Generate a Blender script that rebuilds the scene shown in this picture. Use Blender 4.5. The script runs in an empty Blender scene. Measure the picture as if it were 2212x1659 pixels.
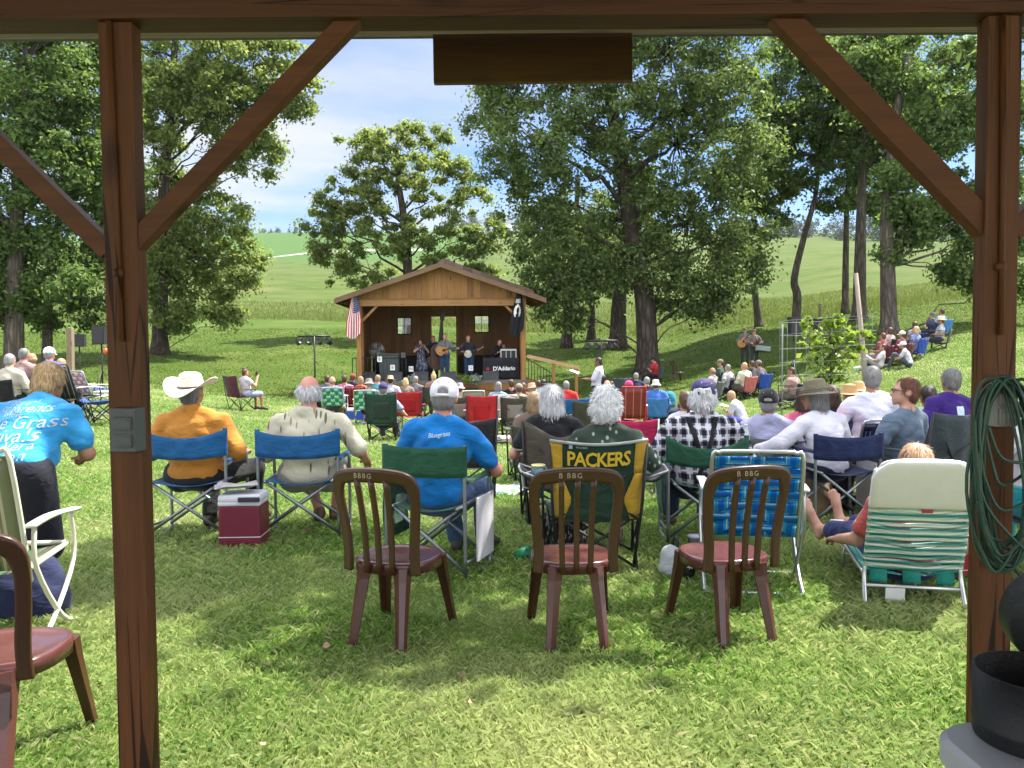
import bpy, bmesh, math, random
import numpy as np
from mathutils import Vector, Matrix, Euler
random.seed(7)
RNG = np.random.default_rng(11)
SC = bpy.context.scene
COL = SC.collection
R = math.radians
PI = math.pi

# ------------------------------------------------------------------ camera
F_PX, CU, CV = 1736.0, 1106.0, 829.5
cam_d = bpy.data.cameras.new('camera')
cam = bpy.data.objects.new('camera', cam_d)
COL.objects.link(cam)
cam.location = (0, 0, 1.42)
CAM_M = (Euler((R(90 - 2.44), 0, 0)).to_matrix() @ Matrix.Rotation(R(-0.42), 3, 'Z'))
cam.rotation_euler = CAM_M.to_euler()
cam_d.sensor_width = 36.0
cam_d.lens = F_PX / 2212.0 * 36.0
cam_d.clip_end = 6000
cam_d.clip_start = 0.05
SC.camera = cam

def P(u, v, y):
    """world point seen at pixel (u,v) of the 2212-wide photo at world depth y"""
    d = CAM_M @ Vector(((u - CU) / F_PX, -(v - CV) / F_PX, -1.0))
    s = y / d.y
    return Vector((d.x * s, y, 1.42 + d.z * s))

# ------------------------------------------------------------------ terrain
T_U = [-1500, -300, 250, 600, 1106, 1400, 1650, 1900, 2100, 2900, 4500]
T_D = [0, 6, 10, 15, 20, 25, 30, 35, 40, 45, 50, 60, 80, 120, 200, 350, 700, 1500]
T_Z = [
 [0, 0, .2, .5, .6, .6, .6, .9, 1.5, 1.9, 2.3, 3.1, 4.7, 9, 19.5, 41, 92, 80],
 [0, 0, .12, .25, .28, .28, .35, .75, 1.3, 1.75, 2.15, 2.9, 4.5, 8.7, 19, 40, 91, 80],
 [0, 0, .08, .2, .2, .2, .28, .7, 1.2, 1.7, 2.1, 2.9, 4.5, 8.7, 19, 40, 97, 80],
 [0, 0, -.1, -.25, -.3, -.3, -.25, .1, .7, 1.4, 2.0, 3.0, 4.7, 8.7, 19.4, 40, 100, 80],
 [0, 0, -.14, -.34, -.5, -.55, -.55, -.42, .1, .8, 1.5, 2.7, 4.5, 8.4, 18.2, 41, 100, 80],
 [0, 0, -.14, -.32, -.46, -.45, -.25, .1, .55, 1.0, 1.6, 3.0, 5.3, 9.4, 20.5, 44, 97, 80],
 [0, 0, -.12, -.28, -.35, -.2, .3, .75, 1.6, 2.4, 3.1, 4.2, 5.9, 9.6, 20.5, 47, 95, 80],
 [0, 0, -.1, -.2, .1, .74, 1.4, 2.1, 2.8, 3.4, 4.0, 5.0, 7, 11.5, 23, 46, 93, 80],
 [0, 0, -.05, 0, .5, 1.2, 1.9, 2.5, 3.2, 3.8, 4.4, 5.4, 7.5, 12.5, 24.5, 47, 93, 80],
 [0, 0, 0, .2, .8, 1.6, 2.3, 3, 3.7, 4.4, 5, 6, 8.5, 14, 26, 48, 93, 80],
 [0, 0, .1, .4, 1.2, 2.1, 2.8, 3.5, 4.2, 4.9, 5.5, 6.6, 9.5, 15, 27, 48, 93, 80]]
T_T = np.array([(u - CU) / F_PX for u in T_U])
T_Z = np.array(T_Z, float)
T_D = np.array(T_D, float)
_h = np.diff(T_D); _d = np.diff(T_Z, axis=1) / _h
_m = np.zeros_like(T_Z)
for j in range(1, len(T_D) - 1):
    a, b = _d[:, j - 1], _d[:, j]
    _m[:, j] = np.where(a * b > 0, 2 * a * b / np.where(a + b == 0, 1, a + b), (a + b) * .25)
_m[:, -1] = 0

def ground_np(x, y):
    x = np.asarray(x, float); y = np.asarray(y, float)
    D = np.clip(y, 0, 1499.9)
    t = np.clip(x / np.maximum(y, 1.0), T_T[0], T_T[-1] - 1e-6)
    j = np.clip(np.searchsorted(T_D, D, side='right') - 1, 0, len(T_D) - 2)
    i = np.clip(np.searchsorted(T_T, t, side='right') - 1, 0, len(T_T) - 2)
    s = (D - T_D[j]) / _h[j]
    h00 = 2 * s**3 - 3 * s**2 + 1; h10 = s**3 - 2 * s**2 + s; h01 = -2 * s**3 + 3 * s**2; h11 = s**3 - s**2
    def col(i):
        return h00 * T_Z[i, j] + h10 * _h[j] * _m[i, j] + h01 * T_Z[i, j + 1] + h11 * _h[j] * _m[i, j + 1]
    w = (t - T_T[i]) / (T_T[i + 1] - T_T[i])
    w = w * w * (3 - 2 * w)
    return col(i) * (1 - w) + col(i + 1) * w

def gz(x, y):
    return float(ground_np(x, y))

def G(u, y, dz=0.0):
    """point on the ground below pixel column u at depth y"""
    x = P(u, 800, y).x
    return Vector((x, y, gz(x, y) + dz))

# ------------------------------------------------------------------ object helpers
def tag(o, label=None, cat=None, group=None, kind=None):
    if label: o['label'] = label
    if cat: o['category'] = cat
    if group: o['group'] = group
    if kind: o['kind'] = kind
    return o

def empty(name, loc=(0, 0, 0), rz=0.0, label=None, cat=None, group=None):
    o = bpy.data.objects.new(name, None)
    COL.objects.link(o)
    o.location = loc
    o.rotation_euler = (0, 0, rz)
    o.empty_display_size = .1
    return tag(o, label, cat, group)

def obj(name, me, parent=None, mats=None, smooth=None):
    if mats is not None:
        for m in (mats if isinstance(mats, (list, tuple)) else [mats]):
            me.materials.append(m)
    if smooth is not None:
        me.polygons.foreach_set('use_smooth', [smooth] * len(me.polygons))
    o = bpy.data.objects.new(name, me)
    COL.objects.link(o)
    if parent is not None:
        o.parent = parent
    return o

def mesh_np(name, V, F, smooth=False, mi=None):
    """V (n,3), F (m,k) arrays -> mesh"""
    me = bpy.data.meshes.new(name)
    V = np.asarray(V, np.float32); F = np.asarray(F, np.int32)
    me.vertices.add(len(V)); me.vertices.foreach_set('co', V.ravel())
    k = F.shape[1]
    me.loops.add(F.size); me.loops.foreach_set('vertex_index', F.ravel())
    me.polygons.add(len(F))
    me.polygons.foreach_set('loop_start', np.arange(0, F.size, k, dtype=np.int32))
    me.polygons.foreach_set('loop_total', np.full(len(F), k, np.int32))
    if smooth: me.polygons.foreach_set('use_smooth', np.ones(len(F), bool))
    if mi is not None: me.polygons.foreach_set('material_index', np.asarray(mi, np.int32))
    me.update(calc_edges=True)
    return me

class MB:
    """collects shapes into one mesh"""
    def __init__(s): s.V = []; s.Fa = []; s.mi = []; s.sm = []
    def add(s, V, F, mi=0, smooth=False):
        o = len(s.V)
        s.V += [tuple(v) for v in V]
        s.Fa += [tuple(i + o for i in f) for f in F]
        s.mi += [mi] * len(F); s.sm += [smooth] * len(F)
        return s
    def box(s, c, size, rot=None, mi=0, bev=0.0):
        hx, hy, hz = [a / 2 for a in size]
        if bev <= 0:
            V = [(x, y, z) for x in (-hx, hx) for y in (-hy, hy) for z in (-hz, hz)]
            F = [(0, 1, 3, 2), (4, 6, 7, 5), (0, 4, 5, 1), (2, 3, 7, 6), (0, 2, 6, 4), (1, 5, 7, 3)]
        else:
            bm = bmesh.new(); bmesh.ops.create_cube(bm, size=1.0)
            for v in bm.verts: v.co = Vector((v.co.x * size[0], v.co.y * size[1], v.co.z * size[2]))
            bmesh.ops.bevel(bm, geom=bm.edges[:], offset=bev, segments=2, affect='EDGES', profile=.6)
            bm.verts.index_update()
            V = [v.co.copy() for v in bm.verts]; F = [[v.index for v in f.verts] for f in bm.faces]; bm.free()
        M = rot.to_matrix() if isinstance(rot, Euler) else rot
        c = Vector(c)
        V = [(M @ Vector(v) if M is not None else Vector(v)) + c for v in V]
        return s.add(V, F, mi, False)
    def beam(s, a, b, w, d, up=(0, 0, 1), mi=0, bev=0.0):
        """box from a to b, w across, d along the up-ish axis"""
        a, b = Vector(a), Vector(b); z = (b - a); L = z.length; z.normalize()
        upv = Vector(up)
        if abs(z.dot(upv)) > .99: upv = Vector((0, 1, 0))
        x = upv.cross(z).normalized(); y = z.cross(x)
        M = Matrix((x, y, z)).transposed()
        return s.box((a + b) / 2, (w, d, L), M, mi, bev)
    def tube(s, pts, r, n=8, mi=0, closed=False, caps=True, flat=1.0):
        pts = [Vector(p) for p in pts]; N = len(pts)
        rr = r if isinstance(r, (list, tuple)) else [r] * N
        V = []; F = []
        ref = None
        for i, p in enumerate(pts):
            if closed: t = pts[(i + 1) % N] - pts[i - 1]
            else: t = pts[min(i + 1, N - 1)] - pts[max(i - 1, 0)]
            if t.length < 1e-9: t = Vector((0, 0, 1))
            t.normalize()
            if ref is None:
                ref = Vector((0, 0, 1)) if abs(t.z) < .9 else Vector((1, 0, 0))
            x = (ref - t * ref.dot(t))
            if x.length < 1e-6: x = t.orthogonal()
            x.normalize(); ref = x
            y = t.cross(x)
            for k in range(n):
                a = 2 * PI * k / n
                V.append(p + (x * math.cos(a) * flat + y * math.sin(a)) * rr[i])
        for i in range(N if closed else N - 1):
            j = (i + 1) % N
            for k in range(n):
                k2 = (k + 1) % n
                F.append((i * n + k, i * n + k2, j * n + k2, j * n + k))
        if not closed and caps:
            F.append(tuple(range(n))[::-1]); F.append(tuple((N - 1) * n + k for k in range(n)))
        return s.add(V, F, mi, True)
    def lathe(s, prof, c=(0, 0, 0), n=20, mi=0, M=None, caps=True):
        V = []; F = []; c = Vector(c)
        for (r, z) in prof:
            for k in range(n):
                a = 2 * PI * k / n
                v = Vector((r * math.cos(a), r * math.sin(a), z))
                V.append((M @ v if M is not None else v) + c)
        for i in range(len(prof) - 1):
            for k in range(n):
                k2 = (k + 1) % n
                F.append((i * n + k, i * n + k2, (i + 1) * n + k2, (i + 1) * n + k))
        if caps:
            F.append(tuple(range(n))[::-1]); F.append(tuple((len(prof) - 1) * n + k for k in range(n)))
        return s.add(V, F, mi, True)
    def grid(s, fn, nu, nv, th=0.0, mi=0, smooth=True):
        """fn(a,b) in 0..1 -> point; optional thickness along normal"""
        Pn = [[Vector(fn(i / nu, j / nv)) for j in range(nv + 1)] for i in range(nu + 1)]
        def nrm(i, j):
            du = Pn[min(i + 1, nu)][j] - Pn[max(i - 1, 0)][j]; dv = Pn[i][min(j + 1, nv)] - Pn[i][max(j - 1, 0)]
            n = du.cross(dv); return n.normalized() if n.length > 1e-12 else Vector((0, 0, 1))
        V = []; F = []; w = nv + 1
        for sgn in ((1, -1) if th > 0 else (0,)):
            for i in range(nu + 1):
                for j in range(nv + 1):
                    V.append(Pn[i][j] + nrm(i, j) * (th / 2 * sgn))
        off = (nu + 1) * w
        for i in range(nu):
            for j in range(nv):
                q = (i * w + j, (i + 1) * w + j, (i + 1) * w + j + 1, i * w + j + 1)
                F.append(q)
                if th > 0: F.append(tuple(off + k for k in q[::-1]))
        if th > 0:
            for i in range(nu):
                for j in (0, nv):
                    a, b = i * w + j, (i + 1) * w + j
                    q = (a, b, b + off, a + off); F.append(q if j else q[::-1])
            for j in range(nv):
                for i in (0, nu):
                    a, b = i * w + j, i * w + j + 1
                    q = (a, b, b + off, a + off); F.append(q if not i else q[::-1])
        return s.add(V, F, mi, smooth)
    def prism(s, poly, y0, y1, mi=0):
        """polygon in xz extruded along y"""
        n = len(poly)
        V = [(x, y0, z) for x, z in poly] + [(x, y1, z) for x, z in poly]
        F = [tuple(range(n)), tuple(range(n, 2 * n))[::-1]] + [(i, i + n, (i + 1) % n + n, (i + 1) % n) for i in range(n)]
        return s.add(V, F, mi, False)
    def mesh(s, name):
        me = bpy.data.meshes.new(name)
        me.from_pydata(s.V, [], s.Fa)
        me.polygons.foreach_set('material_index', s.mi)
        me.polygons.foreach_set('use_smooth', s.sm)
        me.update()
        return me
    def build(s, name, mats, parent=None):
        return obj(name, s.mesh(name), parent, mats)

def arc(pts, n=6):
    """Catmull-Rom through pts"""
    pts = [Vector(p) for p in pts]; out = []
    for i in range(len(pts) - 1):
        p0 = pts[max(i - 1, 0)]; p1 = pts[i]; p2 = pts[i + 1]; p3 = pts[min(i + 2, len(pts) - 1)]
        for k in range(n):
            t = k / n
            out.append(.5 * ((2 * p1) + (p2 - p0) * t + (2 * p0 - 5 * p1 + 4 * p2 - p3) * t * t + (3 * p1 - p0 - 3 * p2 + p3) * t**3))
    out.append(pts[-1]); return out

def text_mesh(body, size, extrude=.0008, align='CENTER', shear=0.0, offset=0.0, spacing=1.0, res=2):
    c = bpy.data.curves.new('lettering', 'FONT')
    c.body = body; c.size = size; c.extrude = extrude; c.align_x = align; c.align_y = 'CENTER'
    c.shear = shear; c.offset = offset; c.space_character = spacing; c.resolution_u = res
    o = bpy.data.objects.new('lettering', c); COL.objects.link(o)
    dg = bpy.context.evaluated_depsgraph_get()
    me = bpy.data.meshes.new_from_object(o.evaluated_get(dg))
    bpy.data.objects.remove(o); bpy.data.curves.remove(c)
    me.materials.clear()
    return me

def warp(me, fn):
    for v in me.vertices: v.co = fn(v.co)
    me.update(); return me

# ------------------------------------------------------------------ noise + implicit surfaces
_LAT = np.random.default_rng(3).random((32, 32, 32)).astype(np.float32) * 2 - 1
def vnoise(X, Y, Z):
    xi = np.floor(X).astype(int); yi = np.floor(Y).astype(int); zi = np.floor(Z).astype(int)
    fx = X - xi; fy = Y - yi; fz = Z - zi
    fx = fx * fx * (3 - 2 * fx); fy = fy * fy * (3 - 2 * fy); fz = fz * fz * (3 - 2 * fz)
    def L(a, b, c): return _LAT[(xi + a) & 31, (yi + b) & 31, (zi + c) & 31]
    x00 = L(0, 0, 0) * (1 - fx) + L(1, 0, 0) * fx; x10 = L(0, 1, 0) * (1 - fx) + L(1, 1, 0) * fx
    x01 = L(0, 0, 1) * (1 - fx) + L(1, 0, 1) * fx; x11 = L(0, 1, 1) * (1 - fx) + L(1, 1, 1) * fx
    return (x00 * (1 - fy) + x10 * fy) * (1 - fz) + (x01 * (1 - fy) + x11 * fy) * fz

def sdf_mesh(prims, h, k=.03, disp=None, name='surface'):
    """prims: ('c',a,b,ra,rb) tapered capsule | ('e',c,(rx,ry,rz),M) ellipsoid; leading '-' subtracts"""
    lo = np.array([1e9] * 3); hi = -lo; boxes = []
    for p in prims:
        if p[0].strip('-') == 'c':
            a, b = np.array(p[1], float), np.array(p[2], float); r = max(p[3], p[4])
            l, u = np.minimum(a, b) - r, np.maximum(a, b) + r
        else:
            c = np.array(p[1], float); r = max(p[2]) if p[3] is not None else np.array(p[2], float)
            l, u = c - r, c + r
        boxes.append((l, u))
        if p[0][0] != '-':
            lo = np.minimum(lo, l); hi = np.maximum(hi, u)
    mg = k * .6 + 2.5 * h
    lo = lo - mg; n = np.ceil((hi + mg - lo) / h).astype(int) + 1
    Fd = np.full(n, .5, np.float32)
    ax = [lo[i] + h * np.arange(n[i]) for i in range(3)]
    for p, (l, u) in zip(prims, boxes):
        i0 = np.clip(np.floor((l - mg - lo) / h).astype(int), 0, n); i1 = np.clip(np.ceil((u + mg - lo) / h).astype(int) + 1, 0, n)
        if np.any(i1 <= i0): continue
        X = ax[0][i0[0]:i1[0], None, None]; Y = ax[1][None, i0[1]:i1[1], None]; Z = ax[2][None, None, i0[2]:i1[2]]
        if p[0].strip('-') == 'c':
            a, b = np.array(p[1], float), np.array(p[2], float); ab = b - a; L2 = max(ab @ ab, 1e-9)
            t = np.clip(((X - a[0]) * ab[0] + (Y - a[1]) * ab[1] + (Z - a[2]) * ab[2]) / L2, 0, 1)
            d = np.sqrt((X - a[0] - t * ab[0])**2 + (Y - a[1] - t * ab[1])**2 + (Z - a[2] - t * ab[2])**2) - (p[3] + (p[4] - p[3]) * t)
        else:
            c = p[1]; x, y, z = X - c[0], Y - c[1], Z - c[2]
            if p[3] is not None:
                M = np.array(p[3])  # columns = local axes
                x, y, z = (M[0, 0] * x + M[1, 0] * y + M[2, 0] * z, M[0, 1] * x + M[1, 1] * y + M[2, 1] * z, M[0, 2] * x + M[1, 2] * y + M[2, 2] * z)
            rx, ry, rz = p[2]
            k0 = np.sqrt((x / rx)**2 + (y / ry)**2 + (z / rz)**2)
            k1 = np.sqrt((x / rx**2)**2 + (y / ry**2)**2 + (z / rz**2)**2)
            d = np.where(k1 > 1e-9, k0 * (k0 - 1) / np.maximum(k1, 1e-9), -min(p[2]))
        S = Fd[i0[0]:i1[0], i0[1]:i1[1], i0[2]:i1[2]]
        if p[0][0] == '-':
            S[...] = np.maximum(S, -d)
        else:
            kk = p[5] if (p[0] == 'c' and len(p) > 5) else k
            hh = np.clip(.5 + .5 * (d - S) / kk, 0, 1)
            S[...] = d * (1 - hh) + S * hh - kk * hh * (1 - hh)
    if disp is not None:
        band = np.abs(Fd) < .06
        ii = np.nonzero(band)
        Fd[ii] += disp(ax[0][ii[0]], ax[1][ii[1]], ax[2][ii[2]]).astype(np.float32)
    # surface nets
    ins = Fd < 0
    A = [ins[i:n[0] - 1 + i, j:n[1] - 1 + j, q:n[2] - 1 + q] for i in (0, 1) for j in (0, 1) for q in (0, 1)]
    cnt = sum(a.astype(np.int8) for a in A)
    act = (cnt > 0) & (cnt < 8)
    ci = np.array(np.nonzero(act)).T
    if len(ci) == 0: return mesh_np(name, np.zeros((0, 3)), np.zeros((0, 4)))
    idx = np.full(act.shape, -1, np.int32); idx[act] = np.arange(len(ci))
    val = {}
    for i in (0, 1):
        for j in (0, 1):
            for q in (0, 1):
                val[i, j, q] = Fd[ci[:, 0] + i, ci[:, 1] + j, ci[:, 2] + q]
    acc = np.zeros((len(ci), 3)); w = np.zeros(len(ci))
    cs = list(val)
    for a in cs:
        for b in cs:
            if sum(abs(a[t] - b[t]) for t in range(3)) == 1 and a < b:
                va, vb = val[a], val[b]; m = (va < 0) != (vb < 0)
                t = np.where(m, va / np.where(va - vb == 0, 1, va - vb), 0)
                pos = np.array(a)[None, :] + t[:, None] * (np.array(b) - np.array(a))[None, :]
                acc[m] += pos[m]; w[m] += 1
    V = lo + h * (ci + acc / w[:, None])
    Fs = []
    for axs in range(3):
        o1, o2 = [(1, 2), (2, 0), (0, 1)][axs]
        sl0 = [slice(1, -1)] * 3; sl1 = [slice(1, -1)] * 3
        sl0[axs] = slice(0, n[axs] - 1); sl1[axs] = slice(1, n[axs])
        s0 = ins[tuple(sl0)]; s1 = ins[tuple(sl1)]
        m = s0 != s1
        e = np.array(np.nonzero(m)).T
        if len(e) == 0: continue
        base = e.copy(); base[:, o1] += 1; base[:, o2] += 1
        c = []
        for (da, db) in ((0, 0), (-1, 0), (-1, -1), (0, -1)):
            q = base.copy(); q[:, o1] += da; q[:, o2] += db
            c.append(idx[q[:, 0], q[:, 1], q[:, 2]])
        f = np.stack(c, 1)
        fl = s0[m]
        f[~fl] = f[~fl][:, ::-1]
        Fs.append(f)
    Fq = np.concatenate(Fs)
    Fq = Fq[(Fq >= 0).all(1)]
    return mesh_np(name, V, Fq, smooth=True)
# ------------------------------------------------------------------ materials
MC = {}
def nt_new(name):
    m = bpy.data.materials.new(name); m.use_nodes = True
    nt = m.node_tree; b = nt.nodes['Principled BSDF']
    return m, nt, b

def N(nt, typ, **kw):
    n = nt.nodes.new(typ)
    for k, v in kw.items():
        if k.startswith('i_'):
            key = k[2:].replace('_', ' ')
            n.inputs[int(key) if key.isdigit() else key].default_value = v
        else: setattr(n, k, v)
    return n

def L(nt, a, b): nt.links.new(a, b)

def coords(nt, scale=(1, 1, 1), rot=(0, 0, 0), src='Object'):
    t = N(nt, 'ShaderNodeTexCoord'); mp = N(nt, 'ShaderNodeMapping')
    mp.inputs['Scale'].default_value = scale; mp.inputs['Rotation'].default_value = rot
    L(nt, t.outputs[src], mp.inputs['Vector']); return mp.outputs['Vector']

def ramp(nt, fac, stops, interp='LINEAR'):
    r = N(nt, 'ShaderNodeValToRGB'); r.color_ramp.interpolation = interp
    els = r.color_ramp.elements
    while len(els) < len(stops): els.new(.5)
    for e, (p, c) in zip(els, stops):
        e.position = p; e.color = (*c, 1) if len(c) == 3 else c
    L(nt, fac, r.inputs['Fac']); return r.outputs['Color']

def hsv_mul(c, f): return tuple(min(1, a * f) for a in c[:3])

def bump(nt, b, h, strength=.3, dist=.01):
    n = N(nt, 'ShaderNodeBump', i_Strength=strength, i_Distance=dist)
    L(nt, h, n.inputs['Height']); L(nt, n.outputs['Normal'], b.inputs['Normal'])

def basic(name, c, rough=.6, var=.18, scale=6.0, bmp=.15, bscale=None, metal=0.0, sheen=0.0, stretch=(1, 1, 1), spec=.4, bdist=.005):
    if name in MC: return MC[name]
    m, nt, b = nt_new(name)
    v = coords(nt, stretch)
    t = N(nt, 'ShaderNodeTexNoise', i_Scale=scale, i_Detail=5.0, i_Roughness=.6)
    L(nt, v, t.inputs['Vector'])
    col = ramp(nt, t.outputs['Fac'], [(.25, hsv_mul(c, 1 - var)), (.75, hsv_mul(c, 1 + var))])
    L(nt, col, b.inputs['Base Color'])
    b.inputs['Roughness'].default_value = rough; b.inputs['Metallic'].default_value = metal
    b.inputs['Specular IOR Level'].default_value = spec
    if sheen: b.inputs['Sheen Weight'].default_value = sheen
    if bmp > 0:
        t2 = N(nt, 'ShaderNodeTexNoise', i_Scale=bscale or scale * 8, i_Detail=3.0); L(nt, v, t2.inputs['Vector'])
        bump(nt, b, t2.outputs['Fac'], bmp, bdist)
    MC[name] = m; return m

def cloth(name, c, rough=.85, var=.1, trans=0.0):
    """woven fabric: fine weave + soft wrinkles"""
    if name in MC: return MC[name]
    m, nt, b = nt_new(name)
    v = coords(nt)
    t = N(nt, 'ShaderNodeTexNoise', i_Scale=5.0, i_Detail=4.0); L(nt, v, t.inputs['Vector'])
    L(nt, ramp(nt, t.outputs['Fac'], [(.3, hsv_mul(c, 1 - var)), (.7, hsv_mul(c, 1 + var))]), b.inputs['Base Color'])
    b.inputs['Roughness'].default_value = rough; b.inputs['Specular IOR Level'].default_value = .2
    b.inputs['Sheen Weight'].default_value = .15
    t2 = N(nt, 'ShaderNodeTexNoise', i_Scale=8.0, i_Detail=2.0, i_Distortion=1.0); L(nt, coords(nt, (1, 1, 1.8), (0, .5, 0)), t2.inputs['Vector'])
    t3 = N(nt, 'ShaderNodeTexNoise', i_Scale=260.0, i_Detail=1.0); L(nt, v, t3.inputs['Vector'])
    ad = N(nt, 'ShaderNodeMath', operation='MULTIPLY_ADD'); ad.inputs[1].default_value = .06
    rg_ = N(nt, 'ShaderNodeTexNoise', i_Scale=3.2, i_Detail=2.0, i_Distortion=.9); rg_.noise_type = 'RIDGED_MULTIFRACTAL'; L(nt, coords(nt, (1, 1, 1.7), (.3, .6, 0)), rg_.inputs['Vector'])
    a2 = N(nt, 'ShaderNodeMath', operation='MULTIPLY_ADD'); a2.inputs[1].default_value = .35; L(nt, rg_.outputs['Fac'], a2.inputs[0]); L(nt, t2.outputs['Fac'], a2.inputs[2])
    L(nt, t3.outputs['Fac'], ad.inputs[0]); L(nt, a2.outputs[0], ad.inputs[2])
    bump(nt, b, ad.outputs[0], .5, .03)
    if trans > 0:
        tr = N(nt, 'ShaderNodeBsdfTranslucent'); tr.inputs['Color'].default_value = (*c, 1)
        mx = N(nt, 'ShaderNodeMixShader', i_Fac=trans)
        L(nt, b.outputs[0], mx.inputs[1]); L(nt, tr.outputs[0], mx.inputs[2])
        L(nt, mx.outputs[0], nt.nodes['Material Output'].inputs[0])
    MC[name] = m; return m

def wood(name, c1, c2, axis='z', rough=.65, scale=5.0, knots=True, spec=.25, cracks=False):
    if name in MC: return MC[name]
    m, nt, b = nt_new(name)
    st = {'x': (.35, 6, 6), 'y': (6, .35, 6), 'z': (6, 6, .35)}[axis]
    v = coords(nt, st)
    t = N(nt, 'ShaderNodeTexNoise', i_Scale=scale, i_Detail=8.0, i_Roughness=.65, i_Distortion=.6); L(nt, v, t.inputs['Vector'])
    t1 = N(nt, 'ShaderNodeTexNoise', i_Scale=1.2, i_Detail=3.0); L(nt, coords(nt), t1.inputs['Vector'])
    mx = N(nt, 'ShaderNodeMath', operation='MULTIPLY_ADD'); mx.inputs[1].default_value = .45
    L(nt, t1.outputs['Fac'], mx.inputs[0]); L(nt, t.outputs['Fac'], mx.inputs[2])
    col = ramp(nt, mx.outputs[0], [(.42, c1), (.62, tuple((a + d) / 2 for a, d in zip(c1, c2))), (.9, c2)])
    if knots:
        vo = N(nt, 'ShaderNodeTexVoronoi', i_Scale=1.0); st2 = {'x': (1.6, 5, 5), 'y': (5, 1.6, 5), 'z': (5, 5, 1.6)}[axis]
        L(nt, coords(nt, st2), vo.inputs['Vector'])
        kn = ramp(nt, vo.outputs['Distance'], [(.06, (.25, .25, .25)), (.16, (1, 1, 1))])
        ml = N(nt, 'ShaderNodeMix', data_type='RGBA', blend_type='MULTIPLY'); ml.inputs[0].default_value = .85
        L(nt, col, ml.inputs[6]); L(nt, kn, ml.inputs[7]); col = ml.outputs[2]
    if cracks:
        st3 = {'x': (.5, 14, 14), 'y': (14, .5, 14), 'z': (14, 14, .5)}[axis]
        vc = N(nt, 'ShaderNodeTexVoronoi', i_Scale=1.7, feature='DISTANCE_TO_EDGE'); L(nt, coords(nt, st3), vc.inputs['Vector'])
        n3 = N(nt, 'ShaderNodeTexNoise', i_Scale=1.7, i_Detail=2.0); L(nt, coords(nt, (1, 1, 1)), n3.inputs['Vector'])
        dv = N(nt, 'ShaderNodeMath', operation='MULTIPLY_ADD'); dv.inputs[1].default_value = -.35; L(nt, n3.outputs['Fac'], dv.inputs[0]); dv.inputs[2].default_value = .17
        sb_ = N(nt, 'ShaderNodeMath', operation='ADD'); L(nt, vc.outputs['Distance'], sb_.inputs[0]); L(nt, dv.outputs[0], sb_.inputs[1])
        m4 = N(nt, 'ShaderNodeMix', data_type='RGBA', blend_type='MULTIPLY'); m4.inputs[0].default_value = 1
        L(nt, col, m4.inputs[6]); L(nt, ramp(nt, sb_.outputs[0], [(.0, (.22, .2, .18)), (.022, (1, 1, 1))]), m4.inputs[7]); col = m4.outputs[2]
    gi = N(nt, 'ShaderNodeNewGeometry')
    m3 = N(nt, 'ShaderNodeMix', data_type='RGBA', blend_type='MULTIPLY'); m3.inputs[0].default_value = 1
    L(nt, col, m3.inputs[6]); L(nt, ramp(nt, gi.outputs['Random Per Island'], [(0, (.62, .60, .58)), (.5, (.95, .93, .9)), (1, (1.0, 1.0, 1.0))]), m3.inputs[7]); col = m3.outputs[2]
    L(nt, col, b.inputs['Base Color'])
    b.inputs['Roughness'].default_value = rough; b.inputs['Specular IOR Level'].default_value = spec
    bump(nt, b, t.outputs['Fac'], .25, .004)
    MC[name] = m; return m

def leaf_mat(name, c, c2, trans=.4, rough=.55):
    if name in MC: return MC[name]
    m, nt, b = nt_new(name)
    g = N(nt, 'ShaderNodeNewGeometry')
    col = ramp(nt, g.outputs['Random Per Island'], [(0, c), (.55, tuple((a + d) / 2 for a, d in zip(c, c2))), (1, c2)])
    L(nt, col, b.inputs['Base Color']); b.inputs['Roughness'].default_value = rough
    b.inputs['Specular IOR Level'].default_value = .22
    tr = N(nt, 'ShaderNodeBsdfTranslucent')
    hs = N(nt, 'ShaderNodeHueSaturation', i_Hue=.485, i_Saturation=1.15, i_Value=1.5); L(nt, col, hs.inputs['Color']); L(nt, hs.outputs[0], tr.inputs['Color'])
    mx = N(nt, 'ShaderNodeMixShader', i_Fac=trans)
    L(nt, b.outputs[0], mx.inputs[1]); L(nt, tr.outputs[0], mx.inputs[2]); L(nt, mx.outputs[0], nt.nodes['Material Output'].inputs[0])
    MC[name] = m; return m

def bark_mat(name, c1, c2):
    if name in MC: return MC[name]
    m, nt, b = nt_new(name)
    v = coords(nt, (7, 7, 1.0))
    t = N(nt, 'ShaderNodeTexVoronoi', i_Scale=1.6, feature='DISTANCE_TO_EDGE')
    nz = N(nt, 'ShaderNodeTexNoise', i_Scale=2.5, i_Detail=6.0); L(nt, v, nz.inputs['Vector'])
    vm = N(nt, 'ShaderNodeMix', data_type='VECTOR'); vm.inputs[0].default_value = .35
    L(nt, v, vm.inputs[4]); L(nt, nz.outputs['Color'], vm.inputs[5]); L(nt, vm.outputs[1], t.inputs['Vector'])
    ml = N(nt, 'ShaderNodeMath', operation='MULTIPLY'); L(nt, t.outputs['Distance'], ml.inputs[0]); L(nt, nz.outputs['Fac'], ml.inputs[1])
    L(nt, ramp(nt, ml.outputs[0], [(.0, c1), (.25, c2)]), b.inputs['Base Color'])
    b.inputs['Roughness'].default_value = .9; b.inputs['Specular IOR Level'].default_value = .1
    bump(nt, b, ml.outputs[0], .9, .05)
    MC[name] = m; return m

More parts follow.
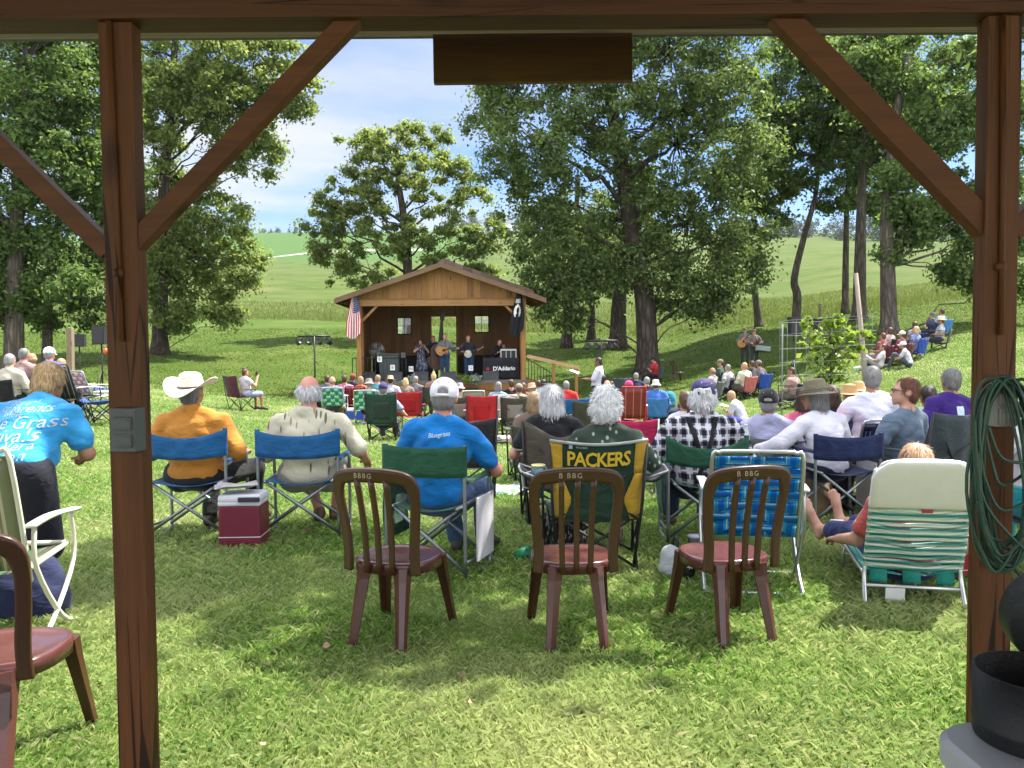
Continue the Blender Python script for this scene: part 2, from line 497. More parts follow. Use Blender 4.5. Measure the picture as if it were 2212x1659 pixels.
def hair_mat(name, c, c2=None, rough=.5):
    if name in MC: return MC[name]
    m, nt, b = nt_new(name)
    c2 = c2 or hsv_mul(c, 1.6)
    v = coords(nt, (70, 70, 9))
    t = N(nt, 'ShaderNodeTexNoise', i_Scale=1.3, i_Detail=5.0, i_Distortion=.8); L(nt, v, t.inputs['Vector'])
    g = N(nt, 'ShaderNodeNewGeometry')
    md = N(nt, 'ShaderNodeMath', operation='MULTIPLY_ADD'); md.inputs[1].default_value = .3
    L(nt, g.outputs['Random Per Island'], md.inputs[0]); L(nt, t.outputs['Fac'], md.inputs[2])
    L(nt, ramp(nt, md.outputs[0], [(.4, hsv_mul(c, .65)), (.6, c), (.95, c2)]), b.inputs['Base Color'])
    b.inputs['Roughness'].default_value = rough; b.inputs['Specular IOR Level'].default_value = .35
    bump(nt, b, t.outputs['Fac'], .5, .006)
    MC[name] = m; return m

def skin_mat(name, c):
    if name in MC: return MC[name]
    m, nt, b = nt_new(name)
    v = coords(nt)
    t = N(nt, 'ShaderNodeTexNoise', i_Scale=9.0, i_Detail=4.0); L(nt, v, t.inputs['Vector'])
    L(nt, ramp(nt, t.outputs['Fac'], [(.3, (c[0] * .92, c[1] * .8, c[2] * .78)), (.7, (c[0] * 1.05, c[1] * 1.08, c[2] * 1.08))]), b.inputs['Base Color'])
    b.inputs['Roughness'].default_value = .5; b.inputs['Specular IOR Level'].default_value = .35
    b.inputs['Subsurface Weight'].default_value = .08; b.inputs['Subsurface Scale'].default_value = .02
    t2 = N(nt, 'ShaderNodeTexNoise', i_Scale=90.0, i_Detail=2.0); L(nt, v, t2.inputs['Vector'])
    bump(nt, b, t2.outputs['Fac'], .12, .002)
    MC[name] = m; return m

def plaid_mat(name, base, dark, light, fx=11.0, fz=9.0):
    if name in MC: return MC[name]
    m, nt, b = nt_new(name)
    v0 = coords(nt)
    nz = N(nt, 'ShaderNodeTexNoise', i_Scale=6.0, i_Detail=2.0); L(nt, v0, nz.inputs['Vector'])
    va = N(nt, 'ShaderNodeVectorMath', operation='MULTIPLY_ADD'); va.inputs[1].default_value = (.03, .03, .03)
    L(nt, nz.outputs['Color'], va.inputs[0]); L(nt, v0, va.inputs[2])
    sx = N(nt, 'ShaderNodeSeparateXYZ'); L(nt, va.outputs[0], sx.inputs[0])
    def band(sock, f, lo, hi):
        a = N(nt, 'ShaderNodeMath', operation='MULTIPLY'); a.inputs[1].default_value = f; L(nt, sock, a.inputs[0])
        fr = N(nt, 'ShaderNodeMath', operation='FRACT'); L(nt, a.outputs[0], fr.inputs[0])
        return ramp(nt, fr.outputs[0], [(lo - .06, (0, 0, 0)), (lo, (1, 1, 1)), (hi, (1, 1, 1)), (hi + .06, (0, 0, 0))])
    def mixc(fac, a, bb, t='MIX', k=1.0):
        mx = N(nt, 'ShaderNodeMix', data_type='RGBA', blend_type=t)
        if fac is None: mx.inputs[0].default_value = k
        else: L(nt, fac, mx.inputs[0])
        for s, val in ((6, a), (7, bb)):
            if isinstance(val, tuple): mx.inputs[s].default_value = (*val, 1)
            else: L(nt, val, mx.inputs[s])
        return mx.outputs[2]
    bx = band(sx.outputs[0], fx, .1, .5); bz = band(sx.outputs[2], fz, .1, .5)
    av = mixc(None, bx, bz, 'MIX', .5)
    col = ramp(nt, av, [(.0, light), (.5, base), (1, dark)])
    lx = band(sx.outputs[0], fx, .72, .80); lz = band(sx.outputs[2], fz, .72, .80)
    ln = mixc(None, lx, lz, 'LIGHTEN', 1.0)
    col = mixc(ln, col, light)
    L(nt, col, b.inputs['Base Color']); b.inputs['Roughness'].default_value = .85; b.inputs['Specular IOR Level'].default_value = .15
    t2 = N(nt, 'ShaderNodeTexNoise', i_Scale=12.0, i_Detail=2.5, i_Distortion=1.0); L(nt, v0, t2.inputs['Vector'])
    bump(nt, b, t2.outputs['Fac'], .4, .03)
    MC[name] = m; return m

def print_mat(name, base, ink, scale=7.0, thr=.16, stretch=(1, 1, 3.2), c3=None):
    """light cloth with scattered leaf-shaped marks"""
    if name in MC: return MC[name]
    m, nt, b = nt_new(name)
    col = None
    prev = None
    for k, (rt, sc) in enumerate((((.0, .6, .2), scale), ((.3, -.8, .5), scale * .85), ((0, 1.5, 0), scale * 1.1))):
        vo = N(nt, 'ShaderNodeTexVoronoi', i_Scale=sc, i_Randomness=1.0)
        L(nt, coords(nt, (stretch[2], 1.2, stretch[0]), rt), vo.inputs['Vector'])
        f = ramp(nt, vo.outputs['Distance'], [(thr, (1, 1, 1)), (thr + .05, (0, 0, 0))])
        mx = N(nt, 'ShaderNodeMix', data_type='RGBA')
        L(nt, f, mx.inputs[0])
        if prev is None: mx.inputs[6].default_value = (*base, 1)
        else: L(nt, prev, mx.inputs[6])
        cc = ink if (k != 2 or c3 is None) else c3
        mx.inputs[7].default_value = (*cc, 1); prev = mx.outputs[2]
    L(nt, prev, b.inputs['Base Color']); b.inputs['Roughness'].default_value = .85; b.inputs['Specular IOR Level'].default_value = .2
    t2 = N(nt, 'ShaderNodeTexNoise', i_Scale=11.0, i_Detail=2.5, i_Distortion=1.0); L(nt, coords(nt), t2.inputs['Vector'])
    bump(nt, b, t2.outputs['Fac'], .4, .03)
    MC[name] = m; return m

def stripe_mat(name, stops, axis=0, period=.2, rough=.6, trans=0.0, wob=0.0):
    """repeating stripes along object axis; stops [(pos,col)...] constant"""
    if name in MC: return MC[name]
    m, nt, b = nt_new(name)
    v = coords(nt)
    if wob:
        nz = N(nt, 'ShaderNodeTexNoise', i_Scale=5.0, i_Detail=1.0); L(nt, v, nz.inputs['Vector'])
        va = N(nt, 'ShaderNodeVectorMath', operation='MULTIPLY_ADD'); va.inputs[1].default_value = (wob, wob, wob)
        L(nt, nz.outputs['Color'], va.inputs[0]); L(nt, v, va.inputs[2]); v = va.outputs[0]
    sx = N(nt, 'ShaderNodeSeparateXYZ'); L(nt, v, sx.inputs[0])
    a = N(nt, 'ShaderNodeMath', operation='MULTIPLY_ADD'); a.inputs[1].default_value = 1 / period; a.inputs[2].default_value = 100.0
    L(nt, sx.outputs[axis], a.inputs[0])
    fr = N(nt, 'ShaderNodeMath', operation='FRACT'); L(nt, a.outputs[0], fr.inputs[0])
    col = ramp(nt, fr.outputs[0], stops, 'CONSTANT')
    L(nt, col, b.inputs['Base Color']); b.inputs['Roughness'].default_value = rough
    if trans > 0:
        tr = N(nt, 'ShaderNodeBsdfTranslucent'); L(nt, col, tr.inputs['Color'])
        mx = N(nt, 'ShaderNodeMixShader', i_Fac=trans)
        L(nt, b.outputs[0], mx.inputs[1]); L(nt, tr.outputs[0], mx.inputs[2]); L(nt, mx.outputs[0], nt.nodes['Material Output'].inputs[0])
    MC[name] = m; return m

def grass_ground(name, c_dark, c_mid, c_dry, s_big=.35, s_small=9.0, bstr=.6, dry=.62):
    if name in MC: return MC[name]
    m, nt, b = nt_new(name)
    v = coords(nt)
    a = N(nt, 'ShaderNodeTexNoise', i_Scale=s_big, i_Detail=6.0, i_Roughness=.6); L(nt, v, a.inputs['Vector'])
    f = N(nt, 'ShaderNodeTexNoise', i_Scale=s_small, i_Detail=8.0, i_Roughness=.75); L(nt, v, f.inputs['Vector'])
    c1 = ramp(nt, f.outputs['Fac'], [(.3, c_dark), (.7, c_mid)])
    if 'meadow' in name:
        k = N(nt, 'ShaderNodeTexNoise', i_Scale=.35, i_Detail=6.0, i_Roughness=.7); L(nt, coords(nt, (.45, 1.0, .3), (0, 0, .25)), k.inputs['Vector'])
        mk = N(nt, 'ShaderNodeMix', data_type='RGBA', blend_type='MULTIPLY'); mk.inputs[0].default_value = 1
        L(nt, c1, mk.inputs[6]); L(nt, ramp(nt, k.outputs['Fac'], [(.32, (.62, .70, .62)), (.5, (1, 1, 1)), (.68, (1.35, 1.25, 1.1))]), mk.inputs[7]); c1 = mk.outputs[2]
    fac = ramp(nt, a.outputs['Fac'], [(dry - .12, (0, 0, 0)), (dry + .15, (1, 1, 1))])
    mx = N(nt, 'ShaderNodeMix', data_type='RGBA'); L(nt, fac, mx.inputs[0]); L(nt, c1, mx.inputs[6]); mx.inputs[7].default_value = (*c_dry, 1)
    outc = mx.outputs[2]
    if name == 'lawn_grass':
        sy = N(nt, 'ShaderNodeSeparateXYZ'); L(nt, v, sy.inputs[0])
        mr = N(nt, 'ShaderNodeMapRange'); mr.inputs[1].default_value = 7.0; mr.inputs[2].default_value = 2.4; mr.inputs[4].default_value = .9; L(nt, sy.outputs[1], mr.inputs[0])
        m2 = N(nt, 'ShaderNodeMix', data_type='RGBA'); L(nt, mr.outputs[0], m2.inputs[0]); L(nt, outc, m2.inputs[6])
        L(nt, ramp(nt, f.outputs['Fac'], [(.3, (.13, .19, .045)), (.7, (.30, .32, .12))]), m2.inputs[7]); outc = m2.outputs[2]  # sheet colour lifted near the viewer, brightening the dark gaps between blades
    L(nt, outc, b.inputs['Base Color']); b.inputs['Roughness'].default_value = .95; b.inputs['Specular IOR Level'].default_value = .05
    bump(nt, b, f.outputs['Fac'], bstr, .05)
    MC[name] = m; return m

def tube_metal(name, c=(.45, .46, .47), rough=.35): return basic(name, c, rough, .08, 20, .05, metal=.85)
def plastic(name, c, rough=.4): return basic(name, c, rough, .06, 8, .04, spec=.5)
# ------------------------------------------------------------------ world + sun
SUN_EL, SUN_AZ = 61.0, 62.0      # azimuth measured from the view axis (+Y) to the right
w = bpy.data.worlds.new('World'); SC.world = w; w.use_nodes = True
wn = w.node_tree; bg = wn.nodes['Background']
sky = N(wn, 'ShaderNodeTexSky', sky_type='NISHITA'); sky.sun_disc = False
sky.sun_elevation = R(SUN_EL); sky.sun_rotation = R(SUN_AZ)
sky.air_density = .75; sky.dust_density = .15; sky.ozone_density = 1.6
tc = N(wn, 'ShaderNodeTexCoord')
sp = N(wn, 'ShaderNodeSeparateXYZ'); L(wn, tc.outputs['Generated'], sp.inputs[0])
# project the direction on a flat cloud layer
zz = N(wn, 'ShaderNodeMath', operation='ADD'); zz.inputs[1].default_value = .10; L(wn, sp.outputs[2], zz.inputs[0])
dx = N(wn, 'ShaderNodeMath', operation='DIVIDE'); L(wn, sp.outputs[0], dx.inputs[0]); L(wn, zz.outputs[0], dx.inputs[1])
dy = N(wn, 'ShaderNodeMath', operation='DIVIDE'); L(wn, sp.outputs[1], dy.inputs[0]); L(wn, zz.outputs[0], dy.inputs[1])
cb = N(wn, 'ShaderNodeCombineXYZ'); L(wn, dx.outputs[0], cb.inputs[0]); L(wn, dy.outputs[0], cb.inputs[1])
mpn = N(wn, 'ShaderNodeMapping'); mpn.inputs['Location'].default_value = (3.3, 1.2, 0); mpn.inputs['Scale'].default_value = (.55, 1.0, 1); mpn.inputs['Rotation'].default_value = (0, 0, .35)
L(wn, cb.outputs[0], mpn.inputs[0])
nz = N(wn, 'ShaderNodeTexNoise', i_Scale=.85, i_Detail=8.0, i_Roughness=.55, i_Distortion=.35); L(wn, mpn.outputs[0], nz.inputs['Vector'])
cf = ramp(wn, nz.outputs['Fac'], [(.47, (0, 0, 0)), (.68, (1, 1, 1))])
hz = ramp(wn, sp.outputs[2], [(.0, (.55, .55, .55)), (.08, (.28, .28, .28)), (.2, (.06, .06, .06)), (.5, (.0, .0, .0))])
mxa = N(wn, 'ShaderNodeMix', data_type='RGBA', blend_type='SCREEN'); mxa.inputs[0].default_value = 1
L(wn, cf, mxa.inputs[6]); L(wn, hz, mxa.inputs[7])
mxs = N(wn, 'ShaderNodeMix', data_type='RGBA'); L(wn, mxa.outputs[2], mxs.inputs[0]); tint = N(wn, 'ShaderNodeMix', data_type='RGBA', blend_type='MULTIPLY'); tint.inputs[0].default_value = 1; tint.inputs[7].default_value = (.62, .78, .98, 1); L(wn, sky.outputs[0], tint.inputs[6]); L(wn, tint.outputs[2], mxs.inputs[6]); mxs.inputs[7].default_value = (3.7, 3.8, 4.05, 1)
# unseen bright clouds added overhead and behind the viewer to fill the shade
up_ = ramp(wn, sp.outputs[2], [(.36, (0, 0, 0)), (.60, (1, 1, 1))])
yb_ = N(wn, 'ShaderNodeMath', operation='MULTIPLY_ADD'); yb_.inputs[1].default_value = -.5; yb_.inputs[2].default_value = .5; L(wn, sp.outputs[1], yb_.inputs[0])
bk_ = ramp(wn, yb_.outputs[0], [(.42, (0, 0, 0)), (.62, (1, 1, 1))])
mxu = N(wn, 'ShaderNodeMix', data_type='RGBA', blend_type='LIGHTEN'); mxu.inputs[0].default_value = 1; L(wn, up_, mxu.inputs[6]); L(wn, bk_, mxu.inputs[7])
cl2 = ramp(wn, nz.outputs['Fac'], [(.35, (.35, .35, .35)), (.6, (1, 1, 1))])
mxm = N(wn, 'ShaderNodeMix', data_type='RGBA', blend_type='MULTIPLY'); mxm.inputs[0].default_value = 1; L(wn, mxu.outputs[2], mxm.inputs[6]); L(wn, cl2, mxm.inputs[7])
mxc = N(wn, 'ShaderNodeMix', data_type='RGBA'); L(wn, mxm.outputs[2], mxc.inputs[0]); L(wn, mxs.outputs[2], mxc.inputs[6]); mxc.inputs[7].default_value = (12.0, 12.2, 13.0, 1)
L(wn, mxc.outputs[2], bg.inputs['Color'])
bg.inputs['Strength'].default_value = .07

sl = bpy.data.lights.new('sun', 'SUN'); sl.energy = 4.4; sl.angle = R(.53); sl.color = (1.0, .95, .86)
so = bpy.data.objects.new('sun', sl); COL.objects.link(so)
_sd = Vector((math.sin(R(SUN_AZ)) * math.cos(R(SUN_EL)), math.cos(R(SUN_AZ)) * math.cos(R(SUN_EL)), math.sin(R(SUN_EL))))
so.rotation_euler = _sd.to_track_quat('Z', 'Y').to_euler(); so.location = (20, 10, 40)
SC.view_settings.view_transform = 'Standard'; SC.view_settings.look = 'None'; SC.view_settings.exposure = 1.80; SC.view_settings.gamma = 1.0
SC.cycles.max_bounces = 6; SC.cycles.diffuse_bounces = 3; SC.cycles.glossy_bounces = 2; SC.cycles.transmission_bounces = 4
SC.cycles.transparent_max_bounces = 6; SC.cycles.volume_bounces = 0
SC.cycles.use_denoising = True; SC.cycles.use_adaptive_sampling = True; SC.cycles.adaptive_threshold = .02
SC.cycles.caustics_reflective = False; SC.cycles.caustics_refractive = False; SC.cycles.sample_clamp_indirect = 6.0

# ------------------------------------------------------------------ terrain sheets
EDGE_U = [-1500, 250, 600, 900, 1106, 1400, 1650, 1900, 2100, 2900, 4500]
EDGE_D = [80, 80, 78, 68, 61, 55, 48, 46, 50, 56, 60]
def edge_D(t): return np.interp(t, [(u - CU) / F_PX for u in EDGE_U], EDGE_D)

def Dof(u, v, lo=8.0, hi=690.0):
    """depth at which the ground is seen at pixel (u,v)"""
    best = None
    ds = np.exp(np.linspace(math.log(lo), math.log(hi), 400))
    prev = None
    for d in ds:
        p = P(u, v, d); q = p.z - gz(p.x, p.y)
        if prev is not None and prev > 0 >= q: return float(d)
        prev = q
    return hi

lawn_m = grass_ground('lawn_grass', (.034, .060, .011), (.066, .104, .019), (.105, .124, .036), .28, 7.0, .7, .6)
meadow_m = grass_ground('meadow_grass', (.036, .062, .013), (.066, .095, .021), (.09, .104, .034), .06, 2.2, .8, .55)
crop_m = grass_ground('crop_leaves', (.042, .085, .02), (.055, .105, .026), (.065, .11, .034), .02, .6, .4, .7)

_tt = np.concatenate([np.linspace(T_T[0], -.72, 12)[:-1], np.linspace(-.72, .72, 150), np.linspace(.72, T_T[-1], 14)[1:]])
def sheet(name, d0, d1, nrow, mat, ease=1.0, dz=0.0):
    """d0,d1 : functions of t"""
    a = np.array([d0(t) for t in _tt]); b = np.array([d1(t) for t in _tt])
    s = np.linspace(0, 1, nrow + 1) ** ease
    D = a[:, None] + (b - a)[:, None] * s[None, :]
    X = _tt[:, None] * np.maximum(D, 1.0); Z = ground_np(X, D) + dz
    V = np.stack([X, D, Z], -1).reshape(-1, 3)
    nr = nrow + 1
    i, j = np.meshgrid(np.arange(len(_tt) - 1), np.arange(nrow), indexing='ij')
    q = i * nr + j
    Fq = np.stack([q, q + nr, q + nr + 1, q + 1], -1).reshape(-1, 4)
    o = obj(name, mesh_np(name, V, Fq, True), None, mat)
    return tag(o, kind='structure')
lawn = sheet('lawn', lambda t: 1.0, lambda t: edge_D(t), 120, lawn_m, 1.5)
crop_D = lambda t: 375 if t < -.02 else 1e9
def mead_end(t): return 380 + 40 * math.sin(t * 9) if t < -.03 else 700
meadow = sheet('meadow', lambda t: edge_D(t), lambda t: mead_end(t), 110, meadow_m, 2.0)
crop = sheet('crop_field', lambda t: mead_end(t), lambda t: 1490, 30, crop_m, 1.5)
# ground under and behind the pavilion
mb = MB(); mb.add([(-60, -40, -.004), (60, -40, -.004), (60, 1.05, -.004), (-60, 1.05, -.004)], [(0, 1, 2, 3)])
tag(mb.build('ground', lawn_m), kind='structure')

# gravel road across the far fields
road_m = basic('gravel_road', (.24, .22, .18), .95, .15, .3, 0)
pts = [(470, 566), (575, 558), (670, 547), (800, 541), (960, 540)]
Vr = []; 
for (u, v) in [(a[0] + (b[0] - a[0]) * k / 8, a[1] + (b[1] - a[1]) * k / 8) for a, b in zip(pts, pts[1:]) for k in range(8)]:
    d = Dof(u, v, 100)
    for s in (-6.5, 6.5):
        x = P(u, v, d).x; Vr.append((x, d + s, gz(x, d + s) + .12))
tag(obj('road', mesh_np('road', Vr, [(2 * i, 2 * i + 2, 2 * i + 3, 2 * i + 1) for i in range(len(Vr) // 2 - 1)]), None, road_m), kind='structure')

# ------------------------------------------------------------------ grass blades
def blades(name, n, ymin, ymax, hmin, hmax, wfac, mat, dens=1.5, tfun=None, lean=.6, tlim=.80, zdip=.004):
    rg = np.random.default_rng(len(name) + n)
    # sample y with pdf ~ y^(1-dens)
    e = 2 - dens
    U = rg.random(n)
    y = (ymin**e + U * (ymax**e - ymin**e)) ** (1 / e)
    t = (rg.random(n) * 2 - 1) * tlim
    if tfun is not None: y = tfun(t) + (y - ymin)
    x = t * np.maximum(y, 1.5)
    # clumping
    cl = vnoise(x * 1.7 + 9, y * 1.7 + 5, x * 0 + .5)
    cl2 = vnoise(x * .45 + 3, y * .45 + 1, x * 0 + 7.5)
    z = ground_np(x, y) - zdip
    hgt = (hmin + (hmax - hmin) * rg.random(n) ** 1.5) * (1 + .45 * cl + .25 * cl2)
    wd = wfac * np.maximum(y, 2.6) * (.7 + .6 * rg.random(n))
    a = rg.random(n) * 2 * PI; la = rg.random(n) * 2 * PI; lm = hgt * lean * (.3 + rg.random(n))
    bx, by = np.cos(a) * wd / 2, np.sin(a) * wd / 2
    lx, ly = np.cos(la) * lm, np.sin(la) * lm
    V = np.empty((n, 4, 3), np.float32)
    V[:, 0] = np.stack([x - bx, y - by, z], -1); V[:, 1] = np.stack([x + bx, y + by, z], -1)
    V[:, 2] = np.stack([x + bx * .8 + lx * .4, y + by * .8 + ly * .4, z + hgt * .68], -1)
    V[:, 3] = np.stack([x + lx, y + ly, z + hgt * .92], -1)
    Fq = np.arange(n * 4).reshape(n, 4)
    return obj(name, mesh_np(name, V.reshape(-1, 3), Fq), None, mat)
MC_b = None
m, nt, b = nt_new('grass_blade'); MC['grass_blade'] = m
g = N(nt, 'ShaderNodeNewGeometry')
col = ramp(nt, g.outputs['Random Per Island'], [(0, (.09, .20, .033)), (.35, (.185, .335, .062)), (.7, (.29, .42, .10)), (.9, (.43, .49, .19)), (.975, (.46, .47, .22)), (1, (.52, .49, .28))])
tcg = coords(nt); ng = N(nt, 'ShaderNodeTexNoise', i_Scale=.55, i_Detail=3.0); L(nt, tcg, ng.inputs['Vector'])
sy = N(nt, 'ShaderNodeSeparateXYZ'); L(nt, tcg, sy.inputs[0])
wear_lift = N(nt, 'ShaderNodeMapRange'); wear_lift.inputs[1].default_value = 4.6; wear_lift.inputs[2].default_value = 2.4; wear_lift.inputs[3].default_value = 0; wear_lift.inputs[4].default_value = .13; L(nt, sy.outputs[1], wear_lift.inputs[0])  # worn dry straw near the viewer, also paled to brighten the sunlit foreground
wsum = N(nt, 'ShaderNodeMath', operation='ADD'); L(nt, ng.outputs['Fac'], wsum.inputs[0]); L(nt, wear_lift.outputs[0], wsum.inputs[1])
dryf = ramp(nt, wsum.outputs[0], [(.46, (0, 0, 0)), (.74, (.75, .75, .75))])
mxd = N(nt, 'ShaderNodeMix', data_type='RGBA'); L(nt, dryf, mxd.inputs[0]); L(nt, col, mxd.inputs[6]); mxd.inputs[7].default_value = (.60, .62, .30, 1)
L(nt, mxd.outputs[2], b.inputs['Base Color']); b.inputs['Roughness'].default_value = .5; b.inputs['Specular IOR Level'].default_value = .35
tr = N(nt, 'ShaderNodeBsdfTranslucent'); L(nt, mxd.outputs[2], tr.inputs['Color'])
mxg = N(nt, 'ShaderNodeMixShader', i_Fac=.45); L(nt, b.outputs[0], mxg.inputs[1]); L(nt, tr.outputs[0], mxg.inputs[2]); L(nt, mxg.outputs[0], nt.nodes['Material Output'].inputs[0])
tag(blades('grass', 900000, 2.0, 30.0, .020, .056, .00075, m, 1.65, lean=1.1, tlim=1.02), 'short mown green lawn grass with dry straw in it', 'grass', kind='stuff')
tag(blades('far_lawn_grass', 110000, 28.0, 62.0, .03, .075, .0011, leaf_mat('far_blade', (.045, .085, .014), (.12, .165, .035), .3, .8), 1.2, lean=1.2, tlim=.72), 'mown grass of the lawn round the stage and slope', 'grass', kind='stuff')
# clover and broad weeds in the lawn
leafw = leaf_mat('clover_leaf', (.06, .12, .025), (.12, .19, .05), .3, .7)
def lawn_weeds():
    n = 2600; rg = np.random.default_rng(5)
    y = 2.2 + 9 * rg.random(n) ** 1.6; t = (rg.random(n) * 2 - 1) * .8; x = t * y
    keep = vnoise(x * 1.2, y * 1.2, x * 0 + 2.5) > .05
    x, y = x[keep], y[keep]; n = len(x); z = ground_np(x, y) + .02 + rg.random(n) * .02
    a = rg.random(n) * 2 * PI; s = .008 + .012 * rg.random(n)
    V = np.empty((n, 4, 3), np.float32)
    for k in range(4):
        ang = a + k * PI / 2; rr = s * (1.3 if k % 2 else .8)
        V[:, k] = np.stack([x + np.cos(ang) * rr, y + np.sin(ang) * rr, z + rg.normal(size=n) * .006], -1)
    return obj('clover', mesh_np('clover', V.reshape(-1, 3), np.arange(n * 4).reshape(n, 4)), None, leafw)
tag(lawn_weeds(), 'broad clover leaves dotted through the near lawn', 'clover', kind='stuff')
mblade = leaf_mat('meadow_blade', (.085, .125, .028), (.15, .18, .055), .35)
tag(blades('tall_grass', 70000, 1.0, 46.0, .10, .36, .0007, mblade, 1.25, tfun=lambda t: edge_D(t) - .6, lean=.35, tlim=.72), 'unmown tall meadow grass beyond the edge of the lawn', 'tall grass', kind='stuff')

# ------------------------------------------------------------------ trees
leafA = leaf_mat('oak_leaf', (.06, .105, .032), (.165, .225, .07), .45)
leafB = leaf_mat('pale_oak_leaf', (.105, .165, .045), (.25, .30, .09), .48)
leafC = leaf_mat('dark_maple_leaf', (.06, .115, .032), (.165, .235, .07), .47)
leafS = leaf_mat('sapling_leaf', (.12, .21, .035), (.27, .34, .085), .42)
barkA = bark_mat('oak_bark', (.035, .028, .022), (.13, .105, .085))
barkG = bark_mat('grey_bark', (.055, .046, .038), (.18, .15, .12))

def leaf_cloud(centers, rads, n, size, seed, up=.35, asp=.62):
    """n rhombic leaves gathered round clump centres"""
    rg = np.random.default_rng(seed)
    centers = np.asarray(centers); rads = np.asarray(rads)
    pr = rads**2; pr = pr / pr.sum()
    k = rg.choice(len(centers), n, p=pr)
    d = rg.normal(size=(n, 3)); d /= np.linalg.norm(d, axis=1)[:, None]
    r = np.minimum(np.abs(rg.normal(size=n)) * .62 + .12, 1.7)
    pos = centers[k] + d * (rads[k] * r)[:, None] * np.array([1, 1, .72])
    nm = d * .7 + rg.normal(size=(n, 3)) * .55 + np.array([0, 0, up]); nm /= np.linalg.norm(nm, axis=1)[:, None]
    a = rg.normal(size=(n, 3)); a -= nm * (a * nm).sum(1)[:, None]; a /= np.linalg.norm(a, axis=1)[:, None]
    bt = np.cross(nm, a)
    s = (size * (.6 + .8 * rg.random(n)))[:, None]
    droop = nm * s * .18
    V = np.empty((n, 4, 3), np.float32)
    V[:, 0] = pos - a * s * .5 - droop; V[:, 1] = pos + bt * s * asp * .5; V[:, 2] = pos + a * s * .55 - droop; V[:, 3] = pos - bt * s * asp * .5
    return V.reshape(-1, 3), np.arange(n * 4).reshape(n, 4)

def limb_path(a, b, rg, n=7, sag=.12, wig=.06):
    a = np.array(a, float); b = np.array(b, float); Ld = np.linalg.norm(b - a)
    out = []
    for i in range(n + 1):
        t = i / n
        p = a + (b - a) * t
        p[2] += math.sin(t * PI) * sag * Ld * .6 + 0
        if 0 < i < n: p = p + rg.normal(size=3) * wig * Ld * .5 * math.sin(t * PI)
        out.append(tuple(p))
    return out

def tree(name, label, D, trunk, r0, blobs, n, leaf, size, bark, group=None, seed=1, cl_r=.62, cpb=14, spread=1.0, cat='tree', yoff=0.0, r_top=.35):
    """trunk: list of (u,v) at depth D (first = base); blobs: (u,v,radius px[,depth offset m])"""
    rg = np.random.default_rng(seed)
    base = P(trunk[0][0], trunk[0][1], D); base.z = gz(base.x, base.y) - .15
    pts = [base] + [P(u, v, D + yoff * i) for i, (u, v) in enumerate(trunk[1:])]
    root = empty(name, base, 0, label, cat, group)
    inv = np.array(base)
    mb = MB()
    path = arc([Vector(p) - base for p in pts], 5)
    N_ = len(path)
    rr = [r0 * (1.55 if i == 0 else 1.18 if i == 1 else 1) * (1 - (1 - r_top) * i / (N_ - 1)) for i in range(N_)]
    mb.tube(path, rr, 12)
    px = D / F_PX
    cen = []; rad = []
    tp = np.array([list(p) for p in path])
    for bb in blobs:
        u, v, rp = bb[:3]; off = bb[3] if len(bb) > 3 else rg.normal() * rp * px * .45 * spread
        c = np.array(P(u, v, D + off)) - inv; rb = rp * px
        # limb from the trunk into the blob
        dz = tp[:, 2] - (c[2] - .55 * np.hypot(c[0] - tp[:, 0], c[1] - tp[:, 1]))
        i0 = int(np.argmin(np.abs(dz) + (tp[:, 2] < tp[-1, 2] * .25) * 3))
        st = tp[i0]
        rl = max(.025, min(rr[i0] * .5, rb * .055))
        lp = limb_path(st, c, rg)
        mb.tube(lp, [rl * (1 - .7 * i / (len(lp) - 1)) for i in range(len(lp))], 6, caps=False)
        nc = max(6, int(cpb * 1.9 * (rp / 90.0) ** 1.7 * (D / 40.0) ** 1.2))
        for k in range(nc):
            d = rg.normal(size=3); d /= np.linalg.norm(d); q = rg.random() ** .4
            cc = c + d * rb * q * 1.08 * np.array([1, 1, .92])
            cen.append(cc); rad.append(cl_r * (.55 + .75 * rg.random()))
            if k % 2 == 0:
                lp2 = limb_path(c * .6 + np.array(lp[-2]) * .4, cc, rg, 4)
                mb.tube(lp2, [rl * .3 * (1 - .75 * i / 4) for i in range(5)], 4, caps=False)
    t = obj('trunk', mb.mesh('trunk'), root, bark)
    V, Fq = leaf_cloud(cen, rad, int(n * 1.5), size, seed + 5)
    obj('crown', mesh_np('crown', V, Fq), root, leaf)
    return root

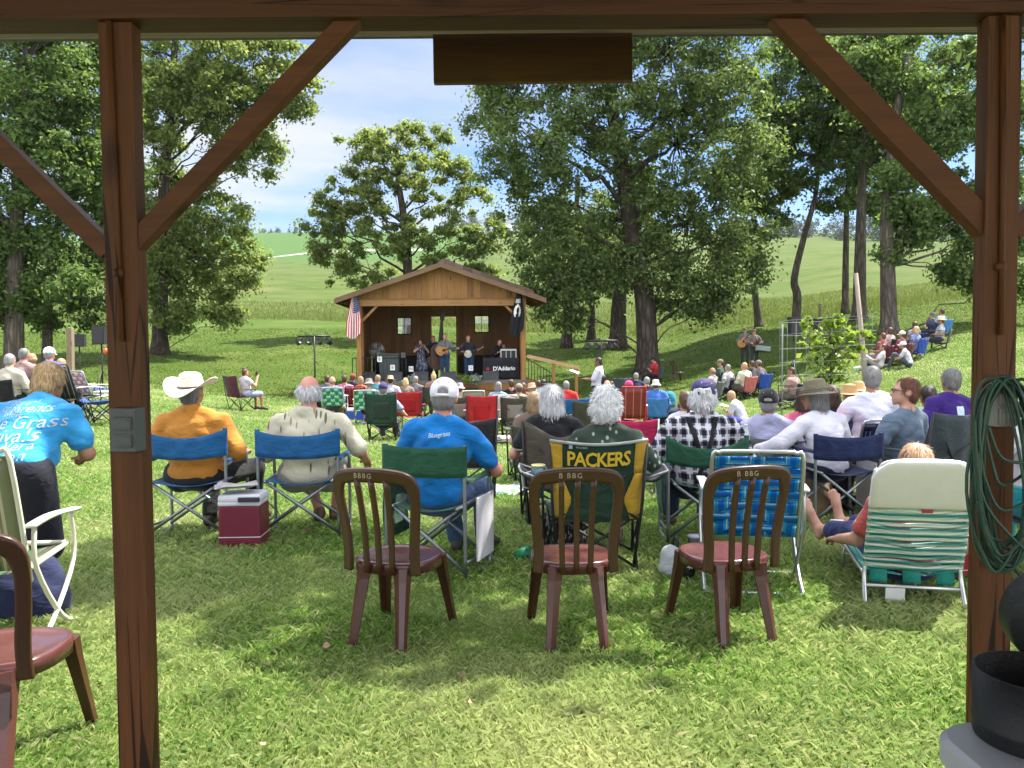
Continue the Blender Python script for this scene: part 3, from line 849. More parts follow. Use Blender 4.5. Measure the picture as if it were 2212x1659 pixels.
GA = 'oaks behind the stage and the audience'
tree('oak_tree', 'huge dark oak leaning over the lawn right of the stage, thick trunk', 37, [(1400, 818), (1392, 640), (1362, 480), (1338, 330), (1310, 150), (1300, -80)], .52,
     [(1150, 150, 120), (1060, 250, 62), (1075, 180, 50), (1300, 90, 150), (1450, 110, 150), (1560, 190, 115), (1160, 320, 115), (1090, 390, 60), (1320, 290, 140), (1470, 310, 140), (1590, 360, 95), (1190, 470, 110),
      (1340, 470, 130), (1490, 480, 130), (1600, 520, 80), (1180, 590, 65), (1270, 610, 70), (1410, 590, 90), (1510, 610, 80), (1575, 630, 60), (1340, -60, 170), (1520, -20, 150), (1180, 0, 120), (1640, 590, 42), (1230, 680, 36), (1180, 655, 40), (1530, 672, 30)],
     84000, leafA, .18, barkA, GA, 21, .78, 16)
tree('oak_tree', 'broad open-crowned oak standing directly behind the stage roof', 53, [(882, 700), (880, 560), (872, 470), (862, 400), (858, 330)], .36,
     [(780, 335, 55), (850, 320, 52), (925, 318, 52), (965, 385, 52), (745, 410, 62), (850, 410, 62), (920, 440, 50), (1015, 430, 45), (700, 495, 52), (760, 510, 62), (835, 520, 50), (960, 500, 55), (1030, 545, 42), (735, 580, 45), (800, 590, 52), (980, 590, 38), (1062, 500, 28), (880, 292, 30), (800, 300, 34), (930, 560, 36), (690, 545, 30), (1050, 585, 26), (800, 380, 45), (900, 380, 45), (800, 460, 45), (890, 500, 45), (1000, 500, 40), (720, 450, 36)],
     40000, leafB, .22, barkA, GA, 33, .5, 12)
tree('oak_tree', 'tall light green oak with an arched fork left of the stage', 42, [(345, 768), (347, 640), (350, 500), (356, 380), (368, 250), (380, 60)], .42,
     [(330, 110, 110), (450, 90, 110), (550, 110, 85), (615, 200, 55), (500, 210, 105), (400, 240, 95), (560, 300, 55), (585, 350, 36), (330, 320, 80), (420, 500, 70), (360, 520, 100), (450, 540, 80), (525, 560, 45), (400, 630, 80), (470, 650, 45), (330, 640, 75), (540, 600, 36), (300, 440, 90), (480, 470, 60), (510, 320, 45), (450, 400, 32), (600, 140, 55), (640, 190, 34), (430, -30, 130), (640, 240, 26), (480, 320, 40), (500, 690, 22), (320, 220, 80), (320, 420, 60), (440, 170, 90), (530, 210, 70), (320, 560, 60), (380, 690, 40)],
     62000, leafB, .20, barkA, GA, 45, .62, 13)
tree('shade_tree', 'dense dark tree filling the far left edge, thick grey trunk', 33, [(28, 770), (32, 640), (40, 400), (60, 100)], .42,
     [(60, 130, 140), (-60, 200, 150), (80, 330, 120), (-60, 430, 150), (30, 520, 105), (-20, 620, 90), (120, 230, 95), (60, 620, 60), (-90, 560, 100), (0, -40, 150), (110, 460, 60), (150, 330, 80), (20, 330, 110), (170, 180, 80), (20, 680, 50), (120, 600, 60)],
     56000, leafC, .18, barkG, GA, 51, .6, 16)
tree('shade_tree', 'slimmer leafy tree behind the tall left post, low hanging boughs', 36, [(101, 757), (105, 640), (130, 450), (160, 200)], .24,
     [(190, 120, 110), (200, 260, 85), (170, 400, 85), (215, 470, 60), (160, 540, 70), (205, 600, 60), (140, 640, 55), (200, 680, 36), (110, 560, 60), (90, 690, 30), (240, 380, 60), (160, 20, 120)],
     32000, leafC, .17, barkG, GA, 57, .55, 15)
tree('oak_tree', 'oak with flared trunk seen left of the dark leaning oak', 50, [(1224, 757), (1228, 640), (1240, 520), (1250, 380)], .34,
     [(1230, 560, 70), (1180, 560, 50), (1280, 560, 60), (1200, 470, 60), (1260, 650, 34)], 8000, leafA, .26, barkA, GA, 61, .7, 12)
tree('oak_tree', 'thick oak trunk just left of the leaning oak, half hidden by light stand', 49, [(1334, 766), (1338, 640), (1350, 520), (1345, 380)], .55,
     [(1340, 560, 70), (1400, 540, 60), (1300, 520, 60), (1360, 440, 70)], 8000, leafA, .26, barkA, GA, 67, .7, 12)
tree('oak_tree', 'slender trunk between two thick oaks behind the man with papers', 53, [(1277, 750), (1277, 660), (1270, 560), (1280, 470)], .3,
     [(1290, 600, 50), (1260, 540, 50)], 4000, leafA, .26, barkA, GA, 68, .7, 12)
tree('shade_tree', 'thin leaning tree at the meadow edge behind the two musicians', 47, [(1640, 702), (1632, 640), (1622, 560), (1630, 420)], .24,
     [(1630, 480, 60), (1660, 420, 60), (1610, 400, 60), (1650, 300, 70), (1690, 380, 40)], 10000, leafA, .26, barkG, GA, 71, .65, 12)
tree('shade_tree', 'forked tree with two bare curving stems on the right slope', 44, [(1718, 692), (1722, 640), (1716, 600), (1740, 500), (1762, 420), (1770, 320)], .26,
     [(1720, 220, 80), (1790, 190, 85), (1660, 190, 45), (1760, 300, 60), (1810, 320, 60), (1680, 300, 40), (1700, 110, 60), (1790, 60, 100), (1660, 370, 36), (1745, 130, 70), (1840, 250, 70), (1740, 380, 34), (1690, 240, 36)], 36000, leafC, .19, barkG, GA, 73, .6, 12)
tree('shade_tree', 'narrow straight tree nearest left of the two thick trunks on the slope', 46, [(1826, 686), (1827, 560), (1830, 420), (1836, 280)], .22,
     [(1830, 330, 60), (1850, 240, 70), (1800, 420, 36), (1860, 440, 40), (1880, 130, 80), (1800, 270, 60), (1830, 160, 70), (1890, 380, 50)], 25000, leafC, .19, barkG, GA, 77, .6, 12)
tree('shade_tree', 'thick dark trunk on the right slope partly behind the bigger one', 41, [(1856, 692), (1858, 560), (1862, 400), (1870, 240)], .36,
     [(1880, 330, 70), (1940, 250, 80), (1900, 440, 50), (1900, 120, 100), (2010, 170, 80), (1950, 330, 70), (2020, 250, 70), (1860, 200, 70)], 34000, leafC, .19, barkG, GA, 79, .6, 12)
tree('shade_tree', 'thickest tree of the right slope, above the seated hillside group', 34, [(1921, 735), (1918, 600), (1916, 470), (1930, 300), (1960, 120)], .36,
     [(1950, 390, 60), (2040, 460, 50), (1990, 500, 38), (1990, 290, 60), (2060, 270, 60), (1920, 190, 100), (2050, 130, 110), (2100, 510, 55), (2160, 540, 60), (1840, 130, 80), (2060, 580, 30), (1930, 540, 26), (2180, 400, 70), (2140, 290, 60), (2010, 440, 60), (2080, 400, 50), (1960, 460, 45), (2160, 460, 60), (2180, 200, 80), (2120, 590, 40), (2190, 620, 40)],
     54000, leafC, .18, barkG, GA, 83, .55, 13)
# the maple whose boughs shade the lawn before the pavilion: trunk beyond the right edge
def shade_maple():
    rg = np.random.default_rng(91)
    base = Vector((10.5, 9.5, gz(10.5, 9.5) - .1))
    root = empty('maple_tree', base, 0, 'big-leaved tree with boughs hanging in at the top right corner', 'tree', GA)
    mb = MB(); pth = arc([(0, 0, 0), (-.1, 0, 2.5), (-.3, -.2, 5), (-.4, -.3, 9)], 5)
    mb.tube(pth, [.38 * (1.4 if i == 0 else 1) * (1 - .6 * i / (len(pth) - 1)) for i in range(len(pth))], 12)
    cen = []; rad = []
    spots = [(5.9, 7.6, 8.6, 1.5), (3.6, 6.6, 8.2, 1.3), (1.6, 7.0, 8.4, 1.2), (7.8, 6.6, 9.0, 1.4), (4.6, 8.2, 9.6, 1.3), (2.6, 7.9, 9.6, 1.1), (9.2, 8.2, 8.5, 1.9), (8.5, 11.5, 7.6, 1.5), (11.5, 12.5, 8, 1.8), (10.5, 9.5, 11, 2.2),
             (6.6, 9.6, 9.5, 1.4), (8.2, 13.2, 6.9, .9), (7.0, 12.0, 7.2, .8), (12.5, 9, 8, 1.8), (.2, 6.6, 8.6, .9)]
    for (x, y, z, r) in spots:
        c = np.array((x, y, z)) - np.array(base)
        lp = limb_path((-.2, -.1, 3.8 + rg.random() * 2), c, rg, 8)
        mb.tube(lp, [.10 * (1 - .75 * i / 8) for i in range(9)], 6, caps=False)
        for k in range(int(11 * r)):
            d = rg.normal(size=3); d /= np.linalg.norm(d)
            cen.append(c + d * r * rg.random() ** .4 * np.array([1, 1, .5])); rad.append(.34 + .3 * rg.random())
            if k % 3 == 0: mb.tube(limb_path(c, cen[-1], rg, 3), [.02, .015, .01, .006], 4, caps=False)
    obj('trunk', mb.mesh('trunk'), root, barkG)
    V, Fq = leaf_cloud(cen, rad, 17000, .17, 92, .5, .8)
    obj('crown', mesh_np('crown', V, Fq), root, leafC)
shade_maple()

# far wood on the crest and woods behind the right-hand slope
def far_wood(name, label, spans, leaf, seed):
    rg = np.random.default_rng(seed); cen = []; rad = []
    for (u0, u1, v, D, hpx, n) in spans:
        for k in range(n):
            u = u0 + (u1 - u0) * rg.random(); d = D * (1 + .1 * rg.random())
            p = G(u, d); px = d / F_PX; h = hpx * px * (.6 + .55 * rg.random()); 
            conifer = rg.random() < .25
            for q in range(6):
                t = (q + .3) / 6
                cen.append((p.x + rg.normal() * h * .12, p.y, p.z + h * t)); rad.append(h * (.30 * (1 - t * .95) if conifer else .34 * math.sin(PI * (t * .8 + .15))))
    V, Fq = leaf_cloud(cen, rad, 60 * len(cen), 1.0, seed)
    # scale leaves with distance already metres
    o = obj(name, mesh_np(name, V, Fq), None, leaf); return tag(o, label, 'wood', kind='stuff')
far_leaf = leaf_mat('far_leaf', (.03, .055, .025), (.07, .10, .045), .2)
far_wood('far_wood', 'hazy line of distant trees along the crest of the fields', [(430, 680, 497, 690, 24, 34), (1000, 1120, 505, 600, 42, 14), (640, 1000, 500, 700, 16, 20)], far_leaf, 5)
far_wood('hill_wood', 'woodland beyond the pale field on the right', [(1580, 1800, 522, 420, 48, 26), (1800, 2300, 530, 400, 66, 44), (2300, 2700, 530, 380, 60, 14)], far_leaf, 6)

# ------------------------------------------------------------------ air: one box of thin haze, sky outside
hm = bpy.data.materials.new('thin_haze'); hm.use_nodes = True; hn = hm.node_tree
hn.nodes.remove(hn.nodes['Principled BSDF'])
pv = N(hn, 'ShaderNodeVolumePrincipled'); pv.inputs['Color'].default_value = (.80, .88, 1.0, 1); pv.inputs['Density'].default_value = .00010; pv.inputs['Anisotropy'].default_value = .3
L(hn, pv.outputs[0], hn.nodes['Material Output'].inputs['Volume'])
hb = MB(); hb.box((0, 900, 75), (3600, 2000, 160)); ho = hb.build('haze', hm); tag(ho, 'thin bluish summer haze over the far fields', 'haze', kind='stuff')

def dead_leaves():
    rg = np.random.default_rng(23); n = 46
    y = 2.4 + 6 * rg.random(n); x = (rg.random(n) * 2 - 1) * .62 * y; z = ground_np(x, y) + .034
    a = rg.random(n) * 6.28; sz = .016 + .016 * rg.random(n); V = np.empty((n, 4, 3), np.float32)
    for k in range(4):
        rr = sz * (1.5 if k % 2 == 0 else .7); V[:, k] = np.stack([x + np.cos(a + k * PI / 2) * rr, y + np.sin(a + k * PI / 2) * rr, z + rg.normal(size=n) * .008], -1)
    o = obj('fallen_leaves', mesh_np('fallen_leaves', V.reshape(-1, 3), np.arange(n * 4).reshape(n, 4)), None, leaf_mat('dead_leaf', (.20, .10, .05), (.42, .30, .20), .1, .8)); tag(o, 'small dry fallen leaves scattered on the near lawn', 'fallen leaves', kind='stuff')
dead_leaves()
# ------------------------------------------------------------------ pavilion the camera stands in
PY = 2.14
w_z = wood('stained_post_wood', (.052, .0175, .005), (.14, .053, .0155), 'z', .6, cracks=True)
w_x = wood('stained_beam_wood', (.042, .0145, .0045), (.105, .040, .0125), 'x', .6, cracks=True)
w_b = wood('stained_brace_wood', (.052, .0178, .0055), (.135, .051, .0158), 'x', .6)
w_gr = wood('eave_board_wood', (.16, .12, .085), (.34, .27, .20), 'x', .75)
dark_metal = basic('dark_gutter_metal', (.035, .028, .024), .45, .1, 4, .05, metal=.3)
pav = empty('pavilion', (0, PY, 0), 0, 'dark stained timber shelter framing the whole view', 'shelter')
def pz(u, v, y): return P(u, v, y).z
def in_pav(mb, name, mats): 
    o = mb.build(name, mats, pav); o.location = (0, -PY, 0); return o
zb = pz(1106, 40, PY)                       # underside of the beam
def xat(u, y, v=830): return P(u, v, y).x
xl0, xl1 = xat(233, PY), xat(305, PY); xr0, xr1 = xat(2122, PY), xat(2194, PY)
for (a, b) in ((xl0, xl1), (xr0, xr1)):
    mb = MB(); mb.box(((a + b) / 2, PY + .027, (zb - .2) / 2), (b - a, .054, zb + .2), None, 0, .003)
    o = in_pav(mb, 'post', w_z)
    mc = MB(); xc = (a + b) / 2 - .005
    zt = zb if a < 0 else zb
    mc.tube([(xc - .006, PY - .007, zb - .002), (xc, PY - .008, 1.9), (xc + .004, PY - .008, 1.45)], .0075, 8)
    mc.tube([(xc + .0, PY - .006, 1.62), (xc + .0, PY - .006, 1.64)], .014, 8)
    c = obj('conduit', mc.mesh('conduit'), o, w_z)
mb = MB(); mb.box((0, PY + .03, zb + .095), (9, .10, .19), None, 0, .003); in_pav(mb, 'beam', w_x)
def brace(u0, v0, u1, v1, wd, dp):
    a = P(u0, v0, PY + dp / 2 + .004); b = P(u1, v1, PY + dp / 2 + .004); a.y = b.y = PY + dp / 2 + .004
    mb = MB(); mb.beam(a, b, dp, wd, (0, 1, 0), 0, .002)
    return in_pav(mb, 'brace', w_b)
brace(288, 533, 790, 14, .047, .048); brace(240, 545, -160, 156, .047, .048)
brace(2132, 496, 1660, 10, .050, .062); brace(2180, 505, 2600, 60, .047, .05)
# eave: soffit board, rafters' tail board, gutter
ze = pz(1106, 52, 2.42)
mb = MB(); mb.box((0, 2.46, ze + .05), (9, .06, .10)); in_pav(mb, 'soffit_board', w_gr)
zf = pz(1106, 73, 2.78)
mb = MB(); mb.box((0, 2.80, zf + .06), (9, .035, .12)); mb.box((0, 2.775, zf - .002), (9, .012, .008), mi=1); in_pav(mb, 'fascia', [dark_metal, w_gr])
for u in (715, 1150, 1560, 1782):
    mb = MB(); p = P(u, 58, 2.66); mb.box((p.x, 2.66, zf + .055), (.05, .05, .045), Euler((.2, 0, .1)), 0, .004); in_pav(mb, 'bracket', basic('cream_bracket', (.55, .52, .42), .6))
mb = MB()
mb.add([(-5, -4.5, 3.6), (5, -4.5, 3.6), (5, 2.83, zf + .13), (-5, 2.83, zf + .13), (-5, -4.5, 3.7), (5, -4.5, 3.7), (5, 2.83, zf + .17), (-5, 2.83, zf + .17)],
       [(0, 1, 2, 3), (7, 6, 5, 4), (3, 2, 6, 7), (0, 3, 7, 4), (1, 5, 6, 2), (0, 4, 5, 1)]); in_pav(mb, 'roof', w_x)
for sx in (-4.6, xl0 - 2.44, xr1 + 2.44, 4.6):
    for yy in ((-4.2,) if abs(sx) > 4.5 else ()):
        mb = MB(); mb.box((sx, yy, 1.6), (.09, .09, 3.4)); in_pav(mb, 'post', w_z)
conc = basic('concrete', (.22, .21, .19), .85, .12, 3, .2)
mb = MB(); mb.box((0, -1.3, -.045), (10, 6.4, .11)); in_pav(mb, 'floor', conc)

# hanging sign board (seen from behind)
ys = 2.72
a = P(936, 76, ys); b = P(1365, 178, ys)
sg = empty('hanging_sign', ((a.x + b.x) / 2, ys, (a.z + b.z) / 2), 0, 'back of a wooden sign board hung by short chains under the eave', 'sign')
mb = MB(); mb.box((0, 0, 0), (b.x - a.x, .028, a.z - b.z), Euler((0, -.006, 0)), 0, .003)
mb.build('board', wood('sign_wood', (.06, .030, .013), (.14, .072, .034), 'x', .7, 3.0), sg)
for u in (1010, 1252):
    x = P(u, 70, ys).x - sg.location.x; mc = MB(); zt = (a.z - b.z) / 2
    for k in range(4):
        zc = zt + .010 + .013 * k; M = Matrix.Rotation(PI / 2 * (k % 2), 3, 'Z')
        mc.tube([Vector((x, 0, zc)) + M @ Vector((.006 * math.cos(t), 0, .010 * math.sin(t))) for t in [i * PI / 4 for i in range(8)]], .0018, 5, closed=True)
    mc.build('chain', dark_metal, sg)

# outlet boxes on the posts
boxm = basic('weathered_grey_plastic', (.10, .105, .10), .6, .12, 12, .1)
boxl = basic('pale_grey_plastic', (.27, .26, .22), .55, .1, 12, .1)
def outlet(u0, v0, u1, v1, y, label, m1, kind):
    p = P((u0 + u1) / 2, (v0 + v1) / 2, y); w_, h_ = (u1 - u0) * y / F_PX, (v1 - v0) * y / F_PX
    r = empty('outlet_box', p, R(-8 if kind == 0 else 6), label, 'outlet box')
    mb = MB(); mb.box((0, .012, 0), (w_, .05, h_), None, 0, .004); mb.build('housing', m1, r)
    for k in (-1, 1):
        ml = MB()
        if kind == 0:
            ml.box((.003, -.018, k * h_ * .19 - h_ * .04), (w_ * .72, .012, h_ * .30), None, 0, .003)
            for q in (-1, 1): ml.box((.003, -.026, k * h_ * .19 - h_ * .04 + q * h_ * .09), (w_ * .6, .004, .003))
        else:
            for q in range(3): ml.tube([(-w_ * .25 + q * w_ * .22, -.02, k * h_ * .24 - h_ * .16), (-w_ * .25 + q * w_ * .22, -.02, k * h_ * .24 + h_ * .14)], .005, 6)
            ml.box((0, -.016, k * h_ * .24), (w_ * .8, .008, h_ * .4), None, 0, .002)
        ml.build('cover', m1, r)
outlet(241, 881, 300, 976, PY - .03, 'weathered grey double outlet box on the post beside the cowboy hat man', boxm, 0)
outlet(2142, 836, 2194, 921, PY - .03, 'pale outlet box with ribbed covers inside the coil of green cable', boxl, 1)

# coil of green cable hung on the right post
rg = np.random.default_rng(4)
coil = MB()
for k in range(15):
    cu = 2168 + rg.normal() * 7; hw = 40 + 26 * rg.random() + (12 if k % 3 == 0 else 0); top = 812 + 14 * rg.random(); bot = 1238 - 75 * rg.random() ** 1.5 - (120 if k == 4 else 0)
    y = PY - .055 - .03 * rg.random(); tw = rg.normal() * .06
    ring = []
    for i in range(36):
        a_ = 2 * PI * i / 36
        uu = cu + math.sin(a_) * hw * (1 + .12 * math.sin(a_ * 2 + k)) + 6 * math.sin(3 * a_ + k * 2); vv = (top + bot) / 2 - math.cos(a_) * (bot - top) / 2
        ring.append(P(uu + tw * (vv - 1000), vv, y + .012 * math.sin(a_ * 2 + k)))
    coil.tube(ring, .0042, 6, closed=True)
for (p0, p1, p2) in (((2135, 920), (2165, 990), (2230, 1000)), ((2120, 1010), (2160, 1100), (2235, 1075)), ((2105, 900), (2125, 1080), (2215, 1190)), ((2110, 1080), (2160, 1200), (2240, 1130))):
    coil.tube(arc([P(*p0, PY - .09), P(*p1, PY - .095), P(*p2, PY - .09)], 8), .0042, 6)
tag(coil.build('cable_coil', basic('green_cable', (.026, .068, .04), .4, .2, 10, 0)), 'hank of dark green extension cable looped over the post', 'cable')

# folding table corner and the open round case on it
zt = .80
tb = empty('folding_table', (1.305, .985, 0), R(2), 'grey plastic folding table corner at the bottom right under the black case', 'table')
ptab = plastic('grey_table_plastic', (.40, .41, .43), .45)
mb = MB()
poly = []
hw, hd, rc = .62, .34, .07
for cx, cy, a0 in ((hw - rc, hd - rc, 0), (-hw + rc, hd - rc, 90), (-hw + rc, -hd + rc, 180), (hw - rc, -hd + rc, 270)):
    for k in range(7): poly.append((cx + rc * math.cos(R(a0 + 15 * k)), cy + rc * math.sin(R(a0 + 15 * k))))
n = len(poly)
def ringz(s, z): return [(x * s, y * s, z) for x, y in poly]
V = ringz(.985, zt - .045) + ringz(1, zt - .04) + ringz(1, zt - .008) + ringz(.985, zt)
mb.add(V, [tuple(range(n))[::-1], tuple(range(3 * n, 4 * n))] + [(k * n + i, k * n + (i + 1) % n, (k + 1) * n + (i + 1) % n, (k + 1) * n + i) for k in range(3) for i in range(n)])
mb.build('tabletop', ptab, tb)
for sx in (-.45, .45):
    for sy in (-.25, .25):
        ml = MB(); ml.tube([(sx, sy, .02), (sx, sy, zt - .05)], .013, 8); ml.build('leg', basic('dark_leg_metal', (.06, .06, .065), .5), tb)
def case():
    cx, cy, r = .822, 1.245, .088
    c = empty('round_case', (cx, cy, zt), R(-10), 'round black hard case with its lid open, chrome latch, on the grey table', 'case')
    blk = basic('black_case_vinyl', (.012, .012, .012), .55, .2, 20, .25, bscale=150)
    hh = .108
    mb = MB(); mb.lathe([(r * .97, 0), (r, .008), (r, .02), (r * 1.012, .022), (r * 1.012, .028), (r, .03), (r, hh), (r * .95, hh), (r * .95, .02), (.01, .02)], n=40, caps=False); mb.add([(math.cos(2 * PI * k / 40) * r * .97, math.sin(2 * PI * k / 40) * r * .97, 0) for k in range(40)], [tuple(range(40))[::-1]]); mb.build('body', blk, c)
    ml = MB(); M = Euler((R(-82), 0, 0)).to_matrix()
    ml.lathe([(.002, 0), (r * .98, 0), (r, .006), (r, .05), (r * .95, .05), (r * .95, .012), (.002, .012)], (.098, r + .03, hh + r * .95 - .045), 40, 0, M, False); ml.build('lid', blk, c)
    chrome = tube_metal('chrome', (.6, .6, .6), .15)
    lt = MB(); lt.box((-.02, -r - .002, hh - .045), (.034, .008, .045), None, 0, .002)
    lt.tube([(-.02 + .015 * math.cos(t), -r - .008, hh - .085 + .026 * math.sin(t)) for t in [i * PI / 8 for i in range(16)]], .0035, 6, closed=True); lt.build('latch', chrome, c)
case()
# ------------------------------------------------------------------ chairs (local frame: sitter faces +Y, ground z=0)
alu = tube_metal('grey_painted_tube', (.25, .27, .29), .4)
alub = tube_metal('bright_aluminium', (.55, .56, .57), .3)
blk_st = basic('black_steel_tube', (.02, .02, .022), .45, .1, 20, .05, metal=.2)
CH = {}
def cfab(key):
    c = {'blue': (.012, .10, .26), 'green': (.018, .085, .045), 'navy': (.012, .022, .075), 'taupe': (.115, .10, .075), 'black': (.014, .014, .016), 'maroon': (.075, .012, .022), 'red': (.38, .018, .022),
         'pink': (.48, .022, .10), 'grey': (.12, .125, .12), 'olive': (.055, .055, .035), 'dgreen': (.018, .05, .032), 'royal': (.02, .07, .35), 'brown': (.07, .045, .03), 'slate': (.05, .065, .075), 'wine': (.10, .012, .02), 'salmon': (.5, .14, .13), 'teal': (.01, .2, .22), 'charcoal': (.035, .035, .038), 'sky': (.05, .18, .42)}[key]
    return cloth('chair_fabric_' + key, c, .75, .12, .12)

def director_chair(loc, rz, fab, label, W=.56, tray=None, pocket=None, sag=.05, bh=.17, top=.80, name='folding_chair', group=None, low=.0):
    r = empty(name, loc, rz, label, 'folding chair', group)
    h = W / 2; f = cfab(fab)
    for s in (-1, 1):
        m = MB()
        # side loop: back upright, lower runner, front upright
        m.tube(arc([(s * h, -.20, top), (s * h, -.20, .45), (s * h, -.20, .03)], 3), .0125, 8)
        m.tube(arc([(s * h, -.19, .12), (s * h, .02, .10), (s * h, .20, .10)], 3), .010, 8)
        m.tube(arc([(s * h, .24, .60), (s * h, .25, .35), (s * h, .25, .05), (s * h * .99, .20, .012), (s * h * .96, .05, .008)], 5), .0125, 8)
        m.build('side_frame', alu, r)
        a = MB(); a.box((s * h, .03, .612), (.05, .46, .025), None, 0, .01); a.build('armrest', f, r)
    for (y, ins) in ((-.185, 0), (.215, .0)):
        for s in (-1, 1):
            m = MB(); m.tube([(s * (h - .05), y + .012 * s, .445 - low), (-s * (h + .0), y + .012 * s, .055)], .0125, 8); m.build('cross_brace', alu, r)
    for s in (-1, 1):
        m = MB(); m.tube([(s * (h - .05), -.21, .445 - low), (s * (h - .05), .24, .455 - low)], .012, 8); m.build('seat_rail', alu, r)
    m = MB(); m.grid(lambda a, b: ((a - .5) * 2 * (h - .05), -.21 + .44 * b, .455 - low - .05 * math.sin(a * PI) * (.7 + .3 * math.sin(b * PI))), 12, 8, .004)
    m.build('seat', f, r)
    def back(a, b):
        x = (a - .5) * 2 * (h + .014); e = 1 - abs(2 * a - 1) ** 2.2
        z = top - bh * (1 - b) - (sag * b + sag * .45 * (1 - b)) * e
        return (x, -.215 - .035 * e + .008 * math.sin(a * 23) * (1 - abs(2 * b - 1)), z)
    m = MB(); m.grid(back, 24, 5, .004)
    for s in (-1, 1): m.grid(lambda a, b: (s * h + .017 * math.cos(a * 2 * PI), -.20 + .017 * math.sin(a * 2 * PI), top - bh * .97 + bh * .97 * b), 10, 2)
    m.build('backrest', f, r)
    if tray:
        s = tray; m = MB(); m.box((s * (h + .035), .06, .30), (.012, .30, .40), None, 0, .005)
        m.build('side_table', plastic('pale_grey_tray', (.52, .50, .54), .5), r)
    if pocket:
        s = pocket; m = MB(); m.grid(lambda a, b: (s * (h + .02 + .015 * math.sin(b * PI)), -.17 + .34 * a, .22 + .36 * b), 6, 6, .012); m.build('pocket', f, r)
    return r

def camp_chair(loc, rz, fab, label, W=.58, top=.86, seat=.40, detail=2, panel=None, arms=None, edge=None, name='camp_chair', group=None, recl=.12, notch=0.0):
    r = empty(name, loc, rz, label, 'camp chair', group)
    h = W / 2; f = cfab(fab) if isinstance(fab, str) else fab; n = 6 if detail > 1 else 4
    rad = .010 if detail > 1 else .013
    yb = -.22; yt = yb - recl
    m = MB()
    for s in (-1, 1):
        m.tube([(s * (h - .06), yb + .04, .01), (s * (h - .02), (yb + yt) / 2, .45), (s * h, yt, top)], rad, n)      # back uprights
        m.tube([(s * h, .22, .01), (s * (h + .02), .24, .62)], rad, n)
        m.tube([(s * (h - .04), yb, .02), (s * (h - .01), .22, seat + .02)], rad * .9, n)
        m.tube([(s * h, .22, .02), (s * (h - .03), yb, seat)], rad * .9, n)
        m.tube([(s * (h - .05), yb + .02, .03), (-s * (h - .03), yb - .02, seat + .02)], rad * .9, n)
        m.tube([(s * h, .23, .03), (-s * h, .23, seat)], rad * .9, n)
        if detail > 1: m.tube([(s * (h - .03), yb - .03, seat - .02), (-s * (h * .55), yt - .005, top - .22)], rad * .8, n)
    m.build('frame', blk_st if not edge else edge, r)
    m = MB(); m.grid(lambda a, b: ((a - .5) * 2 * (h - .01), yb + .02 + .44 * b, seat + .03 * b - .07 * math.sin(a * PI) * math.sin(min(1, b + .25) * PI * .8)), 10, 8, .004); m.build('seat', f, r)
    def back(a, b):
        e = math.sin(a * PI); z = seat - .02 + (top - seat + .02) * b
        return ((a - .5) * 2 * (h - .02 + .02 * b), yb + (yt - yb) * b - .07 * e * (1 - .4 * b) + .006 * math.sin(a * 19 + b * 9), z - (.025 * e + notch * e * e) * b)
    m = MB(); m.grid(back, 16, 10, .004); bk = m.build('backrest', f, r)
    if panel:
        m = MB(); m.grid(lambda a, b: tuple(Vector(back(.22 + .56 * a, .18 + .55 * b)) + Vector((0, -.006, 0))), 8, 6, .002); obj('panel', m.mesh('panel'), bk, panel)
    for s in (-1, 1):
        m = MB(); m.grid(lambda a, b: (s * (h + .02) + (a - .5) * .07, yt * .55 - .02 + (.30 - yt * .55) * b, .60 + .02 * (1 - b) + .02 * (a - .5) ** 2), 3, 6, .008); m.build('armrest', cfab(arms) if arms else f, r)
    return r

def weave_panel(h, z0, z1, yf, nx, nz, mats, thick=.003, gap=.08, name='webbing', parent=None, mi_fn=None):
    """woven straps as real bands between tubes; yf(t)-> (y,z) along the panel"""
    m = MB()
    for i in range(nx):
        x = (-1 + (2 * i + 1) / nx) * (h - .01); wv = (2 * h / nx) * (1 - gap)
        m.grid(lambda a, b, x=x, i=i: (x + (a - .5) * wv, yf(b)[0] + .004 * math.cos(b * nz * PI + i * PI), yf(b)[1]), 1, nz * 3, thick, 0)
    for j in range(nz):
        t = (j + .5) / nz
        m.grid(lambda a, b, t=t, j=j: ((a - .5) * 2 * (h + .012), yf(t + (b - .5) / nz * (1 - gap))[0] - .004 * math.cos(a * nx * PI + j * PI + .5 * PI), yf(t + (b - .5) / nz * (1 - gap))[1]), nx * 3, 1, thick, 1 if len(mats) > 1 else 0)
    return m.build(name, mats, parent)

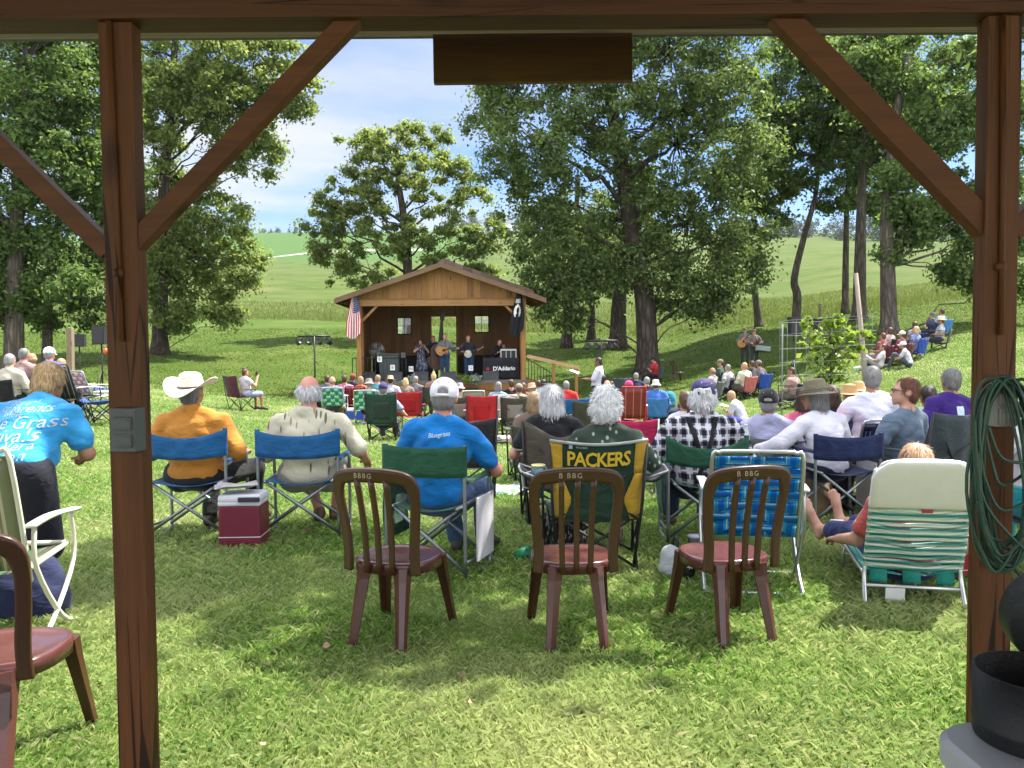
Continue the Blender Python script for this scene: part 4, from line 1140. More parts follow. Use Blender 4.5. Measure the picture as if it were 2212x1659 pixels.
def web_chair(loc, rz, label, mats, W=.55, top=.84, seat=.38, nx=5, nz=6, arm=None, frame=None, detail=2, name='lawn_chair', group=None, recl=.16, solid=None):
    r = empty(name, loc, rz, label, 'lawn chair', group)
    h = W / 2; fr = frame or alub; rad = .0125 if detail > 1 else .015
    yb, yt = -.20, -.20 - recl
    m = MB()
    m.tube(arc([(-h, yb + .02, seat - .05), (-h, yb, seat), (-h, yt, top - .05), (-h + .04, yt - .012, top - .008), (-h + .09, yt - .014, top), (h - .09, yt - .014, top), (h - .04, yt - .012, top - .008), (h, yt, top - .05), (h, yb, seat), (h, yb + .02, seat - .05)], 4), rad, 8)
    for s in (-1, 1):
        m.tube(arc([(s * h, yb, seat), (s * h, .22, seat + .03)], 2), rad, 8)
        m.tube(arc([(s * (h + .025), .20, .60), (s * (h + .03), .21, .35), (s * (h + .03), -.04, .10), (s * (h + .03), -.22, .012)], 4), rad, 8)
        m.tube(arc([(s * (h + .03), -.20, .60), (s * (h + .03), -.19, .40), (s * (h + .03), .05, .10), (s * (h + .03), .24, .012)], 4), rad, 8)
    for y in (-.22, .24): m.tube([(-h - .03, y, .014), (h + .03, y, .014)], rad, 8)
    m.tube([(-h, .22, seat + .03), (h, .22, seat + .03)], rad, 8)
    m.build('frame', fr, r)
    bf = lambda t: (yb + (yt - yb) * t, seat + (top - .03 - seat) * t)
    if solid is not None:
        m = MB(); m.grid(lambda a, b: ((a - .5) * 2 * (h - .005), bf(b)[0] - .03 * math.sin(a * PI), bf(b)[1]), 10, 6, .004); m.build('backrest', solid, r)
        m = MB(); m.grid(lambda a, b: ((a - .5) * 2 * (h - .005), yb + .42 * b, seat + .03 * b - .04 * math.sin(a * PI)), 8, 6, .004); m.build('seat', solid, r)
    else:
        weave_panel(h, seat, top, bf, nx, nz, mats, name='backrest', parent=r)
        weave_panel(h, 0, 0, lambda t: (yb + .42 * t, seat + .03 * t), nx, max(3, nz - 2), mats, name='seat', parent=r)
    for s in (-1, 1):
        m = MB(); m.grid(lambda a, b: (s * (h + .03) + (a - .5) * .05, -.24 + .50 * b, .612 + .012 * math.sin(b * PI * 1.3)), 3, 8, .016); m.build('armrest', arm or plastic('white_arm_plastic', (.62, .63, .66), .45), r)
    return r

# ---- resin bistro chair
def bistro_chair(loc, rz, label, letters=None, group='brown resin bistro chairs', far=False):
    r = empty('bistro_chair', loc, rz, label, 'bistro chair', group)
    back_m = plastic('brown_resin', (.055, .022, .010), .34); red_m = plastic('dull_red_resin', (.088, .029, .026), .2)
    def surf(x, z):
        q = (z - .37) / .49
        return -.175 - .085 * q - .035 * (1 - min(1, (x / .22)) ** 2 if abs(x) < .22 else 0) * 1.0 + .02 * math.sin(q * PI)
    cl = arc([(-.183, .405), (-.180, .50), (-.198, .62), (-.212, .74), (-.196, .815), (-.13, .838), (0, .845), (.13, .838), (.196, .815), (.212, .74), (.198, .62), (.180, .50), (.183, .405)] and
             [(x, z, 0) for x, z in ((-.180, .355), (-.176, .47), (-.189, .61), (-.199, .73), (-.181, .806), (-.11, .830), (0, .836), (.11, .830), (.181, .806), (.199, .73), (.189, .61), (.176, .47), (.180, .355))], 5)
    n = len(cl) - 1
    def fr(a, b):
        f_ = b * n; i = min(int(f_), n - 1); t = f_ - i
        c = cl[i].lerp(cl[i + 1], t); d = (cl[min(i + 1, n)] - cl[max(i - 1, 0)]).normalized() if 0 < i < n else (cl[i + 1] - cl[i]).normalized()
        nv = Vector((-d.y, d.x, 0)); wv = .022 + .010 * max(0, min(1, (c.y - .72) / .09))
        q = c + nv * (a - .5) * 2 * wv
        return (q.x, surf(q.x, q.y) , q.y)
    m = MB(); m.grid(fr, 4, n * 2, .020)
    for x0, x1 in ((-.066, -.088), (.0, .0), (.066, .088)):
        m.grid(lambda a, b: (x0 + (x1 * .86 - x0) * b + (a - .5) * .026, surf(x0 + (x1 * .86 - x0) * b, .355 + .47 * b) - .001, .355 + .46 * b), 2, 10, .015)
    bk = m.build('backrest', back_m, r)
    m = MB()
    sup = lambda a: (abs(math.cos(a)) ** .75 * (1 if math.cos(a) > 0 else -1), abs(math.sin(a)) ** .75 * (1 if math.sin(a) > 0 else -1))
    rings = [(.0, .401), (.10, .396), (.17, .396), (.188, .402), (.197, .400), (.203, .391), (.203, .345), (.196, .345), (.19, .385), (.0, .387)]
    V = []; F = []; ns = 40
    for rr, z in rings:
        for k in range(ns):
            c, s = sup(2 * PI * k / ns); V.append((c * rr, s * rr * .98, z))
    for i in range(len(rings) - 1):
        for k in range(ns): F.append((i * ns + k, i * ns + (k + 1) % ns, (i + 1) * ns + (k + 1) % ns, (i + 1) * ns + k))
    m.add(V, F, 0, True); m.build('seat', red_m, r)
    for (sx, tx, ty, fx, fy) in ((-1, .10, -.165, .13, -.255), (1, .10, -.165, .13, -.255), (-1, .155, .13, .195, .215), (1, .155, .13, .195, .215)):
        m = MB(); V = []; F = []
        dyy = 1 if fy > 0 else -1
        for i in range(7):
            t = i / 6; cx = sx * (tx + (fx - tx) * t); cy = ty + (fy - ty) * t; z = .38 * (1 - t); sc = .036 * (1.25 - .55 * t ** .5)
            # outward L section: ridge facing out
            ox, oy = sx, dyy
            prof = [(-sc * ox, sc * .35 * oy), (0, sc * .95 * oy), (sc * .75 * ox, sc * .45 * oy), (sc * .85 * ox, -sc * .75 * oy), (sc * .6 * ox, -sc * .75 * oy), (sc * .25 * ox, sc * .2 * oy), (-sc * ox, sc * .1 * oy)]
            V += [(cx + px, cy + py, z) for px, py in prof]
        for i in range(6):
            for k in range(7): F.append((i * 7 + k, i * 7 + (k + 1) % 7, (i + 1) * 7 + (k + 1) % 7, (i + 1) * 7 + k))
        F += [tuple(range(7)), tuple(range(42, 49))]
        m.add(V, F, 0, False); m.build('leg', red_m if fy < 0 else back_m, r)
    if letters:
        me = text_mesh(letters, .034, .0006, spacing=1.25)
        off = -.035
        warp(me, lambda c: Vector((c.x + off, surf(c.x + off, .838) - .0125 - .0006 * (1 if c.z > 0 else 0), .833 - .004 * (c.x / .1) ** 2 + c.y)))
        obj('lettering', me, bk, basic('chalky_letters', (.42, .34, .24), .8, .2, 60, 0))
    return r

# ---- reclining beach lounger with white headrest
def beach_lounger(loc, rz, label):
    r = empty('beach_lounger', loc, rz, label, 'lounge chair')
    h = .240; fr = tube_metal('white_coated_tube', (.6, .61, .62), .35)
    yb, zb = -.15, .17; yt, zt = -.40, .83
    pt = lambda t: (yb + (yt - yb) * t, zb + (zt - zb) * t)
    m = MB()
    m.tube(arc([(-h, yb, zb), (-h, *pt(.82)), (-h + .02, *pt(.92)), (-h + .09, *pt(.99)), (h - .09, *pt(.99)), (h - .02, *pt(.92)), (h, *pt(.82)), (h, yb, zb)], 5), .011, 8)
    m.tube(arc([(-h, yb, zb), (-h - .005, .25, .19), (-h, .6, .22), (-h, .88, .24)], 5), .011, 8); m.tube(arc([(h, yb, zb), (h + .005, .25, .19), (h, .6, .22), (h, .88, .24)], 5), .011, 8)
    m.tube([(-h, .88, .24), (h, .88, .24)], .011, 8)
    for s in (-1, 1):
        m.tube(arc([(s * h, yb - .02, zb + .05), (s * (h + .005), -.18, .14), (s * (h + .01), -.24, .012)], 4), .012, 8)
        m.tube(arc([(s * (h - .03), .55, .21), (s * (h - .02), .55, .012)], 2), .010, 8)
    m.tube([(-h, -.19, .11), (h, -.19, .11)], .011, 8); m.tube([(-h + .02, .55, .10), (h - .02, .55, .10)], .008, 8)
    m.build('frame', fr, r)
    st = stripe_mat('teal_white_cords', [(0, (.05, .27, .23)), (.34, (.16, .42, .36)), (.46, (.76, .80, .72)), (.80, (.46, .64, .57))], 2, .040, .55, .25, .0)
    m = MB()
    for k in range(17):
        t = .06 + k / 17 * .56
        m.grid(lambda a, b, t=t, k=k: ((a - .5) * 2 * (h + .012), pt(t + b * .030)[0] - .014 * math.sin(a * PI) - .012 * math.sin(b * PI), pt(t + b * .030)[1] - (.012 + .010 * math.sin(k * 1.3)) * math.sin(a * PI) - .004 * math.sin(a * 12 + k * .4)), 16, 3, .006)
    m.build('backrest', st, r)
    m = MB()
    def hd(a, b):
        t = .60 + .40 * b; wv = h + .014 - (.10 * max(0, (b - .55) / .45) ** 2.4)
        return ((a - .5) * 2 * wv, pt(t)[0] - .014 * math.sin(b * PI) ** .3 - .01, pt(t)[1])
    m.grid(hd, 12, 14, .03); m.build('headrest', plastic('white_headrest', (.68, .66, .60), .5), r)
    m = MB(); m.box((.03, pt(.60)[0] - .03, pt(.60)[1] - .012), (.055, .006, .018), Euler((.3, 0, 0)), 0, .003); m.build('badge', plastic('red_badge', (.35, .03, .06), .5), r)
    gm = cloth('teal_straps', (.01, .20, .16), .6)
    m = MB(); m.grid(lambda a, b: ((a - .5) * 2 * (h), yb + b * 1.03, .19 - .07 * math.sin(a * PI) * math.sin(min(1, b * 1.6 + .12) * PI) + .05 * b), 12, 16, .006)
    m.build('seat', stripe_mat('teal_sling', [(0, (.02, .22, .19)), (.5, (.20, .42, .40)), (.62, (.01, .10, .10))], 0, .13, .6), r)
    for x in (-.17, .0, .17):
        m = MB(); m.grid(lambda a, b: (x + (a - .5) * .09, yb - .02 + .02 * b - .01 * math.sin(b * PI), .125 + .09 * b), 2, 5, .004); m.build('strap', gm, r)
    m = MB(); m.box((-h + .15, -.20, .055), (.10, .004, .10), Euler((.08, 0, .04))); m.build('care_tag', plastic('white_tag', (.7, .7, .68), .6), r)
    return r
# ------------------------------------------------------------------ people
SK = {'fair': (.50, .29, .21), 'pink': (.52, .25, .19), 'tan': (.36, .19, .12), 'dark': (.16, .085, .055), 'ruddy': (.46, .21, .15), 'red': (.55, .20, .14)}
HC = {'white': (.66, .66, .66), 'silver': (.52, .52, .53), 'grey': (.16, .155, .15), 'blond': (.40, .27, .13), 'sand': (.24, .16, .09), 'brown': (.06, .032, .018), 'dark': (.022, .014, .010), 'red': (.24, .085, .03), 'auburn': (.11, .04, .02), 'black': (.01, .009, .009), 'strawberry': (.50, .31, .19)}
_cl = {}
def shirt_m(c):
    if not isinstance(c, tuple): return c
    key = 'cloth_%d_%d_%d' % tuple(int(a * 255) for a in c)
    return cloth(key, c)
VV = Vector
def T3(v): return (v[0], v[1], v[2])
def mat_cols(M): return [[M[i][j] for j in range(3)] for i in range(3)]

def folds(amp, seed=0, zs=9.0, xs=3.2):
    def f(x, y, z):
        o = seed * 3.7
        return np.minimum(.008, amp * (vnoise(x * xs + o + z * 3.0, y * xs + o, z * zs + x * 5.5 + o) * .55 + .40 * (1 - 2 * np.abs(vnoise(x * 7 + o - z * 6, y * 7, z * 11 + np.abs(x) * 9 + 4)) ** .7) * (.4 + .6 * vnoise(x * 3 + 7, y * 3, z * 3 + o)) + .28 * vnoise(x * 14 + z * 9 + o, y * 14, z * 20)))
    return f

def person(loc, rz, label, pose='sit', s=1.0, girth=1.0, seat=.40, recline=8, lean=0, head=(0, 0, 0), skin='fair', hair=('short', 'brown'), hat=None,
           shirt=((.3, .3, .3), 'short'), legs=((.03, .03, .05), 'long'), shoes=(.03, .03, .03), arms='rest', res=.03, leg='normal', belly=0.0, collar=False,
           face=False, group=None, strands=0, dress=None, hunch=0, seed=0, shw=1.0, fingers=None):
    """arms: name or dict(l=(elbow,wrist), r=(elbow,wrist)) offsets from the shoulder in the torso-upright frame; head=(turn,nod,tilt) degrees"""
    fine = res <= .016
    g = girth
    # ---- skeleton
    Rt = Matrix.Rotation(R(lean), 3, 'Y') @ Matrix.Rotation(R(recline), 3, 'X')   # recline>0 leans back (-Y)
    if pose == 'stand': H = VV((0, 0, .93 * s))
    elif pose == 'ground': H = VV((0, 0, .11))
    else: H = VV((0, 0, seat + .09))
    B = lambda x, y, z: H + Rt @ VV((x, y, z)) * s
    Rh = Matrix.Rotation(R(hunch), 3, 'X').inverted() if hunch else Matrix.Identity(3)
    def U(x, y, z):   # upper back bent forward by hunch above the waist
        p = VV((x, y, z))
        if hunch and z > .2: p = VV((0, 0, .2)) + Rh @ (p - VV((0, 0, .2)))
        return H + Rt @ p * s
    sw = .185 * (1 + .25 * (g - 1)) * shw
    neck0 = U(0, -.01, .49); headc = U(0, .012, .655)
    Mh = Matrix.Rotation(R(-head[0]), 3, 'Z') @ Matrix.Rotation(R(-head[1]), 3, 'X') @ Matrix.Rotation(R(head[2]), 3, 'Y')
    nk = U(0, .0, .555)
    headc = nk + Mh @ VV((0, .012, .10)) * s
    HD = lambda x, y, z: T3(headc + Mh @ VV((x, y, z)) * s)
    MH = mat_cols(Mh); MT = mat_cols(Rt @ (Rh if hunch else Matrix.Identity(3))); MP = mat_cols(Rt)
    r3 = lambda a, b, c: (a * s, b * s, c * s)
    # ---- arms
    SH = {k: U(sg * sw, -.005, .418) for k, sg in (('l', -1), ('r', 1))}
    presets = {'rest': lambda q: ((q * .10, -.03, -.26), (q * .07, .22, -.25)), 'lap': lambda q: ((q * .085, .02, -.265), (-q * .05, .24, -.30)), 'hang': lambda q: ((q * .06, -.03, -.27), (q * .085, .04, -.51)),
               'up': lambda q: ((q * .07, .14, -.22), (-q * .08, .30, -.06)), 'fold': lambda q: ((q * .08, .06, -.26), (-q * .10, .23, -.17)), 'knees': lambda q: ((q * .05, .16, -.22), (q * .0, .38, -.20)),
               'guitar_l': None}
    AR = {}
    for k, sg in (('l', -1), ('r', 1)):
        spec = arms[k] if isinstance(arms, dict) else arms
        if isinstance(spec, str): e, w_ = presets[spec](sg)
        else: e, w_ = spec
        AR[k] = (SH[k] + VV(e) * s, SH[k] + VV(w_) * s)
    # ---- legs
    LG = {}
    for k, sg in (('l', -1), ('r', 1)):
        hp = B(sg * .09 * g, 0, 0)
        if pose == 'stand':
            kn = VV((sg * .10, .02, .50 * s)); an = VV((sg * .11, -.01, .08 * s)); toe = VV((sg * .14, .15, .035))
            if isinstance(leg, dict): kn, an, toe = [VV(p) for p in leg[k]]
        elif isinstance(leg, dict): kn, an, toe = [VV(p) for p in leg[k]]
        elif pose == 'ground': kn = VV((sg * .17, .42 * s, .42 * s)); an = VV((sg * .12, .58 * s, .07)); toe = VV((sg * .13, .76 * s, .04))
        elif leg == 'out': kn = VV((sg * .12, .44 * s, seat + .04)); an = VV((sg * .11, .74 * s, .10)); toe = VV((sg * .13, .84 * s, .17))
        else: kn = VV((sg * .14, .43 * s, seat + .075)); an = VV((sg * .13, .47 * s, .085)); toe = VV((sg * .15, .63 * s, .035))
        LG[k] = (hp, kn, an, toe)
    # ---- body prims
    tors = lambda d: [('e', T3(B(0, 0, .02)), r3(.165 * g + d, .125 * g + d, .13 + d), MP), ('e', T3(B(0, .02 + belly * .5, .15)), r3(.150 * g + d, .118 * g + belly + d, .15 + d), MP),
                      ('e', T3(U(0, 0, .31)), r3(.158 * (1 + .7 * (g - 1)) * shw + d, .112 * (1 + .7 * (g - 1)) + d, .17 + d), MT), ('c', T3(U(-sw * .80, -.008, .412)), T3(U(sw * .80, -.008, .412)), (.058 + d * .8) * s, (.058 + d * .8) * s),
                      ('c', T3(U(-sw * .62, -.012, .452)), T3(U(0, -.015, .50)), (.046 + d) * s, (.048 + d) * s), ('c', T3(U(sw * .62, -.012, .452)), T3(U(0, -.015, .50)), (.046 + d) * s, (.048 + d) * s)]
    P_ = tors(0)
    P_.append(('c', T3(U(0, -.012, .46)), T3(headc + Mh @ VV((0, -.02, -.05)) * s), .058 * s * (1 + .3 * (g - 1)), .054 * s))
    # head
    P_ += [('e', HD(0, -.008, .015), r3(.077, .097, .10), MH), ('e', HD(0, .026, -.048), r3(.060, .070, .066), MH)]
    hl = [('e', HD(sg * .079, -.01, -.012), r3(.010, .022, .031), MH) for sg in (-1, 1)]
    hl += [('c', HD(0, .088, .008), HD(0, .110, -.030), .010 * s, .016 * s)]
    if fine or face:
        hl += [('e', HD(sg * .033, .080, .024), r3(.026, .014, .008), MH) for sg in (-1, 1)] + [('e', HD(0, .088, -.062), r3(.024, .010, .007), MH), ('e', HD(0, .086, -.074), r3(.020, .010, .008), MH), ('e', HD(0, .080, -.100), r3(.025, .018, .017), MH)]
    P_ += hl
    for k, sg in (('l', -1), ('r', 1)):
        sh, el, wr = SH[k], *AR[k]
        P_ += [('c', T3(sh), T3(el), .047 * s * (1 + .5 * (g - 1)), .041 * s), ('c', T3(el), T3(wr), .044 * s * (1 + .3 * (g - 1)), .029 * s)]
        d = (wr - el).normalized(); side = d.cross(VV((0, 0, 1)))
        if side.length < .2: side = d.cross(VV((0, 1, 0)))
        side.normalize(); up = side.cross(d)
        inw = side * (-sg if side.x > 0 else sg)
        pc = wr + d * .05 * s
        Mp = mat_cols(Matrix((inw, d, up)).transposed())
        P_.append(('e', T3(pc), r3(.040, .055, .017), Mp))
        if res <= .022 or fingers:
            for q in range(4):
                o = inw * (.028 - .0185 * q) * s; f0 = pc + d * .040 * s + o; ln = (.036, .042, .040, .030)[q] * s
                f1 = f0 + d * ln * .9 - up * ln * .35; f2 = f1 + d * ln * .35 - up * ln * .75
                P_ += [('c', T3(f0), T3(f1), .0092 * s, .0085 * s, .008), ('c', T3(f1), T3(f2), .0085 * s, .0072 * s, .006)]
            t0 = pc - d * .025 * s + inw * .034 * s; t1 = t0 + (inw * .5 + d) * .035 * s; t2 = t1 + (d * .9 - up * .4) * .028 * s
            P_ += [('c', T3(t0), T3(t1), .012 * s, .010 * s, .01), ('c', T3(t1), T3(t2), .010 * s, .008 * s, .006)]
        else:
            P_.append(('c', T3(pc + d * .03 * s), T3(pc + d * .10 * s - up * .03 * s), .022 * s, .014 * s)); P_.append(('c', T3(pc + inw * .03 * s), T3(pc + inw * .055 * s + d * .04 * s), .012 * s, .010 * s))
    for k, sg in (('l', -1), ('r', 1)):
        hp, kn, an, toe = LG[k]
        mid = kn.lerp(an, .3); bk = (hp - kn); 
        P_ += [('c', T3(hp), T3(kn), .088 * s * g, .056 * s), ('c', T3(kn), T3(mid), .053 * s, .054 * s), ('c', T3(mid), T3(an), .054 * s, .034 * s)]
        ball = an.lerp(toe, .62); 
        P_ += [('c', T3(an), T3(an + VV((0, -.035, -.035)) * s), .034 * s, .030 * s), ('c', T3(an), T3(ball), .036 * s, .030 * s), ('c', T3(ball), T3(toe), .033 * s, .022 * s)]
        if shoes is None and fine:
            fd = (toe - an).normalized(); sd = VV((1, 0, 0)); sd = (sd - fd * sd.dot(fd)).normalized()
            for q in range(5):
                o = sd * sg * (.028 - .0145 * q) * -1; t0 = ball + fd * .035 + o; P_.append(('c', T3(t0), T3(t0 + fd * (.045 - .006 * q)), .0105 if q else .014, .0095 if q else .012, .006))
    me = sdf_mesh(P_, res, .018 if fine else .025, None, 'person')
    me.materials.append(skin_mat('skin_' + skin, SK[skin]))
    root = obj('person', me); root.location = loc; root.rotation_euler = (0, 0, rz)
    tag(root, label, 'person', group)
    # ---- clothes
    rc = max(res, .012); d = .014 + .25 * (rc - .012)
    fd = folds(.032 if fine else .016, seed)
    if dress:
        Q = tors(d) + [('c', T3(B(0, 0, .05)), T3(B(0, .01, -.42)), .155 * s, .26 * s)]
        for k in 'lr': Q.append(('c', T3(SH[k]), T3(SH[k].lerp(AR[k][0], .35)), .066 * s, .062 * s))
        Q.append(('-e', T3(U(0, .02, .60)), (.085, .09, .10), None))
        m_ = sdf_mesh(Q, rc, .03, folds(.008, seed), 'dress'); m_.materials.append(shirt_m(dress)); obj('dress', m_, root)
    elif shirt:
        mt, sl = shirt[0], shirt[1]
        Q = tors(d)
        Q[0] = ('e', T3(B(0, 0, .03)), r3(.168 * g + d, .128 * g + d, .11 + d), MP)
        Q.append(('c', T3(B(0, 0, .06)), T3(U(0, 0, .3)), (.122 * g + d) * s, (.112 * (1 + .7 * (g - 1)) + d) * s))
        frac = {'short': .64, 'cap': .35, 'long': 1, 'tank': 0, 'elbow': .88}[sl]
        for k, sg in (('l', -1), ('r', 1)):
            if frac == 0: continue
            a, b = SH[k], AR[k][0]
            Q.append(('c', T3(a), T3(a.lerp(b, frac)), (.051 + d) * s * (1 + .4 * (g - 1)), (.054 + d * 1.1) * s * (1 + .35 * (g - 1))))
            if sl == 'long': Q.append(('c', T3(b), T3(b.lerp(AR[k][1], .96)), (.054 + d) * s * (1 + .3 * (g - 1)), (.040 + d) * s))
        nkq = U(0, -.004, .60)
        if collar:
            for i in range(10):
                a0, a1 = 2 * PI * i / 10, 2 * PI * (i + 1) / 10
                if 2 <= i < 3: continue
                q = lambda a: T3(U(.070 * math.cos(a), -.006 + .064 * math.sin(a), .512 - .018 * math.sin(a)))
                Q.append(('c', q(a0), q(a1), .019 * s, .019 * s, .015))
        Q.append(('-c', T3(U(0, .004, .53)), T3(U(0, .03, .75)), .066 * s, .09 * s))
        m_ = sdf_mesh(Q, rc, .028, fd, 'shirt'); m_.materials.append(shirt_m(mt)); so_ = obj('shirt', m_, root)
    if legs:
        mt, ln = legs
        Q = [('e', T3(B(0, 0, .0)), r3(.163 * g + d * .7, .123 * g + d * .7, .115 + d * .5), MP)]
        for k in 'lr':
            hp, kn, an, toe = LG[k]
            if ln == 'long': Q += [('c', T3(hp), T3(kn), (.094 * g + d * .6) * s, (.062 + d) * s), ('c', T3(kn), T3(kn.lerp(an, .93)), (.060 + d) * s, (.048 + d) * s)]
            elif ln == 'capri': Q += [('c', T3(hp), T3(kn), (.094 * g + d * .6) * s, (.066 + d) * s), ('c', T3(kn), T3(kn.lerp(an, .55)), (.062 + d) * s, (.058 + d) * s)]
            else: Q += [('c', T3(hp), T3(hp.lerp(kn, .93)), (.097 * g + d * .6) * s, (.078 + d) * s)]
        m_ = sdf_mesh(Q, rc, .03, folds(.007, seed + 2, 8, 8), 'trousers'); m_.materials.append(shirt_m(mt)); obj('trousers' if ln != 'short' else 'shorts', m_, root)
    if shoes is not None:
        for k in 'lr':
            hp, kn, an, toe = LG[k]; ball = an.lerp(toe, .62)
            Q = [('c', T3(an + VV((0, 0, .02))), T3(an + VV((0, -.035, -.03))), .044 * s, .042 * s), ('c', T3(an), T3(ball), .046 * s, .042 * s), ('c', T3(ball), T3(toe + (toe - ball).normalized() * .02), .044 * s, .034 * s)]
            m_ = sdf_mesh(Q, max(res, .014), .02, None, 'shoe'); m_.materials.append(basic('shoe_%d_%d' % (int(shoes[0] * 200), int(shoes[2] * 200)), shoes, .6, .2, 15, .2)); obj('shoe', m_, root)
    # ---- hair
    if hair:
        st, hc = hair
        q = {'short': 1.0, 'bob': 1.04, 'curly': 1.10, 'long': 1.03, 'ponytail': 1.0, 'ring': 1, 'buzz': .975, 'bun': 1.0, 'fluffy': 1.08}[st]
        Q = []
        if st == 'ring':
            Q = [('e', HD(sg * .045, -.03, -.012), r3(.045, .068, .052), MH) for sg in (-1, 1)] + [('e', HD(0, -.062, -.025), r3(.072, .046, .062), MH), ('-e', HD(0, -.02, .11), r3(.085, .10, .075), MH)]
        else:
            Q = [('e', HD(0, -.020, .022), r3(.083 * q, .098 * q, .100 * q), MH), ('e', HD(0, -.052, -.040), r3(.070 * q, .052 * q, .062 * q), MH)]
            if st in ('bob', 'long'):
                Q += [('e', HD(sg * .060, -.022, -.050), r3(.036, .060, .085), MH) for sg in (-1, 1)] + [('e', HD(0, -.060, -.085), r3(.082, .045, .075), MH)]
            if st == 'long': Q += [('c', HD(0, -.068, -.08), HD(0, -.085, -.27), .062 * s, .045 * s), ('c', HD(-.05, -.055, -.08), HD(-.055, -.06, -.24), .045 * s, .03 * s), ('c', HD(.05, -.055, -.08), HD(.055, -.06, -.24), .045 * s, .03 * s)]
            if st in ('curly', 'fluffy'): Q += [('e', HD(sg * .055, -.03, -.035), r3(.045, .062, .065), MH) for sg in (-1, 1)] + [('e', HD(0, -.062, -.065), r3(.078, .05, .062), MH)]
            if st == 'ponytail': Q += [('c', HD(0, -.105, .02), HD(0, -.14, -.06), .022 * s, .028 * s), ('c', HD(0, -.14, -.06), HD(0, -.125, -.20), .028 * s, .012 * s)]
            if st == 'bun': Q += [('e', HD(0, -.05, .125), r3(.045, .045, .036), MH)]
            Q.append(('-e', HD(0, .108, -.035), r3(.082, .085, .098), MH))
        if hat: Q.append(('-e', HD(0, -.01, .135), r3(.16, .18, .112), MH))
        amp = {'curly': .012, 'fluffy': .009}.get(st, .004)
        hcx = headc
        def hd(x, y, z): return amp * (vnoise(x * 42, y * 42, z * (42 if st in ('curly', 'fluffy') else 12)) + .5 * vnoise(x * 85, y * 85, z * (80 if st == 'curly' else 25)))
        m_ = sdf_mesh(Q, min(max(res * .6, .008), .02), .018, hd, 'hair')
        hm = hair_mat('hair_' + hc, HC[hc])
        if strands and len(m_.vertices):
            m_ = add_strands(m_, np.array(headc), np.array(Mh), strands, st, s, bool(hat))
        m_.materials.append(hm); obj('hair', m_, root)
    if hat: make_hat(hat, root, headc, Mh, s, fine)
    if face: 
        for sg in (-1, 1):
            mb = MB(); mb.lathe([(.001, -.010), (.008, -.006), (.0105, 0), (.008, .006), (.001, .010)], HD(sg * .032, .072, .008), 10)
            mb.build('eye', basic('dark_eye', (.03, .02, .015), .2, 0, 5, 0), root)
        if face == 'glasses':
            mb = MB()
            for sg in (-1, 1):
                mb.tube([HD(sg * .034 + .024 * math.cos(t), .100, .006 + .017 * math.sin(t)) for t in [i * PI / 8 for i in range(16)]], .0022, 5, closed=True)
                mb.tube([HD(sg * .058, .098, .008), HD(sg * .080, .06, .008), HD(sg * .082, -.01, .004)], .0022, 5)
            mb.tube([HD(-.01, .103, .008), HD(.01, .103, .008)], .002, 5); mb.build('glasses', basic('dark_frame', (.02, .018, .016), .3, 0, 5, 0), root)
    root['_h'] = 0
    del root['_h']
    return root, dict(head=headc, Mh=Mh, SH=SH, AR=AR, U=U, B=B, LG=LG, HD=HD)

def add_strands(me, hc, Mh, n, st, s, hatted=False):
    rg = np.random.default_rng(n)
    nv = len(me.vertices); co = np.empty(nv * 3, np.float32); me.vertices.foreach_get('co', co); co = co.reshape(-1, 3)
    no = np.empty(nv * 3, np.float32); me.vertices.foreach_get('normal', no); no = no.reshape(-1, 3)
    nf = len(me.polygons); F = np.empty(nf * 4, np.int32); me.loops.foreach_get('vertex_index', F); F = F.reshape(-1, 4)
    ii = rg.integers(0, nv, n); loc = (co - hc) @ Mh; okm = ~((loc[:, 1] > .035 * s) & (loc[:, 2] < .085 * s))
    if hatted: okm &= loc[:, 2] < -.0 * s
    ok = np.nonzero(okm)[0]
    if len(ok) == 0: return me
    ii = ok[ii % len(ok)]; p = co[ii] + rg.normal(size=(n, 3)) * .003; nn = no[ii]
    # outward normals away from head centre
    out = p - hc; sgn = np.sign((nn * out).sum(1)); sgn[sgn == 0] = 1; nn = nn * sgn[:, None]
    crown = hc + Mh @ np.array([0, -.06, .10]) * s
    fl = p - crown; fl = fl + np.array([0, 0, -.10]); fl = fl - nn * (fl * nn).sum(1)[:, None]
    fl /= np.linalg.norm(fl, axis=1)[:, None] + 1e-6
    curl = {'curly': .55, 'fluffy': .4}.get(st, .12)
    fl = fl + rg.normal(size=(n, 3)) * curl; fl /= np.linalg.norm(fl, axis=1)[:, None] + 1e-6
    ln = {'bob': .07, 'long': .09, 'curly': .035, 'fluffy': .045, 'buzz': .012, 'short': .035, 'ring': .045, 'ponytail': .05, 'bun': .04}[st] * s * (.6 + .8 * rg.random(n))
    wv = np.cross(fl, nn); wv /= np.linalg.norm(wv, axis=1)[:, None] + 1e-6
    w = .0016 * s
    up = {'curly': .08, 'fluffy': .07, 'ring': .08}.get(st, .045)
    a = p; b = p + fl * (ln * .5)[:, None] + nn * (ln * up)[:, None]; c = p + fl * ln[:, None] * (.85 if st in ('curly', 'fluffy') else 1) + nn * (ln * up * (.2 if st in ('curly', 'fluffy') else .75))[:, None]
    V = np.stack([a - wv * w, a + wv * w, b + wv * w, b - wv * w, c + wv * w * .4, c - wv * w * .4], 1).reshape(-1, 3)
    k = np.arange(n) * 6 + nv
    F2 = np.concatenate([np.stack([k, k + 1, k + 2, k + 3], 1), np.stack([k + 3, k + 2, k + 4, k + 5], 1)])
    bpy.data.meshes.remove(me)
    return mesh_np('hair', np.concatenate([co, V]), np.concatenate([F, F2]), True)

